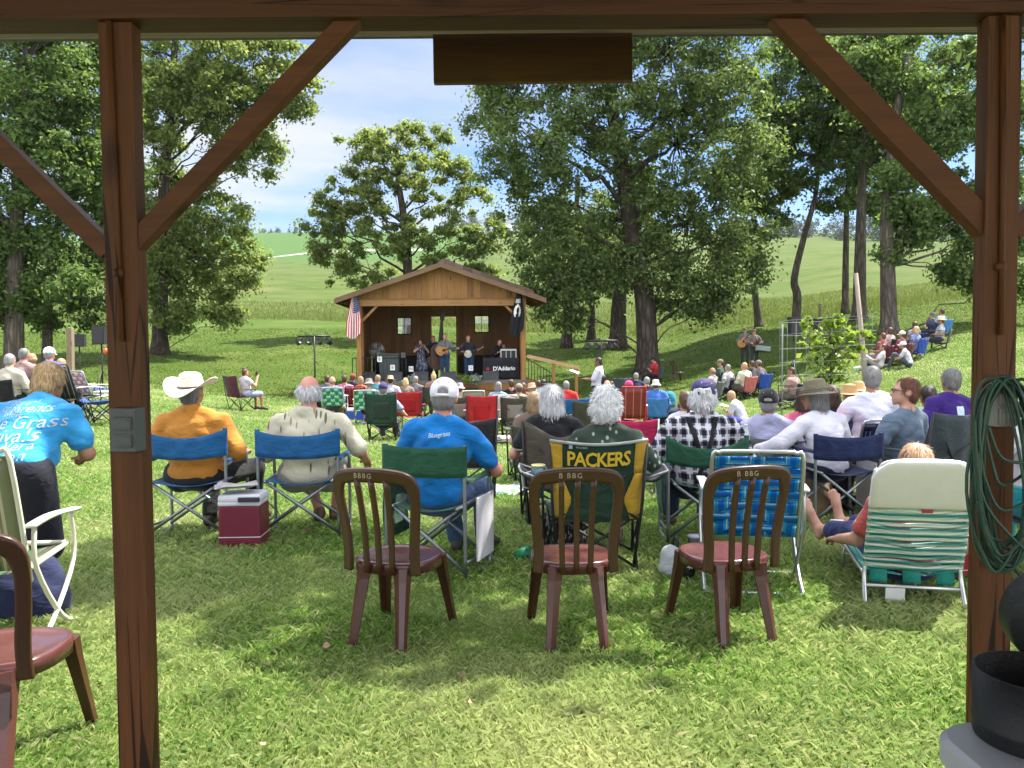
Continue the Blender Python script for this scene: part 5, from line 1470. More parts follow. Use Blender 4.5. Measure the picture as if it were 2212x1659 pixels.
def make_hat(hat, root, hc, Mh, s, fine):
    kind, c = hat[0], hat[1]
    T = lambda x, y, z: hc + Mh @ VV((x, y, z)) * s
    n = 40 if fine else 20
    def shaped(fn, na, nr, name, mat, th=.004):
        m = MB(); m.grid(fn, na, nr, th); return m.build(name, mat, root)
    if kind == 'cap' or kind == 'cap_front':
        m = cloth('cap_%d_%d_%d' % tuple(int(a * 255) for a in c), c, .8, .08)
        res = .009 if fine else .02
        Q = [('e', T3(T(0, -.012, .030)), tuple(a * s for a in (.093, .110, .098)), mat_cols(Mh)),
             ('-e', T3(T(0, -.0, -.105)), tuple(a * s for a in (.17, .19, .112)), mat_cols(Mh))]
        if fine: Q.append(('-e', T3(T(0, -.135, .022)), tuple(a * s for a in (.044, .05, .034)), mat_cols(Mh)))
        me = sdf_mesh(Q, res, .01, None, 'cap'); me.materials.append(m); o = obj('cap', me, root)
        def bill(a, b):
            x = (a - .5) * 2; y = .085 + (.085 * (1 - x * x * .75)) * b - (.045 * x * x)
            return T(x * .078 * (1 - .12 * b), y, .018 - .012 * b - .022 * x * x)
        mb = MB(); mb.grid(bill, 10, 4, .006); mb.build('cap_bill', m, root)
        if fine:
            ms = MB(); ms.grid(lambda a, b: T(.052 * (2 * a - 1), -.118 + .024 * (2 * a - 1) ** 2, -.006 + .018 * b), 8, 1, .004); ms.build('strap', m, root)
            mq = MB()
            for x, y, z in ((-.035, -.10, .085), (.035, -.10, .085)): mq.tube([T(x, y, z), T(x * 1.02, y * 1.05, z * 1.03)], .004, 8)
            mq.build('eyelet', basic('cap_eyelet', hsv_mul(c, .6), .7, 0, 5, 0), root)
    elif kind == 'cowboy':
        m = cloth('hat_felt', c, .75, .03)
        def brim(a, b):
            t = 2 * PI * a; r_ = .086 + .105 * b
            cx, cy = math.cos(t), math.sin(t)
            x = cx * r_ * .98; y = cy * r_ * 1.12
            z = .028 + .072 * b ** 1.4 * abs(cx) ** 1.8 - (.020 if cy > 0 else .050) * b * abs(cy) ** 2
            return T(x, y - .01, z)
        o = shaped(brim, n, 6, 'hat_brim', m, .004)
        def crown(a, b):
            t = 2 * PI * a; bb = b
            if bb < .75: k = bb / .75; r_ = 1 - .14 * k ** 1.5; z = .028 + .098 * k
            else: k = (bb - .75) / .25; r_ = .86 * (1 - k); z = .126 + .020 * math.sin(min(1, k * 1.6) * PI / 2)
            cx, cy = math.cos(t), math.sin(t)
            x = cx * .086 * r_; y = cy * .100 * r_
            top = max(0, (bb - .45) / .55)
            z -= top * .026 * math.exp(-(x / .016) ** 2) * (1 if y > -.085 else .7)
            z -= top * .012 * math.exp(-((abs(x) - .05) / .02) ** 2) * (1 if y > 0 else .3)
            z += .016 * top * (-y / .1) * .5
            return T(x, y - .01, z)
        shaped(crown, n, 16, 'hat_crown', m, .003)
        mb = MB(); mb.tube([T(.0885 * math.cos(t), -.01 + .1025 * math.sin(t), .036) for t in [2 * PI * i / 32 for i in range(32)]], .0055, 6, closed=True, flat=1.0); mb.build('hat_band', basic('hat_band_brown', (.09, .02, .02), .6, .1, 10, 0), root)
    elif kind in ('sun', 'bucket', 'straw'):
        m = cloth('hat_%d_%d_%d' % tuple(int(a * 255) for a in c), c, .9, .08)
        bw = {'sun': .085, 'bucket': .045, 'straw': .075}[kind]; hh = {'sun': .115, 'bucket': .085, 'straw': .10}[kind]
        def fn(a, b):
            t = 2 * PI * a; cx, cy = math.cos(t), math.sin(t)
            if b < .4: k = b / .4; r_ = 1 + (bw / .088) * (1 - k); z = .030 - (.020 if kind != 'bucket' else .05) * (1 - k) + .015 * (1 - k) * cx * cx * (1 if kind != 'bucket' else 0) + .005 * math.sin(t * 3) * (1 - k)
            elif b < .8: k = (b - .4) / .4; r_ = 1 - .14 * k; z = .030 + hh * k
            else: k = (b - .8) / .2; r_ = .86 * (1 - k); z = .030 + hh + .012 * math.sin(k * PI / 2)
            return T(cx * .088 * r_, cy * .104 * r_ - .01, z)
        shaped(fn, n, 20, 'hat', m, .003)
        if fine:
            for zz in (.045, .062):
                mb = MB(); mb.tube([T(.0875 * math.cos(t), -.01 + .1035 * math.sin(t), zz) for t in [2 * PI * i / 32 for i in range(32)]], .003, 5, closed=True); mb.build('hat_cord', basic('hat_cord', hsv_mul(c, .5), .8, 0, 5, 0), root)
# ------------------------------------------------------------------ stage building
SY = R(3.2)
_o = P(955, 800, 30.0)
SO = VV((_o.x, 30.0, -.58))
stage = empty('stage_building', SO, SY, 'open wooden bandstand with gable roof, two windows and a back doorway', 'stage')
SM = Matrix.Translation(SO) @ Matrix.Rotation(SY, 4, 'Z'); SI = SM.inverted()
def sl_(u, v, yl):
    """stage-local point at pixel (u,v) on the local plane y=yl"""
    lo, hi = 15.0, 60.0
    for _ in range(50):
        md = (lo + hi) / 2
        if (SI @ P(u, v, md)).y < yl: lo = md
        else: hi = md
    return SI @ P(u, v, lo)
FZ = sl_(955, 822, 0).z                     # stage floor height
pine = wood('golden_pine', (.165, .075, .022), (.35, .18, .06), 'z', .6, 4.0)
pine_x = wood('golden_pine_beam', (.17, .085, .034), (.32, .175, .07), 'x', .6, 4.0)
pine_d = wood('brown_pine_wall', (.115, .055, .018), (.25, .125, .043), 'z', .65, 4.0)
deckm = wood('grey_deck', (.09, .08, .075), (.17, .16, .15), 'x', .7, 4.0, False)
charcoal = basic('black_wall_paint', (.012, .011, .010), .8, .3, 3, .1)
blackm = basic('black_metal', (.012, .012, .013), .4, .1, 10, .02)
shing = None
m, nt, b = nt_new('brown_shingle'); br = N(nt, 'ShaderNodeTexBrick', i_Scale=1.0); br.inputs['Brick Width'].default_value = .33; br.inputs['Row Height'].default_value = .14; br.inputs['Mortar Size'].default_value = .012
br.inputs['Color1'].default_value = (.075, .048, .038, 1); br.inputs['Color2'].default_value = (.13, .09, .075, 1); br.inputs['Mortar'].default_value = (.05, .035, .03, 1)
L(nt, coords(nt, (1, 1, 1)), br.inputs['Vector']); L(nt, br.outputs['Color'], b.inputs['Base Color']); b.inputs['Roughness'].default_value = .95; bump(nt, b, br.outputs['Fac'], .4, -.02); shing = m
HW = 3.05; RW = 3.85; YD = 3.95
zh0, zh1 = sl_(955, 661, 0).z, sl_(955, 645, 0).z
zr = sl_(957, 566, -.45).z; ze_ = zh1 + .02
def sb(name, fn, mats, parent=None):
    mb = MB(); fn(mb); return mb.build(name, mats, parent or stage)
sb('floor', lambda m: m.box((0, YD / 2 - .05, FZ - .05), (2 * HW + .3, YD + .3, .10)), deckm)
sb('skirt', lambda m: [m.box((0, -.17, FZ - .24), (2 * HW + .26, .03, .26)), m.box((0, -.16, FZ - .62), (2 * HW + .26, .03, .44))] and [m.box((s * (HW + .12), YD / 2, FZ / 2 - .1), (.03, YD, FZ - .02)) for s in (-1, 1)], pine_d)
for s in (-1, 1):
    sb('post', lambda m: m.box((s * HW, 0, zh0 / 2), (.17, .17, zh0), None, 0, .006), pine)
    sb('post', lambda m: m.box((s * (HW - .02), .62, (zh1) / 2), (.14, .12, zh1), None, 0, .006), pine_d)
    sb('brace', lambda m: m.beam((s * (HW - .05), 0, zh0 - .62), (s * (HW - .68), 0, zh0 + .02), .09, .10, (0, 1, 0)), pine_x)
    def sidew(m):
        for k in range(16): m.box((s * (HW + .04), .70 + (YD - .70) * (k + .5) / 16, (FZ + zh1) / 2), (.03 + .006 * (k % 2), (YD - .70) / 16, zh1 - FZ))
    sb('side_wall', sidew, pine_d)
sb('header_beam', lambda m: m.box((0, -.01, (zh0 + zh1) / 2 - .015), (2 * HW + .2, .20, zh1 - zh0 - .03), None, 0, .008), pine_x)
sb('ledge', lambda m: m.box((0, .0, zh1 - .01), (2 * HW + .24, .26, .03)), pine_d)
slope = (zr - ze_) / RW
def gable(m):
    n = 26
    for k in range(n):
        x0 = -HW - .1 + (2 * HW + .2) * k / n; x1 = x0 + (2 * HW + .2) / n - .006; dy = .012 * (k % 2)
        zt = lambda x: zr - .12 - slope * abs(x)
        xs = [x0, x1] if x0 * x1 > 0 else [x0, 0, x1]
        m.prism([(x0, zh1 + .006), (x1, zh1 + .006)] + [(x, zt(x)) for x in xs[::-1]], .04 + dy, .07 + dy)
sb('gable', gable, pine)
# roof: two slopes with shingles and fascia boards
y0, y1 = -.48, YD + .45
for s in (-1, 1):
    def rf(m):
        a = (0, zr); b_ = (s * RW, ze_ - .02)
        pts_ = [(a[0], a[1]), (b_[0], b_[1]), (b_[0], b_[1] - .06), (a[0], a[1] - .06)]
        m.prism(pts_ if s > 0 else pts_[::-1], y0 + .03, y1, 0)
    ro = sb('roof', rf, shing)
    if s > 0: sb('shingle_layer', lambda m: m.prism([(-.12, zr + .02), (.10, zr + .16), (RW - .45, ze_ + .14 + slope * .40), (RW - .28, ze_ + .02), (0, zr + .003)][::-1], y0 + .30, y1 - .02), shing)
    sb('fascia', lambda m: m.prism([(0, zr - .02), (s * (RW + .03), ze_ - .05), (s * (RW + .03), ze_ - .22), (0, zr - .19)], y0 - .015, y0 + .022, 0), wood('roof_fascia', (.095, .052, .03), (.19, .115, .068), 'x', .7))
    sb('eave', lambda m: m.box((s * (RW + .015), (y0 + y1) / 2, ze_ - .12), (.03, y1 - y0, .16)), pine_d)
    for k in range(6): sb('rafter', lambda m: m.beam((s * .05, .9 + k * .55, zr - .16), (s * (RW - .1), .9 + k * .55, ze_ - .14), .05, .12, (0, 1, 0)), pine_d)
# back wall with openings
ops = []
for (u0, v0, u1, v1, kind) in ((859, 687, 888, 721, 'w'), (932, 684, 986, 0, 'd'), (1026, 683, 1055, 717, 'w')):
    a = sl_(u0, v0, YD - .1); bq = sl_(u1, v1 if v1 else 790, YD - .1)
    ops.append((a.x, bq.x, bq.z if kind == 'w' else FZ, a.z, kind))
def wallbits(m):
    cols = []
    xs = -HW - .02
    n = 30; W_ = 2 * HW + .04
    edges = sorted([xs + W_ * k / n for k in range(n + 1)] + [o[0] for o in ops] + [o[1] for o in ops])
    for k in range(len(edges) - 1):
        x0, x1 = edges[k], edges[k + 1]
        if x1 - x0 < .01: continue
        xm = (x0 + x1) / 2; dy = .010 * (k % 2); op = next((o for o in ops if o[0] < xm < o[1]), None)
        zt = zr - .10 - slope * max(abs(x0), abs(x1))
        segs = [(FZ + .9, zt)] if op is None else ([(op[3], zt)] + ([(FZ + .9, op[2])] if op[4] == 'w' else []))
        for z0, z1 in segs:
            if z1 - z0 > .01: m.box((xm, YD - .06 - dy, (z0 + z1) / 2), (x1 - x0, .03, z1 - z0))
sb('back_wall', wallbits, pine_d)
def lowwall(m):
    d = ops[1]
    for x0, x1 in ((-HW + .02, d[0] - .02), (d[1] + .02, HW - .02)): m.box(((x0 + x1) / 2, YD - .09, FZ + .46), (x1 - x0, .03, .92))
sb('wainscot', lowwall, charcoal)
m_, nt, b = nt_new('window_glass'); g1 = N(nt, 'ShaderNodeBsdfGlossy', i_Roughness=.02); t1 = N(nt, 'ShaderNodeBsdfTransparent'); mx = N(nt, 'ShaderNodeMixShader', i_Fac=.06)
t1.inputs[0].default_value = (.93, .96, .94, 1); L(nt, t1.outputs[0], mx.inputs[1]); L(nt, g1.outputs[0], mx.inputs[2]); L(nt, mx.outputs[0], nt.nodes['Material Output'].inputs[0]); glassm = m_
frm = basic('dark_window_frame', (.03, .025, .02), .6, .1, 5, 0)
for (x0, x1, z0, z1, k) in ops:
    cx, cz, w_, h_ = (x0 + x1) / 2, (z0 + z1) / 2, x1 - x0, z1 - z0
    if k == 'w':
        wi = sb('window', lambda m: [m.box((cx, YD - .07, z0 - .02), (w_ + .1, .09, .05)), m.box((cx, YD - .07, z1 + .02), (w_ + .1, .09, .05)), m.box((x0 - .02, YD - .07, cz), (.05, .09, h_)), m.box((x1 + .02, YD - .07, cz), (.05, .09, h_)), m.box((cx, YD - .07, cz), (.022, .03, h_)), m.box((cx, YD - .072, cz), (w_, .026, .022))], frm)
        sb('pane', lambda m: m.box((cx, YD - .05, cz), (w_, .004, h_)), glassm, wi)
    else:
        dr = sb('doorway', lambda m: [m.box((x0 - .04, YD - .06, cz), (.08, .12, h_)), m.box((x1 + .04, YD - .06, cz), (.08, .12, h_)), m.box((cx, YD - .06, z1 + .04), (w_ + .16, .12, .08))], pine_d)
        xm = sl_(955, 740, YD - .1).x
        sb('mullion', lambda m: m.box((xm, YD - .02, cz), (.10, .06, h_)), frm, dr)
# stair / ramp on the right with its railing
def W2S(u, v, D): return SI @ P(u, v, D)
ramp_o = empty('entry_ramp', SO, SY, 'wooden ramp with sloping handrail and black balusters at the stage side', 'ramp')
def rb(name, fn, mats):
    mb = MB(); fn(mb); return mb.build(name, mats, ramp_o)
r0 = VV((HW + .14, -.05, FZ)); r1 = VV((HW + 2.35, .05, .12))
rb('deck', lambda m: [m.beam(r0 + VV((0, dy, -.03)), r1 + VV((0, dy, -.03)), .20, .035, (0, 1, 0)) for dy in (.12, .34, .56, .78, 1.0)] , pine_x)
h0, h1 = sl_(1138, 769, -.1), sl_(1250, 794, -.1)
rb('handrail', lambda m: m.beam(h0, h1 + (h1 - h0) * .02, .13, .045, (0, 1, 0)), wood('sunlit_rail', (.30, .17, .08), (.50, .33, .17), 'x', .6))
for t in (.52, .96):
    p = h0.lerp(h1, t); rb('post', lambda m: m.box((p.x, p.y + .08, (p.z - .3) / 2), (.11, .11, p.z + .3 - .06), None, 0, .006), pine)
for k in range(9):
    t = (k + .6) / 19; p = h0.lerp(h1, t * 1.1); z0 = FZ + .05 - (FZ - .12) * t * 1.1
    rb('baluster', lambda m: m.tube([(p.x, p.y + .08, z0), (p.x, p.y + .08, p.z - .10 - .55 * t)], .012, 6), blackm)
rb('lower_rail', lambda m: m.beam(h0 + VV((0, .08, -.09)), h0.lerp(h1, .60) + VV((0, .08, -.52)), .03, .03, (0, 1, 0)), blackm)

def on_stage(x, y, z=0): return SM @ VV((x, y, FZ + z))
def st_x(u, y): return sl_(u, 790, y).x
# ---- flags
def flag(name, label, u, vtop, wpx, hpx, yl, fn_mi, mats, lean):
    top = SM @ sl_(u, vtop, yl); r = empty(name, top, SY, label, 'flag')
    W_, H_ = wpx * 30 / F_PX, hpx * 30 / F_PX
    mb = MB(); mb.tube([(0, .02, .12), (lean * .25, .10, -.95)], .014, 6); mb.lathe([(.001, .12), (.025, .14), (.001, .17)], (0, .02, 0), 8); mb.build('flagpole', wood('pole_wood', (.2, .12, .06), (.35, .22, .12), 'z'), r)
    na, nb = 39, 40
    V = []; F = []; mi = []
    for j in range(nb + 1):
        b_ = j / nb
        for i in range(na + 1):
            a = i / na
            spread = .35 + .65 * min(1, b_ * 1.6)
            x = (a - .5) * W_ * spread + lean * b_ * W_ * .8; y = -.03 + .07 * math.sin(a * 9 + b_ * 3) * spread; z = -H_ * (b_ * (.86 + .14 * math.sin(a * PI * .9 + .4)))
            V.append((x, y, z))
    for j in range(nb):
        for i in range(na):
            F.append((j * (na + 1) + i, j * (na + 1) + i + 1, (j + 1) * (na + 1) + i + 1, (j + 1) * (na + 1) + i)); mi.append(fn_mi((i + .5) / na, (j + .5) / nb, i, j))
    mb = MB(); mb.V = V; mb.Fa = F; mb.mi = mi; mb.sm = [True] * len(F); mb.build('cloth', mats, r)
fr_, fw_, fb_, fk_ = cloth('flag_red', (.42, .02, .03)), cloth('flag_white', (.72, .70, .70)), cloth('flag_blue', (.02, .03, .14)), cloth('flag_black', (.008, .008, .010))
def usf(a, b_, i, j):
    if b_ < .40 and a > .42: return 1 if (i % 4 == 1 and j % 4 == 2) or (i % 4 == 3 and j % 4 == 0) else 2
    return 0 if int(a * 13) % 2 == 0 else 1
flag('stars_and_stripes_flag', 'red white and blue striped flag drooping from the left stage post', 766, 640, 33, 90, -.22, usf, [fr_, fw_, fb_], -.12)
def pow_(a, b_, i, j):
    dx, dy = (a - .42) / .30, (b_ - .44) / .16
    q = dx * dx + dy * dy
    if .16 < b_ < .24 and .12 < a < .72: return 1 if (i % 5 in (0, 1, 3)) else 0
    if q < 1:
        head_ = ((a - .46) / .13) ** 2 + ((b_ - .42) / .085) ** 2 < 1
        return 0 if (head_ or (b_ > .50 and abs(a - .44) < .12)) else 1
    return 0
flag('black_flag', 'black flag with a white roundel and head silhouette on the right post', 1122, 632, 30, 92, -.22, pow_, [fk_, fw_], -.28)

# ---- things on the stage
def tt(name, u, y, label, cat, rz=0, group=None, dz=0): return empty(name, on_stage(st_x(u, y), y, dz), SY + rz, label, cat, group)
# black metal guard rail, left front
gr = tt('guard_rail', 820, .05, 'black metal guard rail along the left front of the stage', 'railing')
mb = MB(); mb.tube([(-1.0, 0, .86), (.98, 0, .86)], .02, 6); mb.tube([(-1.0, 0, .08), (.98, 0, .08)], .016, 6); mb.build('rail', blackm, gr)
for k in range(15):
    mb = MB(); mb.tube([(-1.0 + 1.98 * k / 14, 0, 0 if k in (0, 14) else .08), (-1.0 + 1.98 * k / 14, 0, .86)], .018 if k in (0, 14) else .009, 6); mb.build('post' if k in (0, 14) else 'baluster', blackm, gr)
bn = tt('storage_bin', 842, .9, 'dark green grey bin behind the black guard rail', 'bin')
gbin = plastic('green_grey_bin', (.04, .055, .05), .5)
mb = MB(); mb.box((0, 0, .48), (.72, .6, .96), None, 0, .04); mb.build('body', gbin, bn); mb = MB(); mb.box((0, 0, .99), (.78, .66, .06), None, 0, .02); mb.build('lid', gbin, bn)
fn_ = tt('pedestal_fan', 815, 1.8, 'round pedestal fan at the left end of the stage', 'fan')
mb = MB(); mb.lathe([(.22, 0), (.22, .03), (.03, .05), (.018, .06), (.018, 1.12)], n=16); mb.build('stand', blackm, fn_)
mb = MB()
for k in range(16): mb.tube([(.04 * math.cos(k * PI / 8), -.10, 1.15 + .04 * math.sin(k * PI / 8)), (.30 * math.cos(k * PI / 8), -.05, 1.15 + .30 * math.sin(k * PI / 8))], .004, 4)
for rr in (.12, .22, .30): mb.tube([(rr * math.cos(t), -.07, 1.15 + rr * math.sin(t)) for t in [i * PI / 12 for i in range(24)]], .006, 5, closed=True)
mb.build('cage', basic('grey_wire', (.4, .4, .38), .4, .05, 5, 0, metal=.4), fn_)
for k in range(4):
    mb = MB(); mb.grid(lambda a, b_: (.27 * a * math.cos(k * PI / 2 + b_ * .9), -.03 + .04 * b_, 1.15 + .27 * a * math.sin(k * PI / 2 + b_ * .9)), 4, 4, .004); mb.build('blade', plastic('grey_blade', (.3, .3, .3)), fn_)
for i, u in enumerate((795, 852, 908, 968, 1060)):
    wd_ = tt('floor_monitor', u, -.0 if i else .5, ('wedge monitor behind the guard rail', 'wedge monitor left of the fiddler', 'wedge monitor before the fiddler', 'wedge monitor before the guitarist', 'wedge monitor beside the black table banner')[i], 'monitor', 0, 'wedge monitors along the stage front')
    mb = MB(); mb.prism([(-.27, 0), (.27, 0), (.27, .30), (-.27, .30)], 0, .02); mb.V = []; mb.Fa = []; mb.mi = []; mb.sm = []
    V = [(-.29, -.16, 0), (.29, -.16, 0), (.29, .22, 0), (-.29, .22, 0), (-.29, -.16, .22), (.29, -.16, .22), (.29, .10, .34), (-.29, .10, .34), (-.29, .22, .20), (.29, .22, .20)]
    mb.add(V, [(0, 3, 2, 1), (0, 1, 5, 4), (4, 5, 6, 7), (7, 6, 9, 8), (8, 9, 2, 3), (0, 4, 7, 8, 3), (1, 2, 9, 6, 5)]); mb.build('cabinet', basic('grey_black_cabinet', (.05, .05, .055), .6), wd_)
    mb = MB(); mb.grid(lambda a, b_: (-.25 + .5 * a, .195 - .0 * b_, .03 + .15 * b_), 1, 1, .004); mb.build('grille', blackm, wd_)
# music banner on the sound desk
bt = tt('banner_table', 1082, .35, 'table draped with a black banner lettered in white', 'table')
mb = MB(); mb.box((0, .3, .78), (1.30, .6, .04)); mb.build('tabletop', blackm, bt)
def drape(a, b_): return ((a - .5) * 1.36, -.02 - .035 * math.sin(a * 17) * (1 - b_) - .02 * math.sin(a * 5), .03 + .80 * b_)
mb = MB(); mb.grid(drape, 30, 6, .006); bc = mb.build('banner', cloth('banner_black', (.014, .014, .018), .8), bt)
for sx in (-.6, .6):
    for sy in (.08, .54):
        mb = MB(); mb.tube([(sx, sy, 0), (sx, sy, .77)], .015, 6); mb.build('leg', blackm, bt)
me = text_mesh("D'Addario", .215, .002, spacing=.92, offset=.004); warp(me, lambda c: VV((c.x * 1.02 + .12, -.068 - c.z, .42 + .025 * c.x + c.y))); obj('lettering', me, bc, basic('banner_white', (.75, .75, .75), .7, .03, 5, 0))
mb = MB(); mb.lathe([(.001, 0), (.075, 0), (.075, .004), (.001, .004)], (-.50, -.062, .40), 20, 0, Euler((R(90), 0, 0)).to_matrix()); mb.build('emblem', basic('banner_red', (.25, .02, .03), .7, .05, 5, 0), bc)
rk = tt('mixer_rack', 1098, .6, 'silver edged rack case standing on the draped table', 'equipment case', 0, None, .80)
mb = MB(); mb.box((0, 0, .16), (.56, .4, .28)); mb.build('body', blackm, rk)
mb = MB()
for s in (-1, 1):
    mb.box((s * .285, -.2, .16), (.03, .03, .34)); mb.box((0, -.2, .16 + s * .155), (.54, .03, .03)); mb.box((s * .09, -.205, .16), (.02, .02, .26))
mb.build('rim', tube_metal('rack_silver', (.5, .5, .5), .4), rk)
mb = MB(); mb.box((0, 0, .345), (.6, .42, .03)); mb.build('lid', plastic('white_lid', (.5, .5, .48)), rk)
for i, (u, y) in enumerate(((930, .5), (962, .4), (1046, .6), (905, .9))):
    ms = tt('microphone_stand', u, y, ('microphone stand in front of the fiddler', 'microphone stand in front of the guitarist', 'microphone stand in front of the banjo player', 'microphone stand furthest to the left on the stage')[i], 'microphone stand', 0, 'microphone stands on the stage')
    mb = MB(); mb.lathe([(.14, 0), (.14, .02), (.012, .03), (.011, 1.45)], n=10); mb.build('pole', blackm, ms)
    mb = MB(); mb.tube([(0, 0, 1.43), (0, .10, 1.5), (0, .22, 1.5)], .012, 6); mb.tube([(0, .22, 1.5), (0, .28, 1.5)], .026, 8); mb.build('microphone', blackm, ms)
card = basic('white_card', (.75, .75, .72), .7, .02, 5, 0)
for i, (u, v, y, ch) in enumerate(((848, 794, .02, 'B'), (888, 797, .25, 'N'), (1017, 795, .2, 'G'), (820, 776, .0, 'B'), (871, 767, 2.0, 'H'))):
    p = SM @ sl_(u, v, y); c = empty('letter_card', p, SY, ('white letter card on the storage bin', 'white letter card left of the fiddler', 'white letter card by the banjo player', 'white letter card in front of the fan', 'white letter card on the black back wall')[i], 'sign', 'white letter cards on the stage')
    if i == 4: c.location = SM @ sl_(u, v, YD - .115)
    mb = MB(); mb.box((0, 0, 0), (.17, .01, .20)); mb.build('card', card, c)
    me = text_mesh(ch, .17, .001); warp(me, lambda q: VV((q.x, -.007 - q.z, q.y))); obj('lettering', me, c, blackm)
def pot_plant(u, y, label, white):
    pl = tt('potted_plant', u, y, label, 'plant', 0, 'potted plants along the stage front', -.55)
    mb = MB(); mb.lathe([(.12, 0), (.17, .28), (.18, .30), (.15, .30)], n=14); mb.build('pot', basic('dark_pot', (.06, .04, .03), .6), pl)
    rg_ = np.random.default_rng(int(u)); V, Fq = leaf_cloud([(rg_.normal() * .12, rg_.normal() * .1, .5 + rg_.random() * .25) for _ in range(9)], [.11] * 9, 420, .09, int(u)); obj('foliage', mesh_np('foliage', V, Fq), pl, leafS if not white else leaf_mat('pale_herb', (.18, .22, .16), (.5, .52, .5), .3))
pot_plant(836 + 50, -.45, 'green pot plant with pale tips by the guard rail', True); pot_plant(1006, -.45, 'potted green plant before the banjo player', False); pot_plant(1024, -.40, 'white flowering pot plant before the banjo player', True)

# ---- musicians
def perf(u, y, rz, label, **kw):
    return person(on_stage(st_x(u, y), y), SY + PI + rz, label, 'stand', res=.025, group='musicians on the stage', **kw)
jean = (.018, .045, .10)
fid, fi = perf(910, 1.3, .35, 'woman fiddler with long dark hair in a blue flowered dress', s=.93, hair=('long', 'dark'), shirt=None, legs=None, dress=print_mat('dress_print', (.05, .055, .09), (.30, .31, .36), 9, .25, (1, 1, 1.5)), arms={'l': ((-.12, .10, -.20), (.05, .22, -.02)), 'r': ((.12, .14, -.18), (-.02, .30, -.04))}, shoes=(.04, .02, .02), face=True, head=(20, 10, 12))
bas, bi = perf(937, 1.9, .1, 'bass player in black standing behind the fiddler', hair=('short', 'black'), shirt=((.012, .012, .014), 'long'), legs=((.012, .012, .016), 'long'), arms={'l': ((-.16, .12, -.10), (-.10, .28, .12)), 'r': ((.14, .10, -.22), (-.02, .30, -.30))}, face=True)
gui, gi = perf(961, .95, -.1, 'tall guitarist in a grey shirt and blue jeans at centre stage', s=1.04, hair=('buzz', 'brown'), shirt=((.14, .15, .17), 'long'), legs=(jean, 'long'), arms={'l': ((-.12, .05, -.24), (-.30, .28, -.20)), 'r': ((.13, -.02, -.25), (.0, .22, -.30))}, face=True)
ban, bj = perf(1013, 1.2, .25, 'bearded banjo player in a dark shirt and jeans', s=1.0, girth=1.1, hair=('buzz', 'grey'), shirt=((.02, .02, .028), 'elbow'), legs=(jean, 'long'), arms={'l': ((-.13, .04, -.24), (-.26, .26, -.14)), 'r': ((.12, .0, -.26), (.02, .24, -.30))}, face=True)
e1, _ = perf(1068, 1.6, .9, 'sound engineer in black bent over the desk', s=.95, hair=('short', 'brown'), shirt=((.012, .012, .014), 'elbow'), legs=((.012, .012, .016), 'long'), arms='fold', recline=-28, face=True)
e2, _ = perf(1090, 2.2, .5, 'person half hidden behind the rack case', s=.80, hair=('short', 'sand'), shirt=((.05, .035, .03), 'short'), legs=((.02, .02, .03), 'long'), arms='fold', face=True)
def instrument(root, info, kind, label, off, ang, tilt=0):
    """held across the body; local x along the neck"""
    c = info['B'](*off); M4 = root.matrix_basis
    r = empty(kind, Matrix.Translation(root.location) @ Matrix.Rotation(root.rotation_euler.z, 4, 'Z') @ c, 0, label, kind)
    r.rotation_euler = (Matrix.Rotation(root.rotation_euler.z, 3, 'Z') @ Euler((0, ang, tilt)).to_matrix()).to_euler()
    k = {'guitar': 1, 'fiddle': .42, 'banjo': .9, 'upright_bass': 2.2, 'mandolin': .6}[kind]
    wd = basic(kind + '_varnish', {'guitar': (.38, .16, .04), 'fiddle': (.16, .05, .02), 'banjo': (.55, .52, .45), 'upright_bass': (.07, .028, .012), 'mandolin': (.14, .05, .02)}[kind], .3, .15, 3, .02)
    mb = MB()
    if kind == 'banjo': mb.lathe([(.001, -.04), (.14, -.04), (.15, -.03), (.15, .03), (.14, .035), (.001, .035)], (0, 0, 0), 24, 0, Euler((R(90), 0, 0)).to_matrix())
    else:
        n = 28; pr = []
        for i in range(n):
            t = 2 * PI * i / n; x = math.cos(t); rr = .20 - .035 * math.cos(2 * t + .0) * 1.0 + (.02 if x < 0 else -.015)
            pr.append((x * .24 * k, math.sin(t) * (.185 - .05 * math.exp(-((x - .15) / .3) ** 2) + (.02 if x < -.2 else -.012)) * k))
        mb.prism(pr, -.05 * k, .05 * k)
    mb.build('body', wd, r)
    dk = basic('dark_fretboard', (.03, .018, .012), .5, .1, 5, 0)
    mb = MB(); mb.box((.40 * k, .055 * k, 0), (.52 * k, .02 * k, .05 * k)); mb.box((.74 * k, .05 * k, 0), (.17 * k, .02 * k, .08 * k)); mb.build('neck', dk, r)
    if kind != 'banjo':
        mb = MB(); mb.lathe([(.001, 0), (.05 * k, 0), (.05 * k, .002), (.001, .002)], (.05 * k, .052 * k, 0), 16, 0, Euler((R(-90), 0, 0)).to_matrix()); mb.build('sound_hole', dk, r)
instrument(gui, gi, 'guitar', 'honey coloured acoustic guitar held by the centre guitarist', (.06, .19, .12), PI + .22)
instrument(ban, bj, 'banjo', 'round white-headed banjo held by the bearded player', (.08, .19, .02), PI + .5)
instrument(fid, fi, 'fiddle', 'small brown fiddle under the chin of the dark haired woman', (-.03, .20, .47), PI + .1)
instrument(bas, bi, 'upright_bass', 'large dark upright bass whose neck rises before the doorway', (-.14, .30, -.10), -PI / 2 - .12)

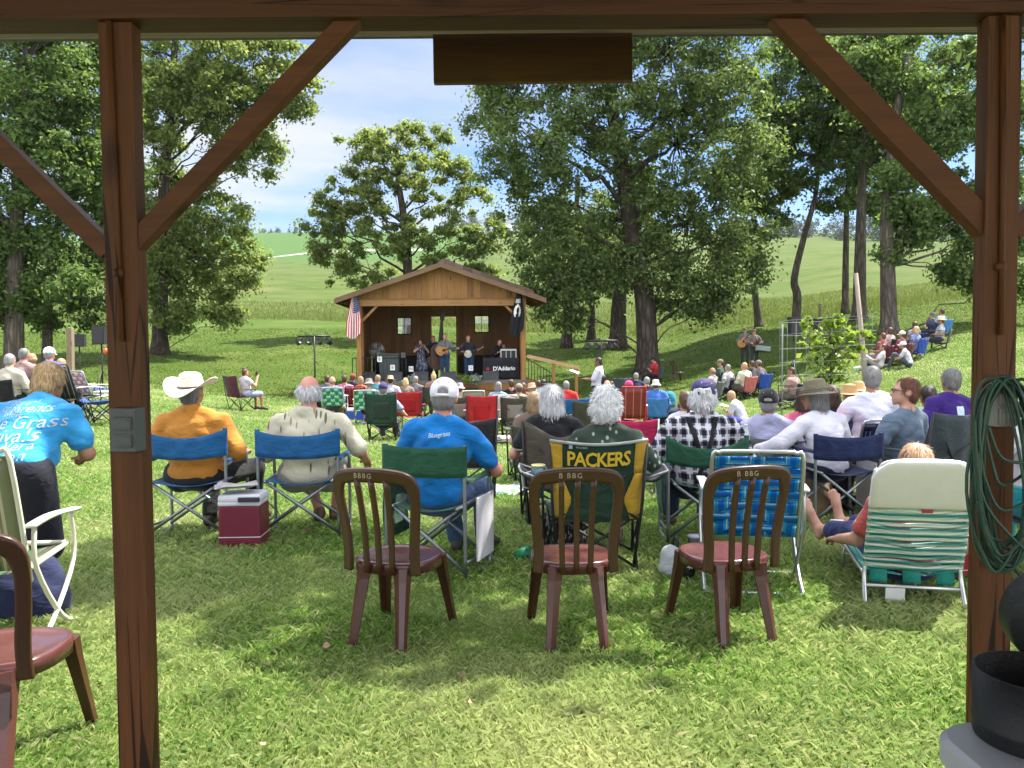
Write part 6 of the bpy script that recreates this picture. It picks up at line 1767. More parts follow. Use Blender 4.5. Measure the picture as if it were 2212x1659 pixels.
# ---- lighting stands and loudspeakers
def light_stand(u, D, vtop, label, rz):
    g_ = G(u, D); H_ = P(u, vtop, D).z - g_.z; r = empty('light_stand', g_, rz, label, 'light stand', 'stage lighting stands')
    mb = MB(); mb.tube([(0, 0, .0), (0, 0, H_)], .028, 8); mb.build('pole', blackm, r)
    for k in range(3):
        a = k * 2.1 + .5; mb = MB(); mb.tube([(0, 0, .65), (.45 * math.cos(a), .45 * math.sin(a), .02)], .015, 6); mb.build('leg', blackm, r)
    mb = MB(); mb.tube([(-.55, 0, H_), (.55, 0, H_)], .025, 6); mb.tube([(-.3, .05, H_ + .02), (.3, .05, H_ + .02)], .02, 6); mb.build('crossbar', blackm, r)
    for i, x in enumerate((-.5, -.17, .17, .48)):
        lm = MB(); M = Euler((R(70), 0, .5 - .3 * i)).to_matrix(); lm.lathe([(.001, -.14), (.07, -.13), (.085, -.02), (.10, .10), (.10, .13), (.085, .12), (.001, .09)], (x, .02, H_ - .20), 12, 0, M)
        lm.tube([(x - .11, .02, H_ - .20), (x - .10, .02, H_ - .03), (x + .10, .02, H_ - .03), (x + .11, .02, H_ - .20)], .010, 5); lm.build('lamp', blackm, r)
light_stand(680, 27.5, 726, 'black stand with four stage lamps on the open lawn left of the stage', .1)
light_stand(1299, 26.5, 736, 'black stand with stage lamps beside the man with papers', -.5)
def speaker_stand(u, D, vtop, vbot, label, wd, rz=0):
    g_ = G(u, D); z1 = P(u, vtop, D).z - g_.z; z0 = P(u, vbot, D).z - g_.z
    r = empty('speaker_stand', g_, rz, label + ' tripod stand', 'speaker stand', 'loudspeaker stands')
    mb = MB(); mb.tube([(0, 0, .05), (0, 0, z0)], .02, 8); mb.build('pole', blackm, r)
    for k in range(3):
        a = k * 2.094 + .3; mb = MB(); mb.tube([(0, 0, z0 * .52), (.42 * math.cos(a), .42 * math.sin(a), .015)], .014, 6); mb.tube([(.0, 0, z0 * .22), (.24 * math.cos(a), .24 * math.sin(a), z0 * .23)], .008, 5); mb.build('leg', blackm, r)
    sp_ = empty('loudspeaker', g_ + VV((0, 0, z0)), rz, label, 'loudspeaker', 'loudspeakers on stands'); h_ = z1 - z0
    mb = MB(); mb.add([(-wd / 2, -.16, .0), (wd / 2, -.16, 0), (wd / 2 * .8, .18, 0), (-wd / 2 * .8, .18, 0), (-wd / 2, -.16, h_), (wd / 2, -.16, h_), (wd / 2 * .8, .18, h_), (-wd / 2 * .8, .18, h_)], [(0, 3, 2, 1), (4, 5, 6, 7), (0, 1, 5, 4), (1, 2, 6, 5), (2, 3, 7, 6), (3, 0, 4, 7)]); mb.build('cabinet', basic('speaker_black', (.015, .015, .016), .7, .1, 20, .2), sp_)
    mb = MB(); mb.box((0, -.168, h_ / 2), (wd * .9, .012, h_ * .92), None, 0, .004); mb.build('grille', basic('speaker_grille', (.022, .022, .023), .6, .2, 90, .4), sp_)
speaker_stand(173, 24, 722, 749, 'smaller black loudspeaker close to the wooden post', .36, .2)
speaker_stand(221, 21.6, 704, 744, 'larger black loudspeaker right of the wooden post', .34, -.1)
speaker_stand(1714, 27, 685, 724, 'black loudspeaker on the right in front of the forked tree', .38, .15)
speaker_stand(1767, 31, 686, 712, 'second black loudspeaker half hidden by the sapling', .36, .9)
# ------------------------------------------------------------------ the audience and their things
def seat_for(u, vtop, D, s=1.0, lo=.24, hi=.50, extra=0):
    p = P(u, vtop, D); return max(lo, min(hi, p.z - gz(p.x, D) - .86 * s - extra))
def sit(u, vtop, D, rz, label, chair=None, clabel=None, s=1.0, extra=0, ckw=None, **kw):
    """person whose head top shows at (u,vtop), seated at depth D, with a camp chair"""
    g_ = G(u, D); st = seat_for(u, vtop, D, s, extra=extra)
    r, info = person(g_, R(rz), label, 'sit', s=s, seat=st, **kw)
    if chair: camp_chair(g_ + VV((0, 0, 0)), R(rz), chair, clabel, seat=st - .03, top=st + .44, detail=1 if D > 11 else 2, group=kw.get('group') and 'camp chairs of the audience', **(ckw or {}))
    return r, info

# ======== first row
orange, cream_print = (.44, .185, .03), print_mat('palm_shirt_print', (.50, .47, .36), (.13, .12, .07), 4.2, .15, (1, 1, 5.0), (.26, .24, .12))
g_ = G(418, 6.15)
r1, _ = person(g_, R(-3), 'broad man in an orange shirt and white cowboy hat in a blue chair', s=1.0, girth=1.30, shw=1.12, seat=.385, recline=3, hair=('short', 'grey'), hat=('cowboy', (.70, .65, .56)), shirt=(orange, 'elbow'), collar=True,
       legs=((.016, .016, .018), 'long'), shoes=(.05, .035, .025), arms={'l': ((-.11, .0, -.26), (-.02, .22, -.24)), 'r': ((.12, .0, -.26), (.08, .22, -.26))}, res=.012, skin='tan', strands=900, seed=1, head=(8, -7, 0), leg={'l': ((-.05, .45, .47), (-.03, .30, .09), (-.05, .47, .04)), 'r': ((.30, .42, .47), (.26, .52, .09), (.30, .68, .04))})
director_chair(g_ + VV((0, 0, 0)), R(-1), 'blue', 'blue directors chair holding the man in the cowboy hat', W=.615, top=.855, bh=.20, sag=.07, tray=None, group='blue folding directors chairs')
g_ = G(654, 6.2); g2 = G(668, 6.2)
r2, _ = person(g2, R(3), 'bald man with white side hair in a cream palm leaf shirt', s=1.0, girth=1.34, shw=1.12, seat=.375, recline=4, hair=('ring', 'silver'), shirt=(cream_print, 'elbow'), collar=True, legs=((.25, .23, .19), 'short'), shoes=(.10, .06, .04),
       arms={'l': ((-.12, .0, -.26), (-.05, .22, -.24)), 'r': ((.16, .02, -.24), (.17, .24, -.33))}, res=.012, skin='pink', strands=1600, seed=2, head=(0, 12, 0), leg={'l': ((-.12, .44, .46), (-.02, .42, .085), (-.04, .58, .035)), 'r': ((.16, .44, .46), (.10, .46, .085), (.12, .62, .035))})
director_chair(g_, R(1), 'blue', 'blue directors chair holding the bald man in the palm shirt', W=.60, top=.84, bh=.20, sag=.05, group='blue folding directors chairs')
royal = (.004, .15, .44)
g_ = G(930, 5.05); g2 = G(943, 5.15)
r3, i3 = person(g2, R(-4), 'man in a white cap and bright blue T-shirt in a green chair', s=1.0, girth=1.06, shw=1.05, seat=.375, recline=4, hunch=10, lean=4, hair=('buzz', 'grey'), hat=('cap', (.66, .66, .72)), shirt=(royal, 'short'), legs=((.05, .10, .20), 'long'), shoes=(.06, .05, .045),
       arms={'l': ((-.10, .06, -.25), (.0, .28, -.26)), 'r': ((.14, .10, -.24), (.06, .32, -.14))}, res=.011, skin='ruddy', strands=1200, seed=3, head=(-3, 8, 2), leg={'l': ((-.02, .46, .45), (.06, .44, .085), (.07, .61, .04)), 'r': ((.24, .42, .45), (.25, .46, .085), (.31, .62, .04))})
me = text_mesh('Bluegrass', .040, .0015, spacing=.9); warp(me, lambda c: i3['U'](0, 0, .0) * 0 + i3['U'](c.x, -.150 - .3 * (c.z), .405 + c.y + .010 * math.sin(c.x * 20))); shirt3 = [o for o in r3.children if o.name.startswith('shirt')][0]
def stick(me, shirt, off=.003):
    """lay lettering on the cloth by projecting it along +Y"""
    from mathutils.bvhtree import BVHTree
    t = BVHTree.FromPolygons([v.co for v in shirt.data.vertices], [p.vertices for p in shirt.data.polygons])
    for v in me.vertices:
        h = t.ray_cast(VV((v.co.x, -2, v.co.z)), VV((0, 1, 0)))
        if h[0] is not None: v.co.y = h[0].y - off
    me.update(); return me
pale_ink = basic('pale_print', (.50, .62, .72), .8, .2, 60, 0)
obj('lettering', stick(me, shirt3), shirt3, pale_ink)
director_chair(g_ + VV((.03, .06, 0)), R(-18), 'green', 'green directors chair with a lowered white side table', W=.53, top=.835, bh=.19, sag=.015, tray=1, pocket=-1, group='green folding directors chairs')
# woman with silver bob, taupe chair
g_ = G(1205, 6.6); g2 = G(1192, 6.6)
r4, _ = person(g2, 0, 'woman with a smooth silver bob in a black top', s=.95, girth=1.15, seat=.315, recline=2, hair=('bob', 'silver'), shirt=((.012, .012, .014), 'short'), legs=((.16, .13, .10), 'short'), arms={'l': ((-.14, .02, -.25), (-.10, .24, -.27)), 'r': ((.09, .02, -.26), (-.02, .26, -.16))}, res=.012, strands=3500, seed=4, shoes=(.2, .17, .15), head=(-4, 6, 0))
camp_chair(g_, 0, 'taupe', 'taupe camp chair with sagging back under the silver-haired woman', W=.60, top=.87, seat=.33, notch=.10)
# packers chair and woman
g_ = G(1278, 5.25); g2 = G(1308, 5.3)
camo = print_mat('green_print_top', (.035, .055, .04), (.30, .34, .30), 9, .12, (1, 1, 1.6))
r5, _ = person(g2, 0, 'woman with curly white hair in a patterned dark green top', s=.95, girth=1.12, seat=.335, recline=2, hair=('curly', 'white'), shirt=(camo, 'elbow'), legs=((.015, .015, .016), 'capri'), shoes=(.08, .06, .05), arms={'l': ((-.10, .02, -.25), (-.02, .26, -.24)), 'r': ((.16, .04, -.24), (.10, .28, -.24))}, res=.012, strands=4200, seed=5, skin='pink', head=(4, 10, 0))
pk = camp_chair(g_, R(1), 'dgreen', 'dark green and gold camp chair lettered PACKERS', W=.60, top=.86, seat=.36, recl=.13, detail=2)
gold = cloth('gold_fabric', (.50, .30, .03), .7)
bkp = [o for o in pk.children if o.name.startswith('backrest')][0]
def pback(a, b):
    e = math.sin(a * PI); z = .34 + .52 * b
    return VV(((a - .5) * 2 * (.28 + .02 * b), -.22 - .13 * b - .07 * e * (1 - .4 * b) - .009, z - .025 * e * b))
mb = MB()
for a0, a1, b0, b1 in ((.0, .125, .60, 1.0), (.875, 1.0, .60, 1.0)): mb = MB(); mb.grid(lambda a, b: pback(a0 + (a1 - a0) * a, b0 + (b1 - b0) * b), 3, 6, .003); mb.build('gold_corner', gold, bkp)
for sg_ in (-1, 1):
    mb = MB(); mb.grid(lambda a, b: (sg_ * (.31 + .16 * a), -.16 + .36 * b, .575 + .055 * a + .02 * math.sin(b * PI) - .03 * math.sin(a * PI)), 6, 8, .012); mb.tube([(sg_ * .31, -.16, .58), (sg_ * .47, -.15, .635), (sg_ * .48, .02, .645), (sg_ * .47, .19, .64), (sg_ * .31, .2, .58)], .008, 6, 1); mb.build('arm_tray', [cloth('arm_black', (.02, .02, .022)), cloth('grey_piping', (.28, .29, .28))], pk)
for sg_ in (0, 1):
    mb = MB(); mb.grid(lambda a, b: pback(abs(sg_ - (.02 + (.20 - .10 * abs(2 * b - .9)) * a)), .02 + .58 * b), 3, 8, .003); mb.build('gold_side', gold, bkp)
mb = MB(); mb.tube([pback(a / 12, 1.0) for a in range(13)], .010, 6); mb.build('piping', cloth('grey_piping', (.28, .29, .28)), bkp)
me = text_mesh('PACKERS', .128, .001, spacing=.90, offset=.003)
warp(me, lambda c: pback(.5 + c.x * .82 / .60, .80 + c.y / .52) + VV((0, -.003 - c.z, 0))); obj('lettering', me, bkp, basic('gold_letters', (.62, .42, .03), .7, .08, 40, 0))
mb = MB(); mb.box(pback(.21, .96) + VV((0, -.004, 0)), (.022, .003, .026)); mb.build('badge', basic('badge_grey', (.32, .34, .42), .6), bkp)
me = text_mesh('PACKERS', .017, .001); warp(me, lambda c: pback(.32 + c.x / .6, .955 + c.y / .52) + VV((0, -.003 - c.z, 0))); obj('lettering', me, bkp, basic('badge_letters', (.45, .5, .6), .6, .05, 10, 0))
arml = G(1160, 5.1); tz = P(1160, 1010, 5.1).z
# steel tumbler on the chair arm
p = P(1163, 1040, 5.15); tu = empty('tumbler', (p.x, 5.15, P(1163, 1075, 5.15).z), 0, 'blue tumbler with a yellow lid on the arm of the lettered chair', 'tumbler')
mb = MB(); mb.lathe([(.030, 0), (.034, .06), (.043, .075), (.046, .20), (.044, .20)], n=20); mb.build('cup', basic('blue_tumbler', (.08, .16, .20), .3, .1, 8, 0, metal=.5), tu)
mb = MB(); mb.lathe([(.001, .200), (.047, .200), (.047, .212), (.044, .216), (.001, .214)], n=20); mb.build('lid', plastic('yellow_lid', (.62, .56, .25), .35), tu)
mb = MB(); mb.tube([(-.045, 0, .06), (-.10, .0, .07), (-.105, 0, .15), (-.045, 0, .17)], .007, 6); mb.build('handle', plastic('pale_handle', (.55, .58, .6)), tu)
# plaid man
plaid = plaid_mat('dark_plaid', (.10, .10, .13), (.012, .012, .018), (.56, .56, .60), 14.0, 12.5)
g_ = G(1517, 5.9); g2 = G(1512, 5.95)
r6, i6 = person(g2, R(-2), 'man in a black and white plaid shirt, dark braces and navy cap', s=1.0, girth=1.22, shw=1.12, seat=.33, recline=2, hair=('fluffy', 'silver'), hat=('cap', (.035, .028, .10)), shirt=(plaid, 'long'), legs=((.02, .03, .05), 'long'), shoes=(.08, .06, .05),
       arms={'l': ((-.15, .0, -.25), (-.12, .22, -.26)), 'r': ((.13, .03, -.25), (.08, .26, -.26))}, res=.011, skin='ruddy', strands=1500, seed=6, head=(0, 4, 6), lean=1)
sh6 = [o for o in r6.children if o.name.startswith('shirt')][0]
from mathutils.bvhtree import BVHTree
bt6 = BVHTree.FromPolygons([v.co for v in sh6.data.vertices], [p_.vertices for p_ in sh6.data.polygons])
def braces(xa, za, xb, zb_):
    def f(a, b):
        x = xa + (xb - xa) * b + (a - .5) * .036; z = za + (zb_ - za) * b
        h_ = bt6.ray_cast(VV((x, -2, z)), VV((0, 1, 0)))
        return (x, (h_[0].y if h_[0] else -.12) - .004, z)
    m = MB(); m.grid(f, 2, 16, .004); return m
zt6 = .33 + .09
for xa, xb in ((-.105, -.02), (.105, .02)): braces(xa, zt6 + .50, xb, zt6 + .22).build('brace_strap', cloth('black_braces', (.016, .014, .018)), sh6)
braces(.02, zt6 + .22, -.06, zt6 + .02).build('brace_strap', cloth('black_braces', (.016, .014, .018)), sh6)
director_chair(g_, R(-3), 'green', 'green directors chair with a deep curved back under the plaid shirt', W=.55, top=.80, bh=.19, sag=.09, pocket=-1, group='green folding directors chairs')
# woman in olive hat
g_ = G(1806, 6.45); g2 = G(1790, 6.55)
r7, _ = person(g2, R(16), 'woman in a white blouse and wide olive sun hat', s=.94, girth=1.08, seat=.345, recline=0, hunch=24, hair=('bob', 'grey'), hat=('sun', (.17, .15, .10)), shirt=((.62, .61, .68), 'long'), legs=((.015, .017, .04), 'long'), arms={'l': ((-.20, .06, -.20), (-.26, .26, -.26)), 'r': ((.10, .02, -.25), (.02, .25, -.25))}, res=.012, face=True, strands=1500, seed=7, skin='tan', head=(-42, 8, 0))
director_chair(g_, R(6), 'navy', 'navy directors chair behind the woman in the olive hat', W=.535, top=.755, bh=.20, sag=.03, tray=1, group='navy folding directors chairs')
# bending woman in the blue lettered T-shirt
g_ = G(14, 4.5)
r8, i8 = person(g_, R(-4), 'blonde person bending forward in a light blue lettered T-shirt', 'stand', s=.96, girth=1.32, shw=1.08, recline=-37, hair=('short', 'blond'), shirt=((.03, .27, .56), 'short'), legs=((.012, .013, .022), 'short'), shoes=(.09, .09, .105), skin='tan',
       arms={'l': ((-.10, .14, -.24), (-.02, .33, -.30)), 'r': ((.075, .05, -.25), (-.10, .27, -.30))}, res=.013, strands=2600, seed=8, head=(4, 22, 0), leg={'l': ((-.14, .12, .42), (-.16, -.03, .085), (-.18, .15, .035)), 'r': ((.12, .14, .42), (.09, .0, .085), (.20, .14, .035))})
r8.location.z -= .15
sh8 = [o for o in r8.children if o.name.startswith('shirt')][0]
white_ink = basic('white_print', (.66, .72, .78), .8, .15, 60, 0)
for txt, sz, zz, xx in (('In memory of', .040, .395, -.06), ('our parents', .068, .355, .0), ('in love', .045, .315, -.02), ('Blue Grass', .105, .255, .02), ('Festivals', .105, .165, -.02), ('Philip & Vera', .066, .095, -.02), ('Thompson', .082, .03, -.02)):
    me = text_mesh(txt, sz, .0015, shear=.08); Mx = i8['U']
    warp(me, lambda c: Mx(c.x + xx, -.16, zz + c.y * 1.25 + .06 * (c.x) * .3)); obj('lettering', stick(me, sh8), sh8, white_ink)
# big cream striped folding chair in front of her
vinyl = stripe_mat('striped_vinyl', [(0, (.52, .47, .30)), (.30, (.06, .14, .07)), (.56, (.25, .22, .12)), (.60, (.50, .46, .34)), (.64, (.22, .22, .12)), (.68, (.50, .46, .34)), (.73, (.22, .24, .14))], 0, .30, .5, .25)
cr = tube_metal('cream_tube', (.60, .58, .47), .4); cr.node_tree.nodes['Principled BSDF'].inputs['Metallic'].default_value = .0
web_chair(G(-38, 3.95), R(6), 'tall cream folding chair with green and beige striped vinyl', None, W=.56, top=.99, seat=.40, frame=cr, solid=vinyl, arm=plastic('cream_arm', (.62, .60, .50)), recl=.14)
# blue webbed empty chair
wb1 = stripe_mat('blue_web_vertical', [(0, (.01, .20, .58)), (.18, (.015, .46, .76)), (.34, (.72, .82, .6)), (.42, (.01, .32, .74)), (.60, (.72, .82, .6)), (.66, (.03, .52, .78)), (.84, (.01, .22, .58))], 0, .094, .45, .6)
wb2 = stripe_mat('blue_web_horizontal', [(0, (.008, .15, .48)), (.22, (.015, .42, .70)), (.34, (.72, .82, .6)), (.42, (.01, .27, .64)), (.58, (.72, .82, .6)), (.65, (.03, .48, .74)), (.84, (.008, .15, .46))], 2, .073, .45, .6)
web_chair(G(1621, 4.75), R(-10), 'empty lawn chair of bright blue and turquoise plaid webbing', [wb1, wb2], W=.485, top=.845, seat=.34, nx=5, nz=7, recl=.15)
# lounger and its sitter
g_ = G(1957, 4.5)
beach_lounger(g_, R(-12), 'low beach lounger with white headrest and teal striped back')
person(g_ + VV((.06, .10, 0)), R(-12), 'sitter with curly strawberry hair and bare feet on the lounger', 'sit', s=.97, seat=.09, recline=24, girth=1.0, hair=('short', 'strawberry'), shirt=((.42, .08, .07), 'short'), legs=((.012, .022, .09), 'capri'), shoes=None, arms={'l': ((-.10, .12, -.25), (-.16, .34, -.30)), 'r': ((.10, .04, -.25), (.05, .24, -.25))},
       res=.012, strands=2500, seed=9, skin='fair', head=(0, 16, 0), leg={'l': ((-.20, .40, .24), (-.36, .72, .19), (-.45, .76, .37)), 'r': ((-.02, .44, .27), (-.20, .86, .22), (-.24, .89, .42))})

# ======== bistro chairs in front
bistro_chair(G(858, 3.98), R(-19), 'brown bistro chair angled to the right before the green chair', 'BBBG')
bistro_chair(G(1233, 3.96), R(2), 'brown bistro chair square on before the PACKERS chair', 'B BBG')
bistro_chair(G(1562, 3.99), R(14), 'brown bistro chair turned left before the blue webbed chair', 'B BBG')
bistro_chair(G(-12, 2.78), R(2), 'brown bistro chair cut off by the left edge, nearest of all', None)
bistro_chair(G(1466, 33.0), R(-72), 'small distant bistro chair standing alone right of the big oak trunk', None)

# ======== coolers, bags and small things
def cooler(u, D, w_, d_, h_, rz, label, body, lid, handle=None, split=True):
    r = empty('cooler', G(u, D), R(rz), label, 'cooler')
    mb = MB(); mb.box((0, 0, h_ * .40), (w_, d_, h_ * .80), None, 0, .02); mb.build('body', body, r)
    mb = MB(); mb.box((0, 0, h_ * .80 + .008), (w_ * 1.01, d_ * 1.01, .03), None, 0, .01); mb.box((0, 0, h_ * .90), (w_ * 1.02, d_ * 1.02, h_ * .16), None, 0, .025); mb.build('lid', lid, r)
    if handle:
        mb = MB(); mb.box((w_ * .25, -d_ * .51 - .006, h_ * .9), (w_ * .52, .02, .035), None, 0, .008); mb.build('handle', handle, r)
    if split:
        mb = MB(); mb.box((0, 0, h_ * .22), (w_ * 1.004, d_ * 1.004, .006)); mb.build('seam', lid, r)
    return r
maroon = plastic('maroon_plastic', (.15, .012, .035), .4); whitep = plastic('white_plastic', (.66, .66, .72), .4)
ck = cooler(521, 5.85, .30, .26, .40, 2, 'maroon cooler with a white lid between the two blue chairs', maroon, whitep, plastic('dark_handle', (.03, .03, .05)))
ppr = empty('newspapers', ck.location + VV((-.07, -.02, .435)), R(20), 'loose newspapers lying on the maroon cooler', 'newspaper')
for k in range(3):
    mb = MB(); mb.grid(lambda a, b: ((a - .5) * .26 + .02 * k, (b - .5) * .20 - .01 * k, .004 + .008 * k + .012 * math.sin(a * 5 + k) * b), 8, 5, .002); mb.build('sheet', basic('newsprint', (.42, .40, .40), .8, .3, 30, 0), ppr)
mk = empty('microphone_stand', G(552, 6.9), 0, 'short dark microphone stand behind the maroon cooler', 'microphone stand')
zt_ = P(543, 1012, 6.9).z - mk.location.z
mb = MB(); mb.tube([(0, 0, .03), (-.01, 0, zt_ - .12)], .008, 6)
for k in range(3): mb.tube([(0, 0, .22), (.20 * math.cos(k * 2.1), .20 * math.sin(k * 2.1), .01)], .007, 6)
mb.build('stand', blackm, mk)
mb = MB(); mb.tube([(.01, 0, zt_ - .16), (-.005, 0, zt_ - .04)], .016, 8); mb.tube([(-.005, 0, zt_ - .05), (-.01, 0, zt_ + .02)], .028, 8); mb.tube([(0, 0, zt_ - .12), (-.08, 0, zt_ - .15), (-.12, 0, zt_ - .15)], .012, 6); mb.build('microphone', basic('mic_dark', (.03, .03, .032), .7, .2, 60, .3), mk)
cooler(2052, 4.95, .46, .30, .30, 12, 'red cooler with a white lid behind the lounger', plastic('red_plastic', (.36, .015, .02), .4), whitep)
cooler(767, 20.5, .42, .30, .32, 5, 'small royal blue cooler with white lid by the green webbed chair', plastic('blue_plastic', (.01, .06, .34), .4), whitep, None, False)
def bag(name, u, D, size, label, m, cat='bag', seed=0, handles=True, dz=0.0):
    r = empty(name, G(u, D, dz), seed * .7, label, cat); w_, d_, h_ = size
    me = sdf_mesh([('e', (0, 0, h_ * .45), (w_ * .52, d_ * .55, h_ * .52), None), ('c', (-w_ * .3, 0, h_ * .2), (w_ * .3, 0, h_ * .2), d_ * .42, d_ * .42), ('c', (-w_ * .22, 0, h_ * .7), (w_ * .22, 0, h_ * .72), d_ * .30, d_ * .3)], .018 if D < 9 else .03, .06, folds(.02, seed, 9, 9), 'body'); me.materials.append(m); obj('body', me, r)
    if handles:
        mb = MB(); mb.tube(arc([(-w_ * .2, -d_ * .2, h_ * .8), (-w_ * .12, -d_ * .3, h_ * 1.18), (w_ * .12, -d_ * .3, h_ * 1.18), (w_ * .2, -d_ * .2, h_ * .8)], 4), .010, 6); mb.build('strap', blackm, r)
    return r
bag('paper_bag', 1762, 6.9, (.42, .26, .34), 'crumpled brown paper bag under the navy chair', basic('brown_paper', (.30, .21, .13), .85, .2, 8, .5), seed=1, handles=False)
bag('backpack', 2068, 6.6, (.36, .26, .48), 'black backpack with white patches by the right post', print_mat('black_white_pack', (.02, .02, .022), (.55, .55, .58), 5, .2, (1, 1, 1.2)), seed=2)
bag('tote_bag', 1450, 4.95, (.13, .12, .19), 'limp pale grey fabric bag on the grass beside the tumbler', cloth('pale_bag', (.42, .44, .47)), seed=3)
bag('duffel_bag', 1578, 5.35, (.30, .22, .24), 'olive green bag under the blue webbed chair', cloth('olive_bag', (.07, .12, .03)), seed=4)
bag('tote_bag', 1216, 5.55, (.30, .20, .34), 'black and white patterned bag hanging below the lettered chair', print_mat('black_patterned_bag', (.015, .015, .016), (.30, .28, .26), 16, .2), seed=5)
bag('duffel_bag', 22, 4.3, (.5, .3, .34), 'navy duffel bag under the cream folding chair', cloth('navy_duffel', (.015, .02, .06)), seed=9)
bag('cooler_bag', 1447, 25.0, (.55, .35, .55), 'teal cooler bag by the big oak trunk', cloth('teal_bag', (.01, .14, .20)), seed=6)
bag('duffel_bag', 1452, 20.0, (.9, .4, .38), 'long navy duffel bag on the grass left of the plaid man', cloth('navy_bag', (.015, .02, .05)), seed=0)
bag('backpack', 1482, 21.0, (.45, .35, .55), 'black rucksack beside the navy duffel bag', cloth('black_bag', (.015, .015, .016)), seed=8)
def blanket(u, D, w_, d_, label, m, seed):
    p = G(u, D); r = np.random.default_rng(seed)
    me_ = MB(); me_.grid(lambda a, b: ((a - .5) * w_, (b - .5) * d_, .03 + .06 * float(vnoise(np.array(a * 6.0 + seed), np.array(b * 6.0), np.array(.5))) + gz(p.x + (a - .5) * w_, p.y + (b - .5) * d_) - p.z), 24, 16, .012)
    o = me_.build('blanket', m, None); o.location = p; return tag(o, label, 'blanket')
blanket(1600, 18.2, 1.9, 1.5, 'blue and white patterned blanket under the reading man', print_mat('blue_blanket', (.50, .54, .72), (.06, .07, .38), 4, .3, (1, 1, 1.3)), 3)
blanket(1085, 8.3, .62, .5, 'crumpled green and white towel on the grass', print_mat('green_towel', (.55, .58, .62), (.12, .42, .10), 6, .35, (1, 1, 1.2), (.1, .12, .35)), 4)
cu = empty('plastic_cup', G(1126, 5.35, .045), 0, 'green plastic cup lying on the grass', 'cup'); cu.rotation_euler = (0, R(78), .3)
mb = MB(); mb.lathe([(.032, -.05), (.044, .055), (.041, .055), (.029, -.045)], n=16); mb.build('body', plastic('green_cup', (.01, .22, .09), .35), cu)
tm = empty('tumbler', G(1488, 4.85), 0, 'black tumbler with a white flower print on the grass', 'tumbler')
mb = MB(); mb.lathe([(.034, 0), (.037, .03), (.045, .09), (.047, .19), (.044, .19)], n=20); mb.build('cup', plastic('black_cup', (.012, .012, .013), .25), tm); mb = MB(); mb.lathe([(.001, .19), (.047, .19), (.047, .205), (.001, .208)], n=20); mb.build('lid', tube_metal('steel_lid', (.5, .5, .5)), tm)
mb = MB()
for k in range(7): a = k * 2 * PI / 7; mb.add([(.0, -.0475, .10), (.010 * math.cos(a - .35), -.0477, .10 + .010 * math.sin(a - .35)), (.024 * math.cos(a), -.0470, .10 + .024 * math.sin(a)), (.010 * math.cos(a + .35), -.0477, .10 + .010 * math.sin(a + .35))], [(0, 1, 2, 3)])
mb.build('flower', whitep, tm)
lc = empty('plastic_cup', G(1502, 5.25), 0, 'tall lilac grey cup behind the black tumbler', 'cup'); mb = MB(); mb.lathe([(.036, 0), (.046, .17), (.049, .17), (.049, .185), (.001, .188)], n=18); mb.build('body', plastic('lilac_cup', (.34, .33, .40), .35), lc)
bo = empty('water_bottle', (P(1611, 950, 6.6).x, 6.6, P(1611, 972, 6.6).z), 0, 'clear water bottle standing beside the plaid shirted man', 'bottle'); mb = MB(); mb.lathe([(.001, 0), (.032, .004), (.032, .13), (.024, .16), (.013, .185), (.013, .20)], n=16); mb.build('body', plastic('bottle_clear', (.45, .48, .50), .15), bo); mb = MB(); mb.lathe([(.015, .198), (.015, .215), (.001, .216)], n=12); mb.build('cap', whitep, bo)
stn = empty('stand_shelf', (P(1611, 972, 6.6).x, 6.6, gz(P(1611, 972, 6.6).x, 6.6)), 0, 'small black folding side stand under the water bottle', 'stand'); hh_ = bo.location.z - stn.location.z
mb = MB(); mb.box((0, 0, hh_ - .008), (.16, .16, .014)); mb.build('tabletop', blackm, stn)
for sx in (-1, 1): mb = MB(); mb.tube([(sx * .07, -.05, hh_ - .02), (-sx * .08, .05, 0)], .008, 5); mb.build('leg', blackm, stn)

# ======== second rows on the right
GR = 'people seated on the right of the lawn'
sit(1662, 862, 7.3, -22, 'person in a dark mesh cap and lavender shirt', 'grey', 'grey padded camp chair turned aside under the mesh cap', s=.97, girth=1.05, hair=('short', 'grey'), hat=('cap', (.022, .02, .022)), shirt=((.36, .36, .52), 'short'), res=.016, group=GR, skin='tan', ckw=dict(W=.52))
sit(1742, 838, 7.6, -12, 'dark haired woman in a pink blouse', 'charcoal', 'charcoal camp chair behind the pink blouse', s=.97, girth=1.15, hair=('bob', 'brown'), shirt=((.56, .10, .19), 'elbow'), res=.016, group=GR, skin='tan', hunch=14, head=(25, 12, 0), strands=1200)
sit(1789, 832, 9.2, 10, 'head of dark wavy hair above a navy top behind the olive hat', 'navy', 'navy camp chair ahead of the olive hat', s=.97, hair=('bob', 'brown'), shirt=((.012, .018, .05), 'short'), res=.02, group=GR, strands=800)
g_ = G(1884, 7.6); st = seat_for(1884, 790, 7.6)
person(g_, R(-4), 'grey haired man in a plain white T-shirt', s=1.0, girth=1.02, seat=st, recline=0, hair=('buzz', 'grey'), shirt=((.62, .62, .72), 'short'), res=.013, group=GR, skin='tan', strands=900, seed=12, arms={'l': ((-.12, .05, -.24), (-.06, .26, -.26)), 'r': ((.12, .05, -.24), (.02, .26, -.26))}, head=(10, 0, 0))
nv1 = stripe_mat('navy_web', [(0, (.012, .014, .07)), (.30, (.25, .26, .34)), (.36, (.012, .014, .07)), (.64, (.25, .26, .34)), (.70, (.012, .014, .07))], 0, .11, .5)
nv2 = stripe_mat('navy_web_h', [(0, (.010, .012, .06)), (.30, (.22, .23, .3)), (.36, (.010, .012, .06)), (.64, (.22, .23, .3)), (.70, (.010, .012, .06))], 2, .08, .5)
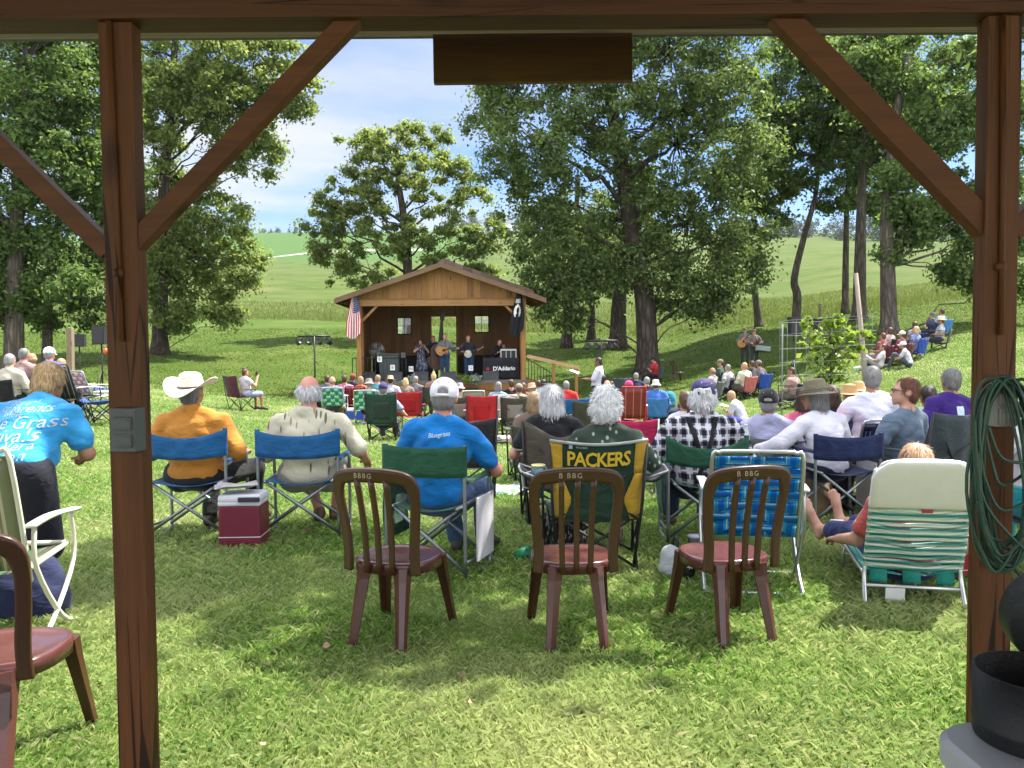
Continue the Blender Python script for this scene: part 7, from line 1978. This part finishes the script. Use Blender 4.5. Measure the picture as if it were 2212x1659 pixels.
web_chair(G(1888, 7.45), R(-4), 'lawn chair of navy webbing with open gaps under the white T-shirt', [nv1, nv2], W=.44, top=.80, seat=.42, nx=4, nz=4)
g_ = G(1952, 6.6)
person(g_, R(30), 'man with reddish hair and glasses looking left, grey blue T-shirt', s=.98, girth=1.12, seat=.33, recline=3, hair=('short', 'auburn'), shirt=((.10, .14, .19), 'short'), res=.011, face='glasses', group=GR, skin='fair', strands=1500, seed=13, arms={'l': ((-.13, .04, -.24), (-.06, .24, -.27)), 'r': ((.10, .04, -.25), (.02, .25, -.25))}, head=(-46, -2, 0))
camp_chair(G(1975, 6.5), R(20), 'slate', 'slate grey sling chair under the man with glasses', W=.54, top=.93, seat=.36, recl=.22)
sit(1998, 843, 8.6, 0, 'woman with a dark ponytail and white strap top', 'black', 'black camp chair of the ponytailed woman', s=.95, hair=('ponytail', 'dark'), shirt=((.5, .48, .5), 'tank'), res=.018, group=GR, skin='tan', strands=500)
sit(1829, 838, 9.6, 8, 'person in a tan straw hat left of the reddish haired man', 'brown', 'brown camp chair under the first straw hat', s=.95, hair=('short', 'sand'), hat=('straw', (.46, .29, .13)), shirt=((.5, .45, .38), 'short'), res=.02, group=GR)
sit(1852, 826, 10.4, -6, 'person in a paler straw hat just behind the tan one', 'olive', 'olive camp chair under the paler straw hat', s=.97, hair=('short', 'brown'), hat=('straw', (.56, .38, .18)), shirt=((.30, .28, .24), 'short'), res=.02, group=GR)
g_ = G(2055, 8.0); st = seat_for(2055, 796, 8.0)
rp, ip = person(g_, R(4), 'grey haired man in a purple T-shirt', s=1.0, girth=1.14, seat=st, recline=0, hair=('short', 'grey'), shirt=((.036, .014, .14), 'short'), res=.013, group=GR, skin='tan', strands=900, seed=14)
sp8 = [o for o in rp.children if o.name.startswith('shirt')][0]
mb = MB(); mb.grid(lambda a, b: ((a - .5) * .075 + .02, -.2, st + .09 + .31 + .09 * b), 6, 5, 0); me = mb.mesh('print'); obj('print', stick(me, sp8), sp8, pale_ink)
camp_chair(g_ + VV((.02, -.02, 0)), R(4), 'black', 'black camp chair under the purple T-shirt', W=.56, top=st + .42, seat=st - .03)
web_chair(G(2052, 7.2), R(12), 'empty lawn chair of thin blue webbing by the purple shirted man', [nv1, nv2], W=.50, top=.82, seat=.38, nx=5, nz=7)
tb2 = empty('side_table', G(2078, 6.9), 0, 'small wooden side table with white bags on it near the right post', 'table')
mb = MB(); mb.box((0, 0, .50), (.5, .34, .025), None, 0, .004); mb.build('tabletop', wood('pale_table', (.25, .17, .09), (.42, .30, .17), 'x'), tb2)
for sx in (-.2, .2): mb = MB(); mb.tube([(sx, -.12, .49), (-sx * .6, .12, 0)], .012, 6); mb.build('leg', wood('pale_table', (0, 0, 0), (0, 0, 0)), tb2)
bag('carrier_bag', 2078, 6.95, (.28, .16, .22), 'white plastic carrier bag on the small wooden table', cloth('white_bag', (.58, .60, .68)), seed=11, handles=False, dz=.515)
g_ = G(2262, 4.7)
person(g_, R(10), 'person in a white sleeve half hidden behind the right post', s=1.0, girth=1.1, seat=.42, recline=0, hair=('short', 'grey'), shirt=((.6, .6, .68), 'elbow'), legs=((.01, .25, .28), 'long'), res=.014, group=GR, arms={'l': ((-.18, .08, -.22), (-.12, .28, -.26)), 'r': ((.1, .05, -.25), (.05, .25, -.25))})
camp_chair(g_, R(10), 'teal', 'teal camp chair at the right edge behind the coil of cable', W=.60, top=.80, seat=.40)

# ======== the middle of the lawn
GM = 'people seated in the middle of the lawn'
camp_chair(G(1012, 7.6), R(4), 'charcoal', 'empty charcoal camp chair ahead of the white cap', W=.50, top=.84, seat=.40)
camp_chair(G(1374, 8.2), R(-14), 'pink', 'bright pink camp chair just behind the curly white hair', W=.50, top=.80, seat=.38, edge=tube_metal('pale_tube', (.5, .5, .52)))
sit(1153, 868, 9.4, 4, 'brown haired companion left of the silver bob', 'olive', 'olive camp chair of the brown haired companion', s=.93, hair=('bob', 'sand'), shirt=((.14, .10, .08), 'short'), res=.02, group=GM, strands=600)
sit(1478, 858, 9.0, 2, 'brown haired woman with a bare shoulder ahead of the plaid man', 'blue', 'blue camp chair of the bare shouldered woman', s=.93, hair=('ponytail', 'brown'), shirt=((.55, .53, .56), 'tank'), res=.02, group=GM, skin='tan', ckw=dict(W=.52))
rdm = cloth('red_mesh', (.52, .02, .025), .6, .1, .45)
cc = camp_chair(G(1040, 15.5), R(2), 'red', 'empty red camp chair with a see-through mesh back, nearest of the red ones', W=.60, top=.92, seat=.38, panel=rdm, arms='salmon')
cc2 = camp_chair(G(882, 17.5), R(3), 'red', 'red camp chair beside the tall green one, farther than the other red one', W=.62, top=.92, seat=.40, panel=rdm)
mesh_grey = cloth('grey_mesh', (.30, .28, .26), .6, .1, .4)
for u, D, lb in ((1113, 15.8, 'dark olive camp chair with grey mesh panel right of the red chair'), (1152, 16.6, 'second dark olive camp chair farther right, beside the silver bob'), (995, 16.2, 'dark olive camp chair left of the red one, behind the white cap')):
    camp_chair(G(u, D), R(-2), 'olive', lb, W=.56, top=.88, seat=.40, panel=mesh_grey, group='dark olive camp chairs with mesh backs')
cch = tube_metal('cream_frame', (.6, .56, .45), .5)
web_chair(G(1022, 18.5), R(3), 'cream vinyl lawn chair with rounded frame before the stage', None, W=.50, top=.95, seat=.40, frame=cch, solid=cloth('khaki_vinyl', (.22, .20, .15)), detail=1)
web_chair(G(1092, 17.5), R(-2), 'pale grey framed lawn chair with a white back', None, W=.52, top=.88, seat=.38, frame=cch, solid=cloth('white_vinyl', (.55, .50, .50)), detail=1)
gw = [cloth('green_web', (.02, .22, .10), .5), cloth('pale_green_web', (.25, .50, .38), .5)]
web_chair(G(722, 20.5), R(2), 'green and white webbed lawn chair under the bald man in blue', gw, W=.52, top=.84, seat=.36, nx=5, nz=5, detail=1)
web_chair(G(792, 19.5), R(2), 'green and white webbed lawn chair under the bucket hat', gw, W=.52, top=.84, seat=.36, nx=5, nz=5, detail=1)
red_slat = stripe_mat('red_slats', [(0, (.30, .02, .012)), (.62, (.05, .01, .01))], 0, .085, .5, .3)
web_chair(G(772, 21.5), R(0), 'red slatted lawn chair beside the blue cooler', None, W=.52, top=.84, seat=.36, solid=red_slat, detail=1, frame=blk_st)
red_ch = stripe_mat('red_lounge_slats', [(0, (.22, .035, .03)), (.88, (.45, .16, .13))], 0, .16, .5, .3)
rl = web_chair(G(1366, 17.2), R(-3), 'tall red high-backed deck chair under the pink cap', None, W=.50, top=1.02, seat=.34, solid=red_ch, detail=1, frame=basic('red_frame', (.40, .03, .02), .5))
tg = empty('side_board', G(1090, 15.0), 0, 'low pale wooden platform on the grass between the camp chairs', 'platform'); mb = MB(); mb.box((0, 0, .10), (1.1, .5, .06)); mb.build('tabletop', basic('pale_pink_board', (.42, .34, .31), .8), tg)
for sx in (-.45, .45): mb = MB(); mb.box((sx, 0, .035), (.05, .4, .07)); mb.build('leg', basic('pale_pink_board', (0, 0, 0)), tg)
# compact people rows: u, v of head top, depth, turn, hair, shirt colour, hat, chair fabric, label
ROWS = [
 (707, 820, 21.8, 0, ('short', 'brown'), (.10, .10, .12), None, 'black', 'brown haired person left of the bald man in blue'),
 (718, 814, 20.7, -2, ('ring', 'sand'), (.12, .13, .36), None, None, 'bald man in a purple blue shirt in the green webbed chair'),
 (745, 817, 22.5, 0, ('short', 'brown'), (.45, .18, .28), None, 'wine', 'dark haired person in pink left of the stage post'),
 (761, 824, 24.0, 4, ('short', 'auburn'), (.02, .02, .04), ('cap', (.16, .035, .02)), 'navy', 'person in a rust red cap and dark top'),
 (779, 834, 21.7, 0, ('short', 'sand'), (.62, .11, .04), None, None, 'person in vivid orange in the red slatted chair'),
 (797, 818, 19.6, 6, ('short', 'grey'), (.12, .14, .16), ('bucket', (.22, .20, .18)), None, 'person in a wide grey brimmed bucket hat'),
 (815, 823, 24.0, 0, ('short', 'sand'), (.08, .25, .30), None, 'olive', 'sandy haired person in teal left of the navy cap'),
 (843, 822, 23.0, -6, ('short', 'dark'), (.40, .40, .55), ('straw', (.48, .38, .24)), 'green', 'person in a pale straw hat and lilac top'),
 (876, 826, 23.5, 0, ('bob', 'blond'), (.20, .16, .12), None, 'wine', 'blonde head in front of the stage skirt'),
 (897, 832, 24.5, 0, ('short', 'grey'), (.12, .12, .13), None, 'black', 'low grey haired head right of the blonde one'),
 (937, 806, 23.0, 0, ('bun', 'blond'), (.30, .16, .14), None, 'olive', 'person with a blond bun peeping over the white cap'),
 (994, 828, 19.0, -10, ('short', 'brown'), (.4, .35, .3), ('bucket', (.30, .29, .27)), 'olive', 'person in a grey hat beside the cream lawn chair'),
 (1076, 825, 19.5, 0, ('bob', 'grey'), (.22, .34, .46), None, None, 'woman with grey brown bob and light blue top'),
 (1104, 819, 21.0, 2, ('buzz', 'brown'), (.012, .012, .014), None, 'black', 'man with cropped hair in a black shirt'),
 (1120, 832, 19.0, 6, ('short', 'brown'), (.30, .25, .18), ('cap', (.20, .17, .12)), 'taupe', 'person in a camouflage cap before the ramp'),
 (1130, 827, 20.5, -4, ('long', 'auburn'), (.20, .08, .06), None, 'taupe', 'auburn haired woman next to the camouflage cap'),
 (1150, 842, 18.0, 8, ('short', 'sand'), (.40, .30, .22), ('straw', (.44, .33, .22)), 'black', 'person in a tan hat left of the silver bob'),
 (1163, 822, 22.4, 0, ('short', 'brown'), (.25, .35, .45), None, 'navy', 'brown haired person in pale blue behind the handrail'),
 (1174, 819, 21.2, 0, ('short', 'dark'), (.30, .42, .52), None, 'navy', 'dark haired person in light blue behind the handrail'),
 (1224, 822, 20.0, -8, ('short', 'grey'), (.55, .03, .03), None, 'wine', 'grey haired man in a red shirt by the ramp post'),
 (1301, 810, 21.0, 10, ('bob', 'black'), (.05, .12, .16), None, 'black', 'black haired woman at the feet of the standing man'),
 (1311, 821, 18.5, 0, ('ring', 'blond'), (.28, .20, .16), None, 'charcoal', 'balding fair man behind a charcoal chair back'),
 (1321, 826, 19.8, 4, ('short', 'dark'), (.05, .04, .05), None, 'black', 'dark haired person right of the balding man'),
 (1358, 822, 17.4, 0, ('short', 'brown'), (.40, .35, .2), ('cap', (.60, .03, .14)), None, 'person in a hot pink cap in the red deck chair'),
 (1374, 805, 25.0, 12, ('short', 'grey'), (.015, .02, .06), None, 'slate', 'person in navy left of the oak trunk'),
 (1397, 814, 22.0, 0, ('short', 'grey'), (.025, .025, .03), None, 'black', 'grey haired person in black before the oak trunk'),
 (1414, 790, 33.5, 60, ('short', 'dark'), (.36, .02, .03), ('cap', (.015, .015, .015)), 'slate', 'person in red and a black cap at the foot of the oak'),
 (1417, 824, 20.0, -6, ('short', 'brown'), (.05, .14, .40), ('bucket', (.62, .58, .50)), 'sky', 'person in a cream hat in a blue chair by the oak'),
 (1553, 776, 27.0, 62, ('short', 'brown'), (.02, .05, .035), ('cap', (.13, .12, .08)), 'black', 'man in a khaki cap and dark green top looking left'),
 (1537, 795, 25.5, 50, ('ring', 'sand'), (.30, .28, .30), None, 'grey', 'bald man leaning back in a grey chair behind the navy cap'),
 (1571, 787, 26.0, 40, ('short', 'grey'), (.42, .42, .42), None, 'navy', 'grey haired person in a navy high-backed chair'),
 (1607, 783, 25.5, 30, ('short', 'blond'), (.42, .46, .34), None, 'salmon', 'fair haired person in pale green on a salmon chair'),
 (1624, 786, 26.5, 25, ('short', 'brown'), (.05, .04, .045), None, 'brown', 'dark clothed person between the salmon and blue chairs'),
 (1640, 778, 26.0, 28, ('short', 'brown'), (.12, .11, .12), ('cap', (.14, .13, .13)), 'royal', 'person in a grey cap in a bright royal blue chair'),
 (1712, 812, 22.0, 40, ('short', 'brown'), (.30, .18, .16), None, 'black', 'person seen through the wire cage beside the sapling'),
 (20, 764, 13.6, -4, ('short', 'grey'), (.42, .38, .30), None, 'black', 'man in a beige fishing waistcoat at the left edge'),
 (50, 752, 14.4, -6, ('buzz', 'grey'), (.30, .2, .18), None, 'navy', 'pink headed bald man left of the white cap'),
 (74, 762, 15.4, -4, ('ring', 'sand'), (.2, .2, .22), None, 'black', 'second bald man half behind the blonde head'),
 (112, 750, 14.2, -14, ('short', 'grey'), (.07, .10, .38), ('cap', (.66, .66, .68)), None, 'man in a white cap and blue shirt on the left lawn'),
 (134, 775, 16.0, -4, ('bob', 'sand'), (.45, .32, .2), None, 'olive', 'sandy haired person right of the man in the white cap'),
]
skins = ['fair', 'pink', 'tan', 'ruddy', 'tan']
for i, (u, v, D, rz, hr, sc_, ht, ch, lb) in enumerate(ROWS):
    short = lb
    fem = hr[0] in ('bob', 'long', 'bun', 'ponytail')
    wh = ('the ' + lb)
    sit(u, v, D, rz, lb, ch, (('%s camp chair under ' % ch) + ' '.join(lb.split()[:12])) if ch else None, s=.94 if fem else 1.0, girth=1.0 + .22 * ((i * 37 % 10) / 10), hair=hr, shirt=(sc_, ('short', 'elbow', 'short', 'long')[i % 4]), hat=ht, res=.026 if D < 18 else .032,
        skin=skins[i % 5], group=GM, arms=('rest', 'lap', 'fold')[i % 3], seed=i, head=((i * 53 % 40) - 20, 4 + i % 9, (i * 29 % 11) - 5), legs=(((.03, .04, .08), (.12, .11, .09), (.02, .02, .022))[i % 3], ('long', 'short')[i % 2]), recline=(i * 17 % 9) - 2, face=abs(rz) > 20, shw=.95 if fem else 1.03)
# man in navy cap in the tall green camp chair
sit(829, 826, 15.4, -2, 'person in a navy cap in the tall green camp chair', None, None, s=1.0, girth=1.1, hair=('short', 'grey'), hat=('cap', (.03, .028, .10)), shirt=((.30, .28, .44), 'short'), res=.022, group=GM, arms={'l': 'rest', 'r': ((.16, .06, -.22), (.18, .26, -.28))})
camp_chair(G(828, 15.2), R(-1), 'dgreen', 'tall dark green camp chair with crossed legs left of the white cap', W=.60, top=.93, seat=.36, panel=cloth('green_mesh', (.014, .030, .02), .6))
for u, lb in ((1331, 'left of a pair of empty slate chair backs near the oak'), (1341, 'right of a pair of empty slate chair backs near the oak')):
    camp_chair(G(u, 25.0), R(12), 'slate', lb, W=.50, top=1.0, seat=.40, detail=1)
camp_chair(G(1234, 13.5), R(4), 'blue', 'blue camp chair right of the silver bob', W=.56, top=.90, seat=.40)
camp_chair(G(1276, 13.0), R(-4), 'olive', 'olive camp chair just left of the curly white hair', W=.60, top=.86, seat=.40)
# left cluster furniture
web_chair(G(168, 14.4), R(-28), 'tall black slatted chair with its back to the viewer on the left', None, W=.56, top=1.02, seat=.42, frame=blk_st, solid=stripe_mat('black_slats', [(0, (.012, .014, .013)), (.86, (.22, .20, .19))], 0, .12, .5))
pw = [cloth('pink_web', (.50, .28, .28), .5), cloth('white_web', (.62, .58, .58), .5)]
web_chair(G(203, 15.2), R(-30), 'pink and white checked lawn chair on the left', pw, W=.48, top=.88, seat=.38, nx=5, nz=6)
camp_chair(G(221, 13.8), R(-75), 'royal', 'low chair with a royal blue seat beside the black slatted chair', W=.5, top=.46, seat=.40)
wt = empty('camp_table', G(236, 16.5), .2, 'small white folding table by the loudspeaker tripod', 'table'); zt2 = P(236, 846, 16.5).z - wt.location.z
mb = MB(); mb.box((0, 0, zt2), (.55, .4, .03), None, 0, .006); mb.build('tabletop', whitep, wt)
for sx in (-1, 1): mb = MB(); mb.tube([(sx * .24, -.15, zt2), (-sx * .2, .15, 0)], .012, 5); mb.build('leg', alub, wt)
ww = empty('wooden_post', G(153, 19.0), 0, 'weathered wooden post left of the loudspeakers', 'post'); mb = MB(); hz_ = P(153, 708, 19.0).z - ww.location.z; mb.box((0, 0, hz_ / 2), (.13, .13, hz_), Euler((0, .015, 0)), 0, .01); mb.build('shaft', wood('grey_post_wood', (.13, .10, .07), (.26, .20, .14), 'z', .85), ww)
lan = empty('lantern', G(229, 21.4, 1.18), 0, 'small orange lantern hanging from the loudspeaker pole', 'lantern'); mb = MB(); mb.lathe([(.001, 0), (.05, .02), (.06, .08), (.05, .15), (.001, .17)], n=12); mb.build('body', plastic('orange_plastic', (.6, .09, .03), .4), lan); mb = MB(); mb.tube([(-.03, 0, .16), (-.06, 0, .22), (-.12, .1, .22)], .006, 5); mb.build('hook', blackm, lan)
# woman photographing from the maroon chair
g_ = G(530, 22.5)
person(g_, R(-38), 'woman holding up a phone in the maroon chair on the open lawn', s=.92, seat=.40, recline=2, hair=('bun', 'brown'), shirt=((.55, .50, .55), 'cap'), legs=((.28, .28, .5), 'short'), shoes=(.03, .02, .02), arms={'l': ((-.06, .16, -.20), (.04, .30, .04)), 'r': ((.08, .18, -.18), (-.02, .32, .06))}, res=.022, skin='ruddy', group=GM, face=True)
mc_ = camp_chair(G(519, 22.6), R(-38), 'maroon', 'maroon camp chair alone on the open lawn at the left', W=.66, top=1.0, seat=.42)
ph = empty('phone', g_ + Matrix.Rotation(R(-38), 3, 'Z') @ VV((.0, .36, 1.02)), R(-38), 'dark phone held up by the woman in the maroon chair', 'phone'); mb = MB(); mb.box((0, 0, 0), (.09, .012, .17), None, 0, .004); mb.build('body', blackm, ph); mb = MB(); mb.box((0, -.007, 0), (.08, .002, .155)); mb.build('screen', basic('phone_screen', (.02, .02, .025), .1, 0, 3, 0), ph)
# standing man with papers
g_ = G(1289, 21.0)
person(g_, R(70), 'standing man in a white shirt and dark trousers reading papers', 'stand', s=(P(1289, 763, 21).z - g_.z) / 1.80, hair=('buzz', 'dark'), shirt=((.50, .51, .60), 'elbow'), legs=((.018, .016, .016), 'long'), shoes=(.02, .02, .02), arms={'l': ((-.07, .10, -.24), (-.02, .34, -.22)), 'r': ((.08, .10, -.24), (-.02, .34, -.22))}, res=.024, skin='dark', group=GM, head=(0, 14, 0), face=True)
pp = empty('papers', g_ + VV((-.46, .13, 1.22)), R(70), 'open white papers held by the standing man', 'papers')
for sg_ in (-1, 1): mb = MB(); mb.grid(lambda a, b: (sg_ * a * .20, .02 + b * .26, .02 + .08 * b + .05 * a), 4, 3, .004); mb.build('page', whitep, pp)
# reading man on the blue blanket
g_ = G(1604, 18.0, .02)
person(g_, R(55), 'fair man in glasses and grey T-shirt reading on the blue blanket', 'ground', s=.95, hair=('short', 'blond'), shirt=((.40, .39, .41), 'short'), legs=((.06, .06, .28), 'short'), shoes=None, recline=-12, hunch=20, res=.02, group=GM, face='glasses', arms='fold', head=(0, 22, 0), skin='tan', leg={'l': ((-.32, .24, .16), (.02, .30, .08), (.14, .36, .06)), 'r': ((.32, .24, .16), (-.02, .38, .09), (-.14, .44, .07))})
bkk = empty('book', g_ + Matrix.Rotation(R(55), 3, 'Z') @ VV((0, .36, .40)), R(55), 'open book held by the reading man', 'book')
for sg_ in (-1, 1): mb = MB(); mb.grid(lambda a, b: (sg_ * a * .13, b * .17, .05 * b + .03 * a), 3, 3, .010); mb.build('page', basic('book_paper', (.55, .52, .44), .8), bkk)
# two musicians strolling on the slope
gs_ = G(1612, 34.0)
def stroll(u, D, vt, label, rz, sh, hat, inst, off, ang, **kw):
    g_ = G(u, D); s_ = (P(u, vt, D).z - g_.z) / 1.80
    r, inf = person(g_, R(rz), label, 'stand', s=s_, hair=('short', 'grey'), shirt=(sh, 'long'), legs=((.03, .035, .03), 'long'), shoes=(.03, .025, .02), hat=hat, res=.028, group='strolling musicians', arms={'l': ((-.13, .04, -.22), (-.05, .25, -.24)), 'r': ((.12, .0, -.24), (.0, .24, -.26))}, face=True, **kw)
    instrument(r, inf, inst[0], inst[1], off, ang)
stroll(1609, 34.5, 703, 'stroller on the slope with an instrument neck over his shoulder', 165, (.10, .11, .10), ('cap', (.10, .06, .05)), ('guitar', 'dark guitar carried by the stroller on the left'), (.10, .18, .10), PI + .9)
stroll(1629, 33.5, 706, 'stroller on the slope in a brown cap with a pale case at his side', 175, (.13, .10, .085), ('cap', (.15, .07, .04)), ('mandolin', 'small mandolin held by the stroller in the brown cap'), (.02, .18, .12), PI + .4)
ic = empty('instrument_case', P(1648, 752, 33.3), R(8), 'pale green and black instrument case beside the strollers', 'case'); mb = MB(); mb.box((0, 0, 0), (.62, .2, .30), Euler((0, .12, 0)), 0, .05); mb.build('body', basic('pale_case', (.20, .26, .22), .6), ic); mb = MB(); mb.box((0, 0, .13), (.60, .21, .06), Euler((0, .12, 0)), 0, .02); mb.box((0, 0, -.13), (.60, .21, .06), Euler((0, .12, 0)), 0, .02); mb.build('trim', blackm, ic); mb = MB(); mb.tube([(-.2, 0, .14), (-.35, 0, .5)], .02, 5); mb.build('strap', blackm, ic)

# ======== seated group on the right-hand slope
GS = 'people sitting on the right-hand slope'
HILL = [
 (1918, 716, 27.0, 30, ('bob', 'brown'), (.50, .36, .32), None, 'black', 'brown haired woman in front of the thick trunk on the slope', (.02, .02, .035)),
 (1903, 742, 25.5, 35, ('short', 'auburn'), (.22, .06, .07), None, 'wine', 'person in dark red at the left of the hillside group', (.25, .2, .2)),
 (1944, 728, 25.5, 40, ('short', 'brown'), (.18, .05, .07), ('cap', (.62, .56, .50)), 'wine', 'man in a pale cap and maroon top on the slope', (.04, .06, .12)),
 (1972, 716, 27.5, 20, ('long', 'brown'), (.30, .24, .26), None, 'navy', 'long haired woman in the back of the hillside group', (.03, .03, .06)),
 (1974, 735, 26.0, 35, ('bob', 'blond'), (.16, .20, .34), None, 'royal', 'fair person in a blue striped top on the slope', (.30, .20, .14)),
 (2010, 680, 29.5, 30, ('buzz', 'grey'), (.04, .05, .09), ('cap', (.10, .10, .11)), 'navy', 'big man in a grey cap sitting highest on the slope', (.02, .025, .06)),
 (2030, 694, 30.0, 25, ('short', 'brown'), (.30, .36, .44), None, 'sky', 'brown haired person right of the highest sitting man', (.05, .05, .08)),
 (2028, 708, 27.0, 60, ('short', 'brown'), (.34, .36, .36), ('straw', (.66, .56, .36)), 'taupe', 'person in a cream straw hat reclining in a round chair', (.04, .035, .05)),
]
for i, (u, v, D, rz, hr, sc_, ht, ch, lb, lg) in enumerate(HILL):
    sit(u, v, D, rz, lb, ch, ('%s camp chair under ' % ch) + lb, s=.95, girth=1.08, hair=hr, shirt=(sc_, 'short'), hat=ht, legs=(lg, 'long' if i % 2 else 'short'), res=.026, group=GS, skin=skins[(i * 2) % 5], face=True, seed=i, arms=('lap', 'rest', 'fold')[i % 3], recline=6)
g_ = G(1962, 24.6)
person(g_, R(62), 'youth in a white cap sitting on the grass of the slope', 'ground', s=.92, hair=('short', 'brown'), hat=('cap', (.66, .64, .60)), shirt=((.42, .42, .48), 'short'), legs=((.05, .065, .075), 'long'), shoes=(.10, .10, .11), arms='knees', recline=-8, hunch=16, res=.022, group=GS, face=True, skin='tan')
g_ = G(1898, 24.9)
person(g_, R(70), 'person in white lounging on the grass by the leaning pole', 'ground', s=.9, hair=('short', 'brown'), shirt=((.52, .50, .52), 'short'), legs=((.30, .28, .30), 'short'), shoes=(.6, .6, .6), arms='knees', recline=14, res=.024, group=GS, face=True, skin='tan')

# ======== sapling in its wire cage, leaning pole
CD = 12.6
sa = empty('sapling', G(1795, CD), 0, 'bright yellow green sapling inside the wire cage', 'sapling')
b0 = np.array(sa.location); mb = MB(); rg = np.random.default_rng(17); cen = []; rad = []
mb.tube(arc([(0, 0, 0), (.03, 0, .6), (.0, .02, 1.2), (.05, 0, 1.7)], 4), [.022, .02, .019, .018, .017, .016, .015, .014, .013, .012, .011, .010, .008], 6)
for (u, v, rp) in ((1740, 700, 16), (1755, 722, 20), (1790, 700, 20), (1815, 695, 16), (1772, 745, 24), (1800, 735, 26), (1835, 725, 20), (1862, 718, 14), (1880, 728, 10), (1760, 775, 24), (1795, 780, 28), (1830, 770, 22), (1850, 750, 18), (1780, 815, 22), (1810, 815, 22), (1732, 742, 12), (1812, 682, 8), (1745, 688, 10)):
    c = np.array(P(u, v, CD + rg.normal() * .14)) - b0; cen.append(c); rad.append(rp * CD / F_PX * .85)
    mb.tube(limb_path((0.01, 0, max(.2, c[2] - .35)), c, rg, 5), [.010, .008, .007, .006, .005, .004], 5, caps=False)
obj('trunk', mb.mesh('trunk'), sa, barkG)
V, Fq = leaf_cloud(cen, rad, 1300, .105, 18, .45, .72); obj('crown', mesh_np('crown', V, Fq), sa, leafS)
cg = empty('wire_cage', G(1786, CD), 0, 'galvanised wire mesh cage round the sapling', 'cage'); zc_ = P(1786, 690, CD).z - cg.location.z; rc_ = 98 * CD / F_PX
wire = basic('galvanised_wire', (.22, .24, .22), .5, .1, 10, 0, metal=.4); mb = MB()
for k in range(10): z = zc_ * (1 - k * .105); mb.tube([(rc_ * math.cos(t), rc_ * .85 * math.sin(t), z + .03 * math.cos(t + .6)) for t in [i * PI / 16 for i in range(32)]], .0032, 5, closed=True)
for k in range(16): a = k * PI / 11; mb.tube([(rc_ * math.cos(a), rc_ * .85 * math.sin(a), .0), (rc_ * math.cos(a), rc_ * .85 * math.sin(a), zc_ + .03 * math.cos(a + .6))], .0014, 4)
mb.build('mesh', wire, cg)
mb = MB(); a = P(1690, 700, CD) - cg.location; mb.tube([(a.x, a.y - .02, 0), (a.x, a.y - .02, a.z + .0)], .006, 6); mb.build('stake', wire, cg)
lp_ = empty('leaning_pole', G(1882, 14.5), 0, 'bare grey wooden pole leaning left in front of the slope', 'pole'); tp_ = P(1849, 590, 14.5) - lp_.location
mb = MB(); mb.tube([(0, 0, -.05), tuple(tp_ * .5), tuple(tp_)], [.055, .048, .038], 8); mb.build('shaft', wood('grey_pole', (.20, .16, .13), (.38, .32, .27), 'z', .85), lp_)
# field marker posts on the meadow edge
for u, v in ((1780, 660), (1770, 670)):
    pass
fp = empty('marker_post', G(1770, 45), 0, 'small dark stake at the edge of the mown slope', 'post'); mb = MB(); mb.box((0, 0, .5), (.12, .12, 1.0), None, 0, .02); mb.build('shaft', wood('grey_post_wood', (0, 0, 0), (0, 0, 0)), fp)
# far farm buildings
def farm(u, D, w_, h_, d_, label, wall, roof):
    r = empty('farm_building', G(u, D), .3, label, 'farm building'); mb = MB(); mb.box((0, 0, h_ / 2), (w_, d_, h_)); mb.build('wall', wall, r)
    mb = MB(); mb.prism([(-w_ * .54, h_), (w_ * .54, h_), (0, h_ + w_ * .28)], -d_ * .54, d_ * .54); mb.build('roof', roof, r)
farm(1086, 560, 12, 5, 18, 'white barn on the far hill between two oaks', basic('white_barn', (.7, .7, .7), .7), basic('grey_roof', (.4, .4, .42), .5))
farm(893, 600, 14, 4.5, 20, 'pale long barn seen through the oak behind the stage', basic('pale_barn', (.6, .6, .62), .7), basic('grey_roof', (0, 0, 0)))
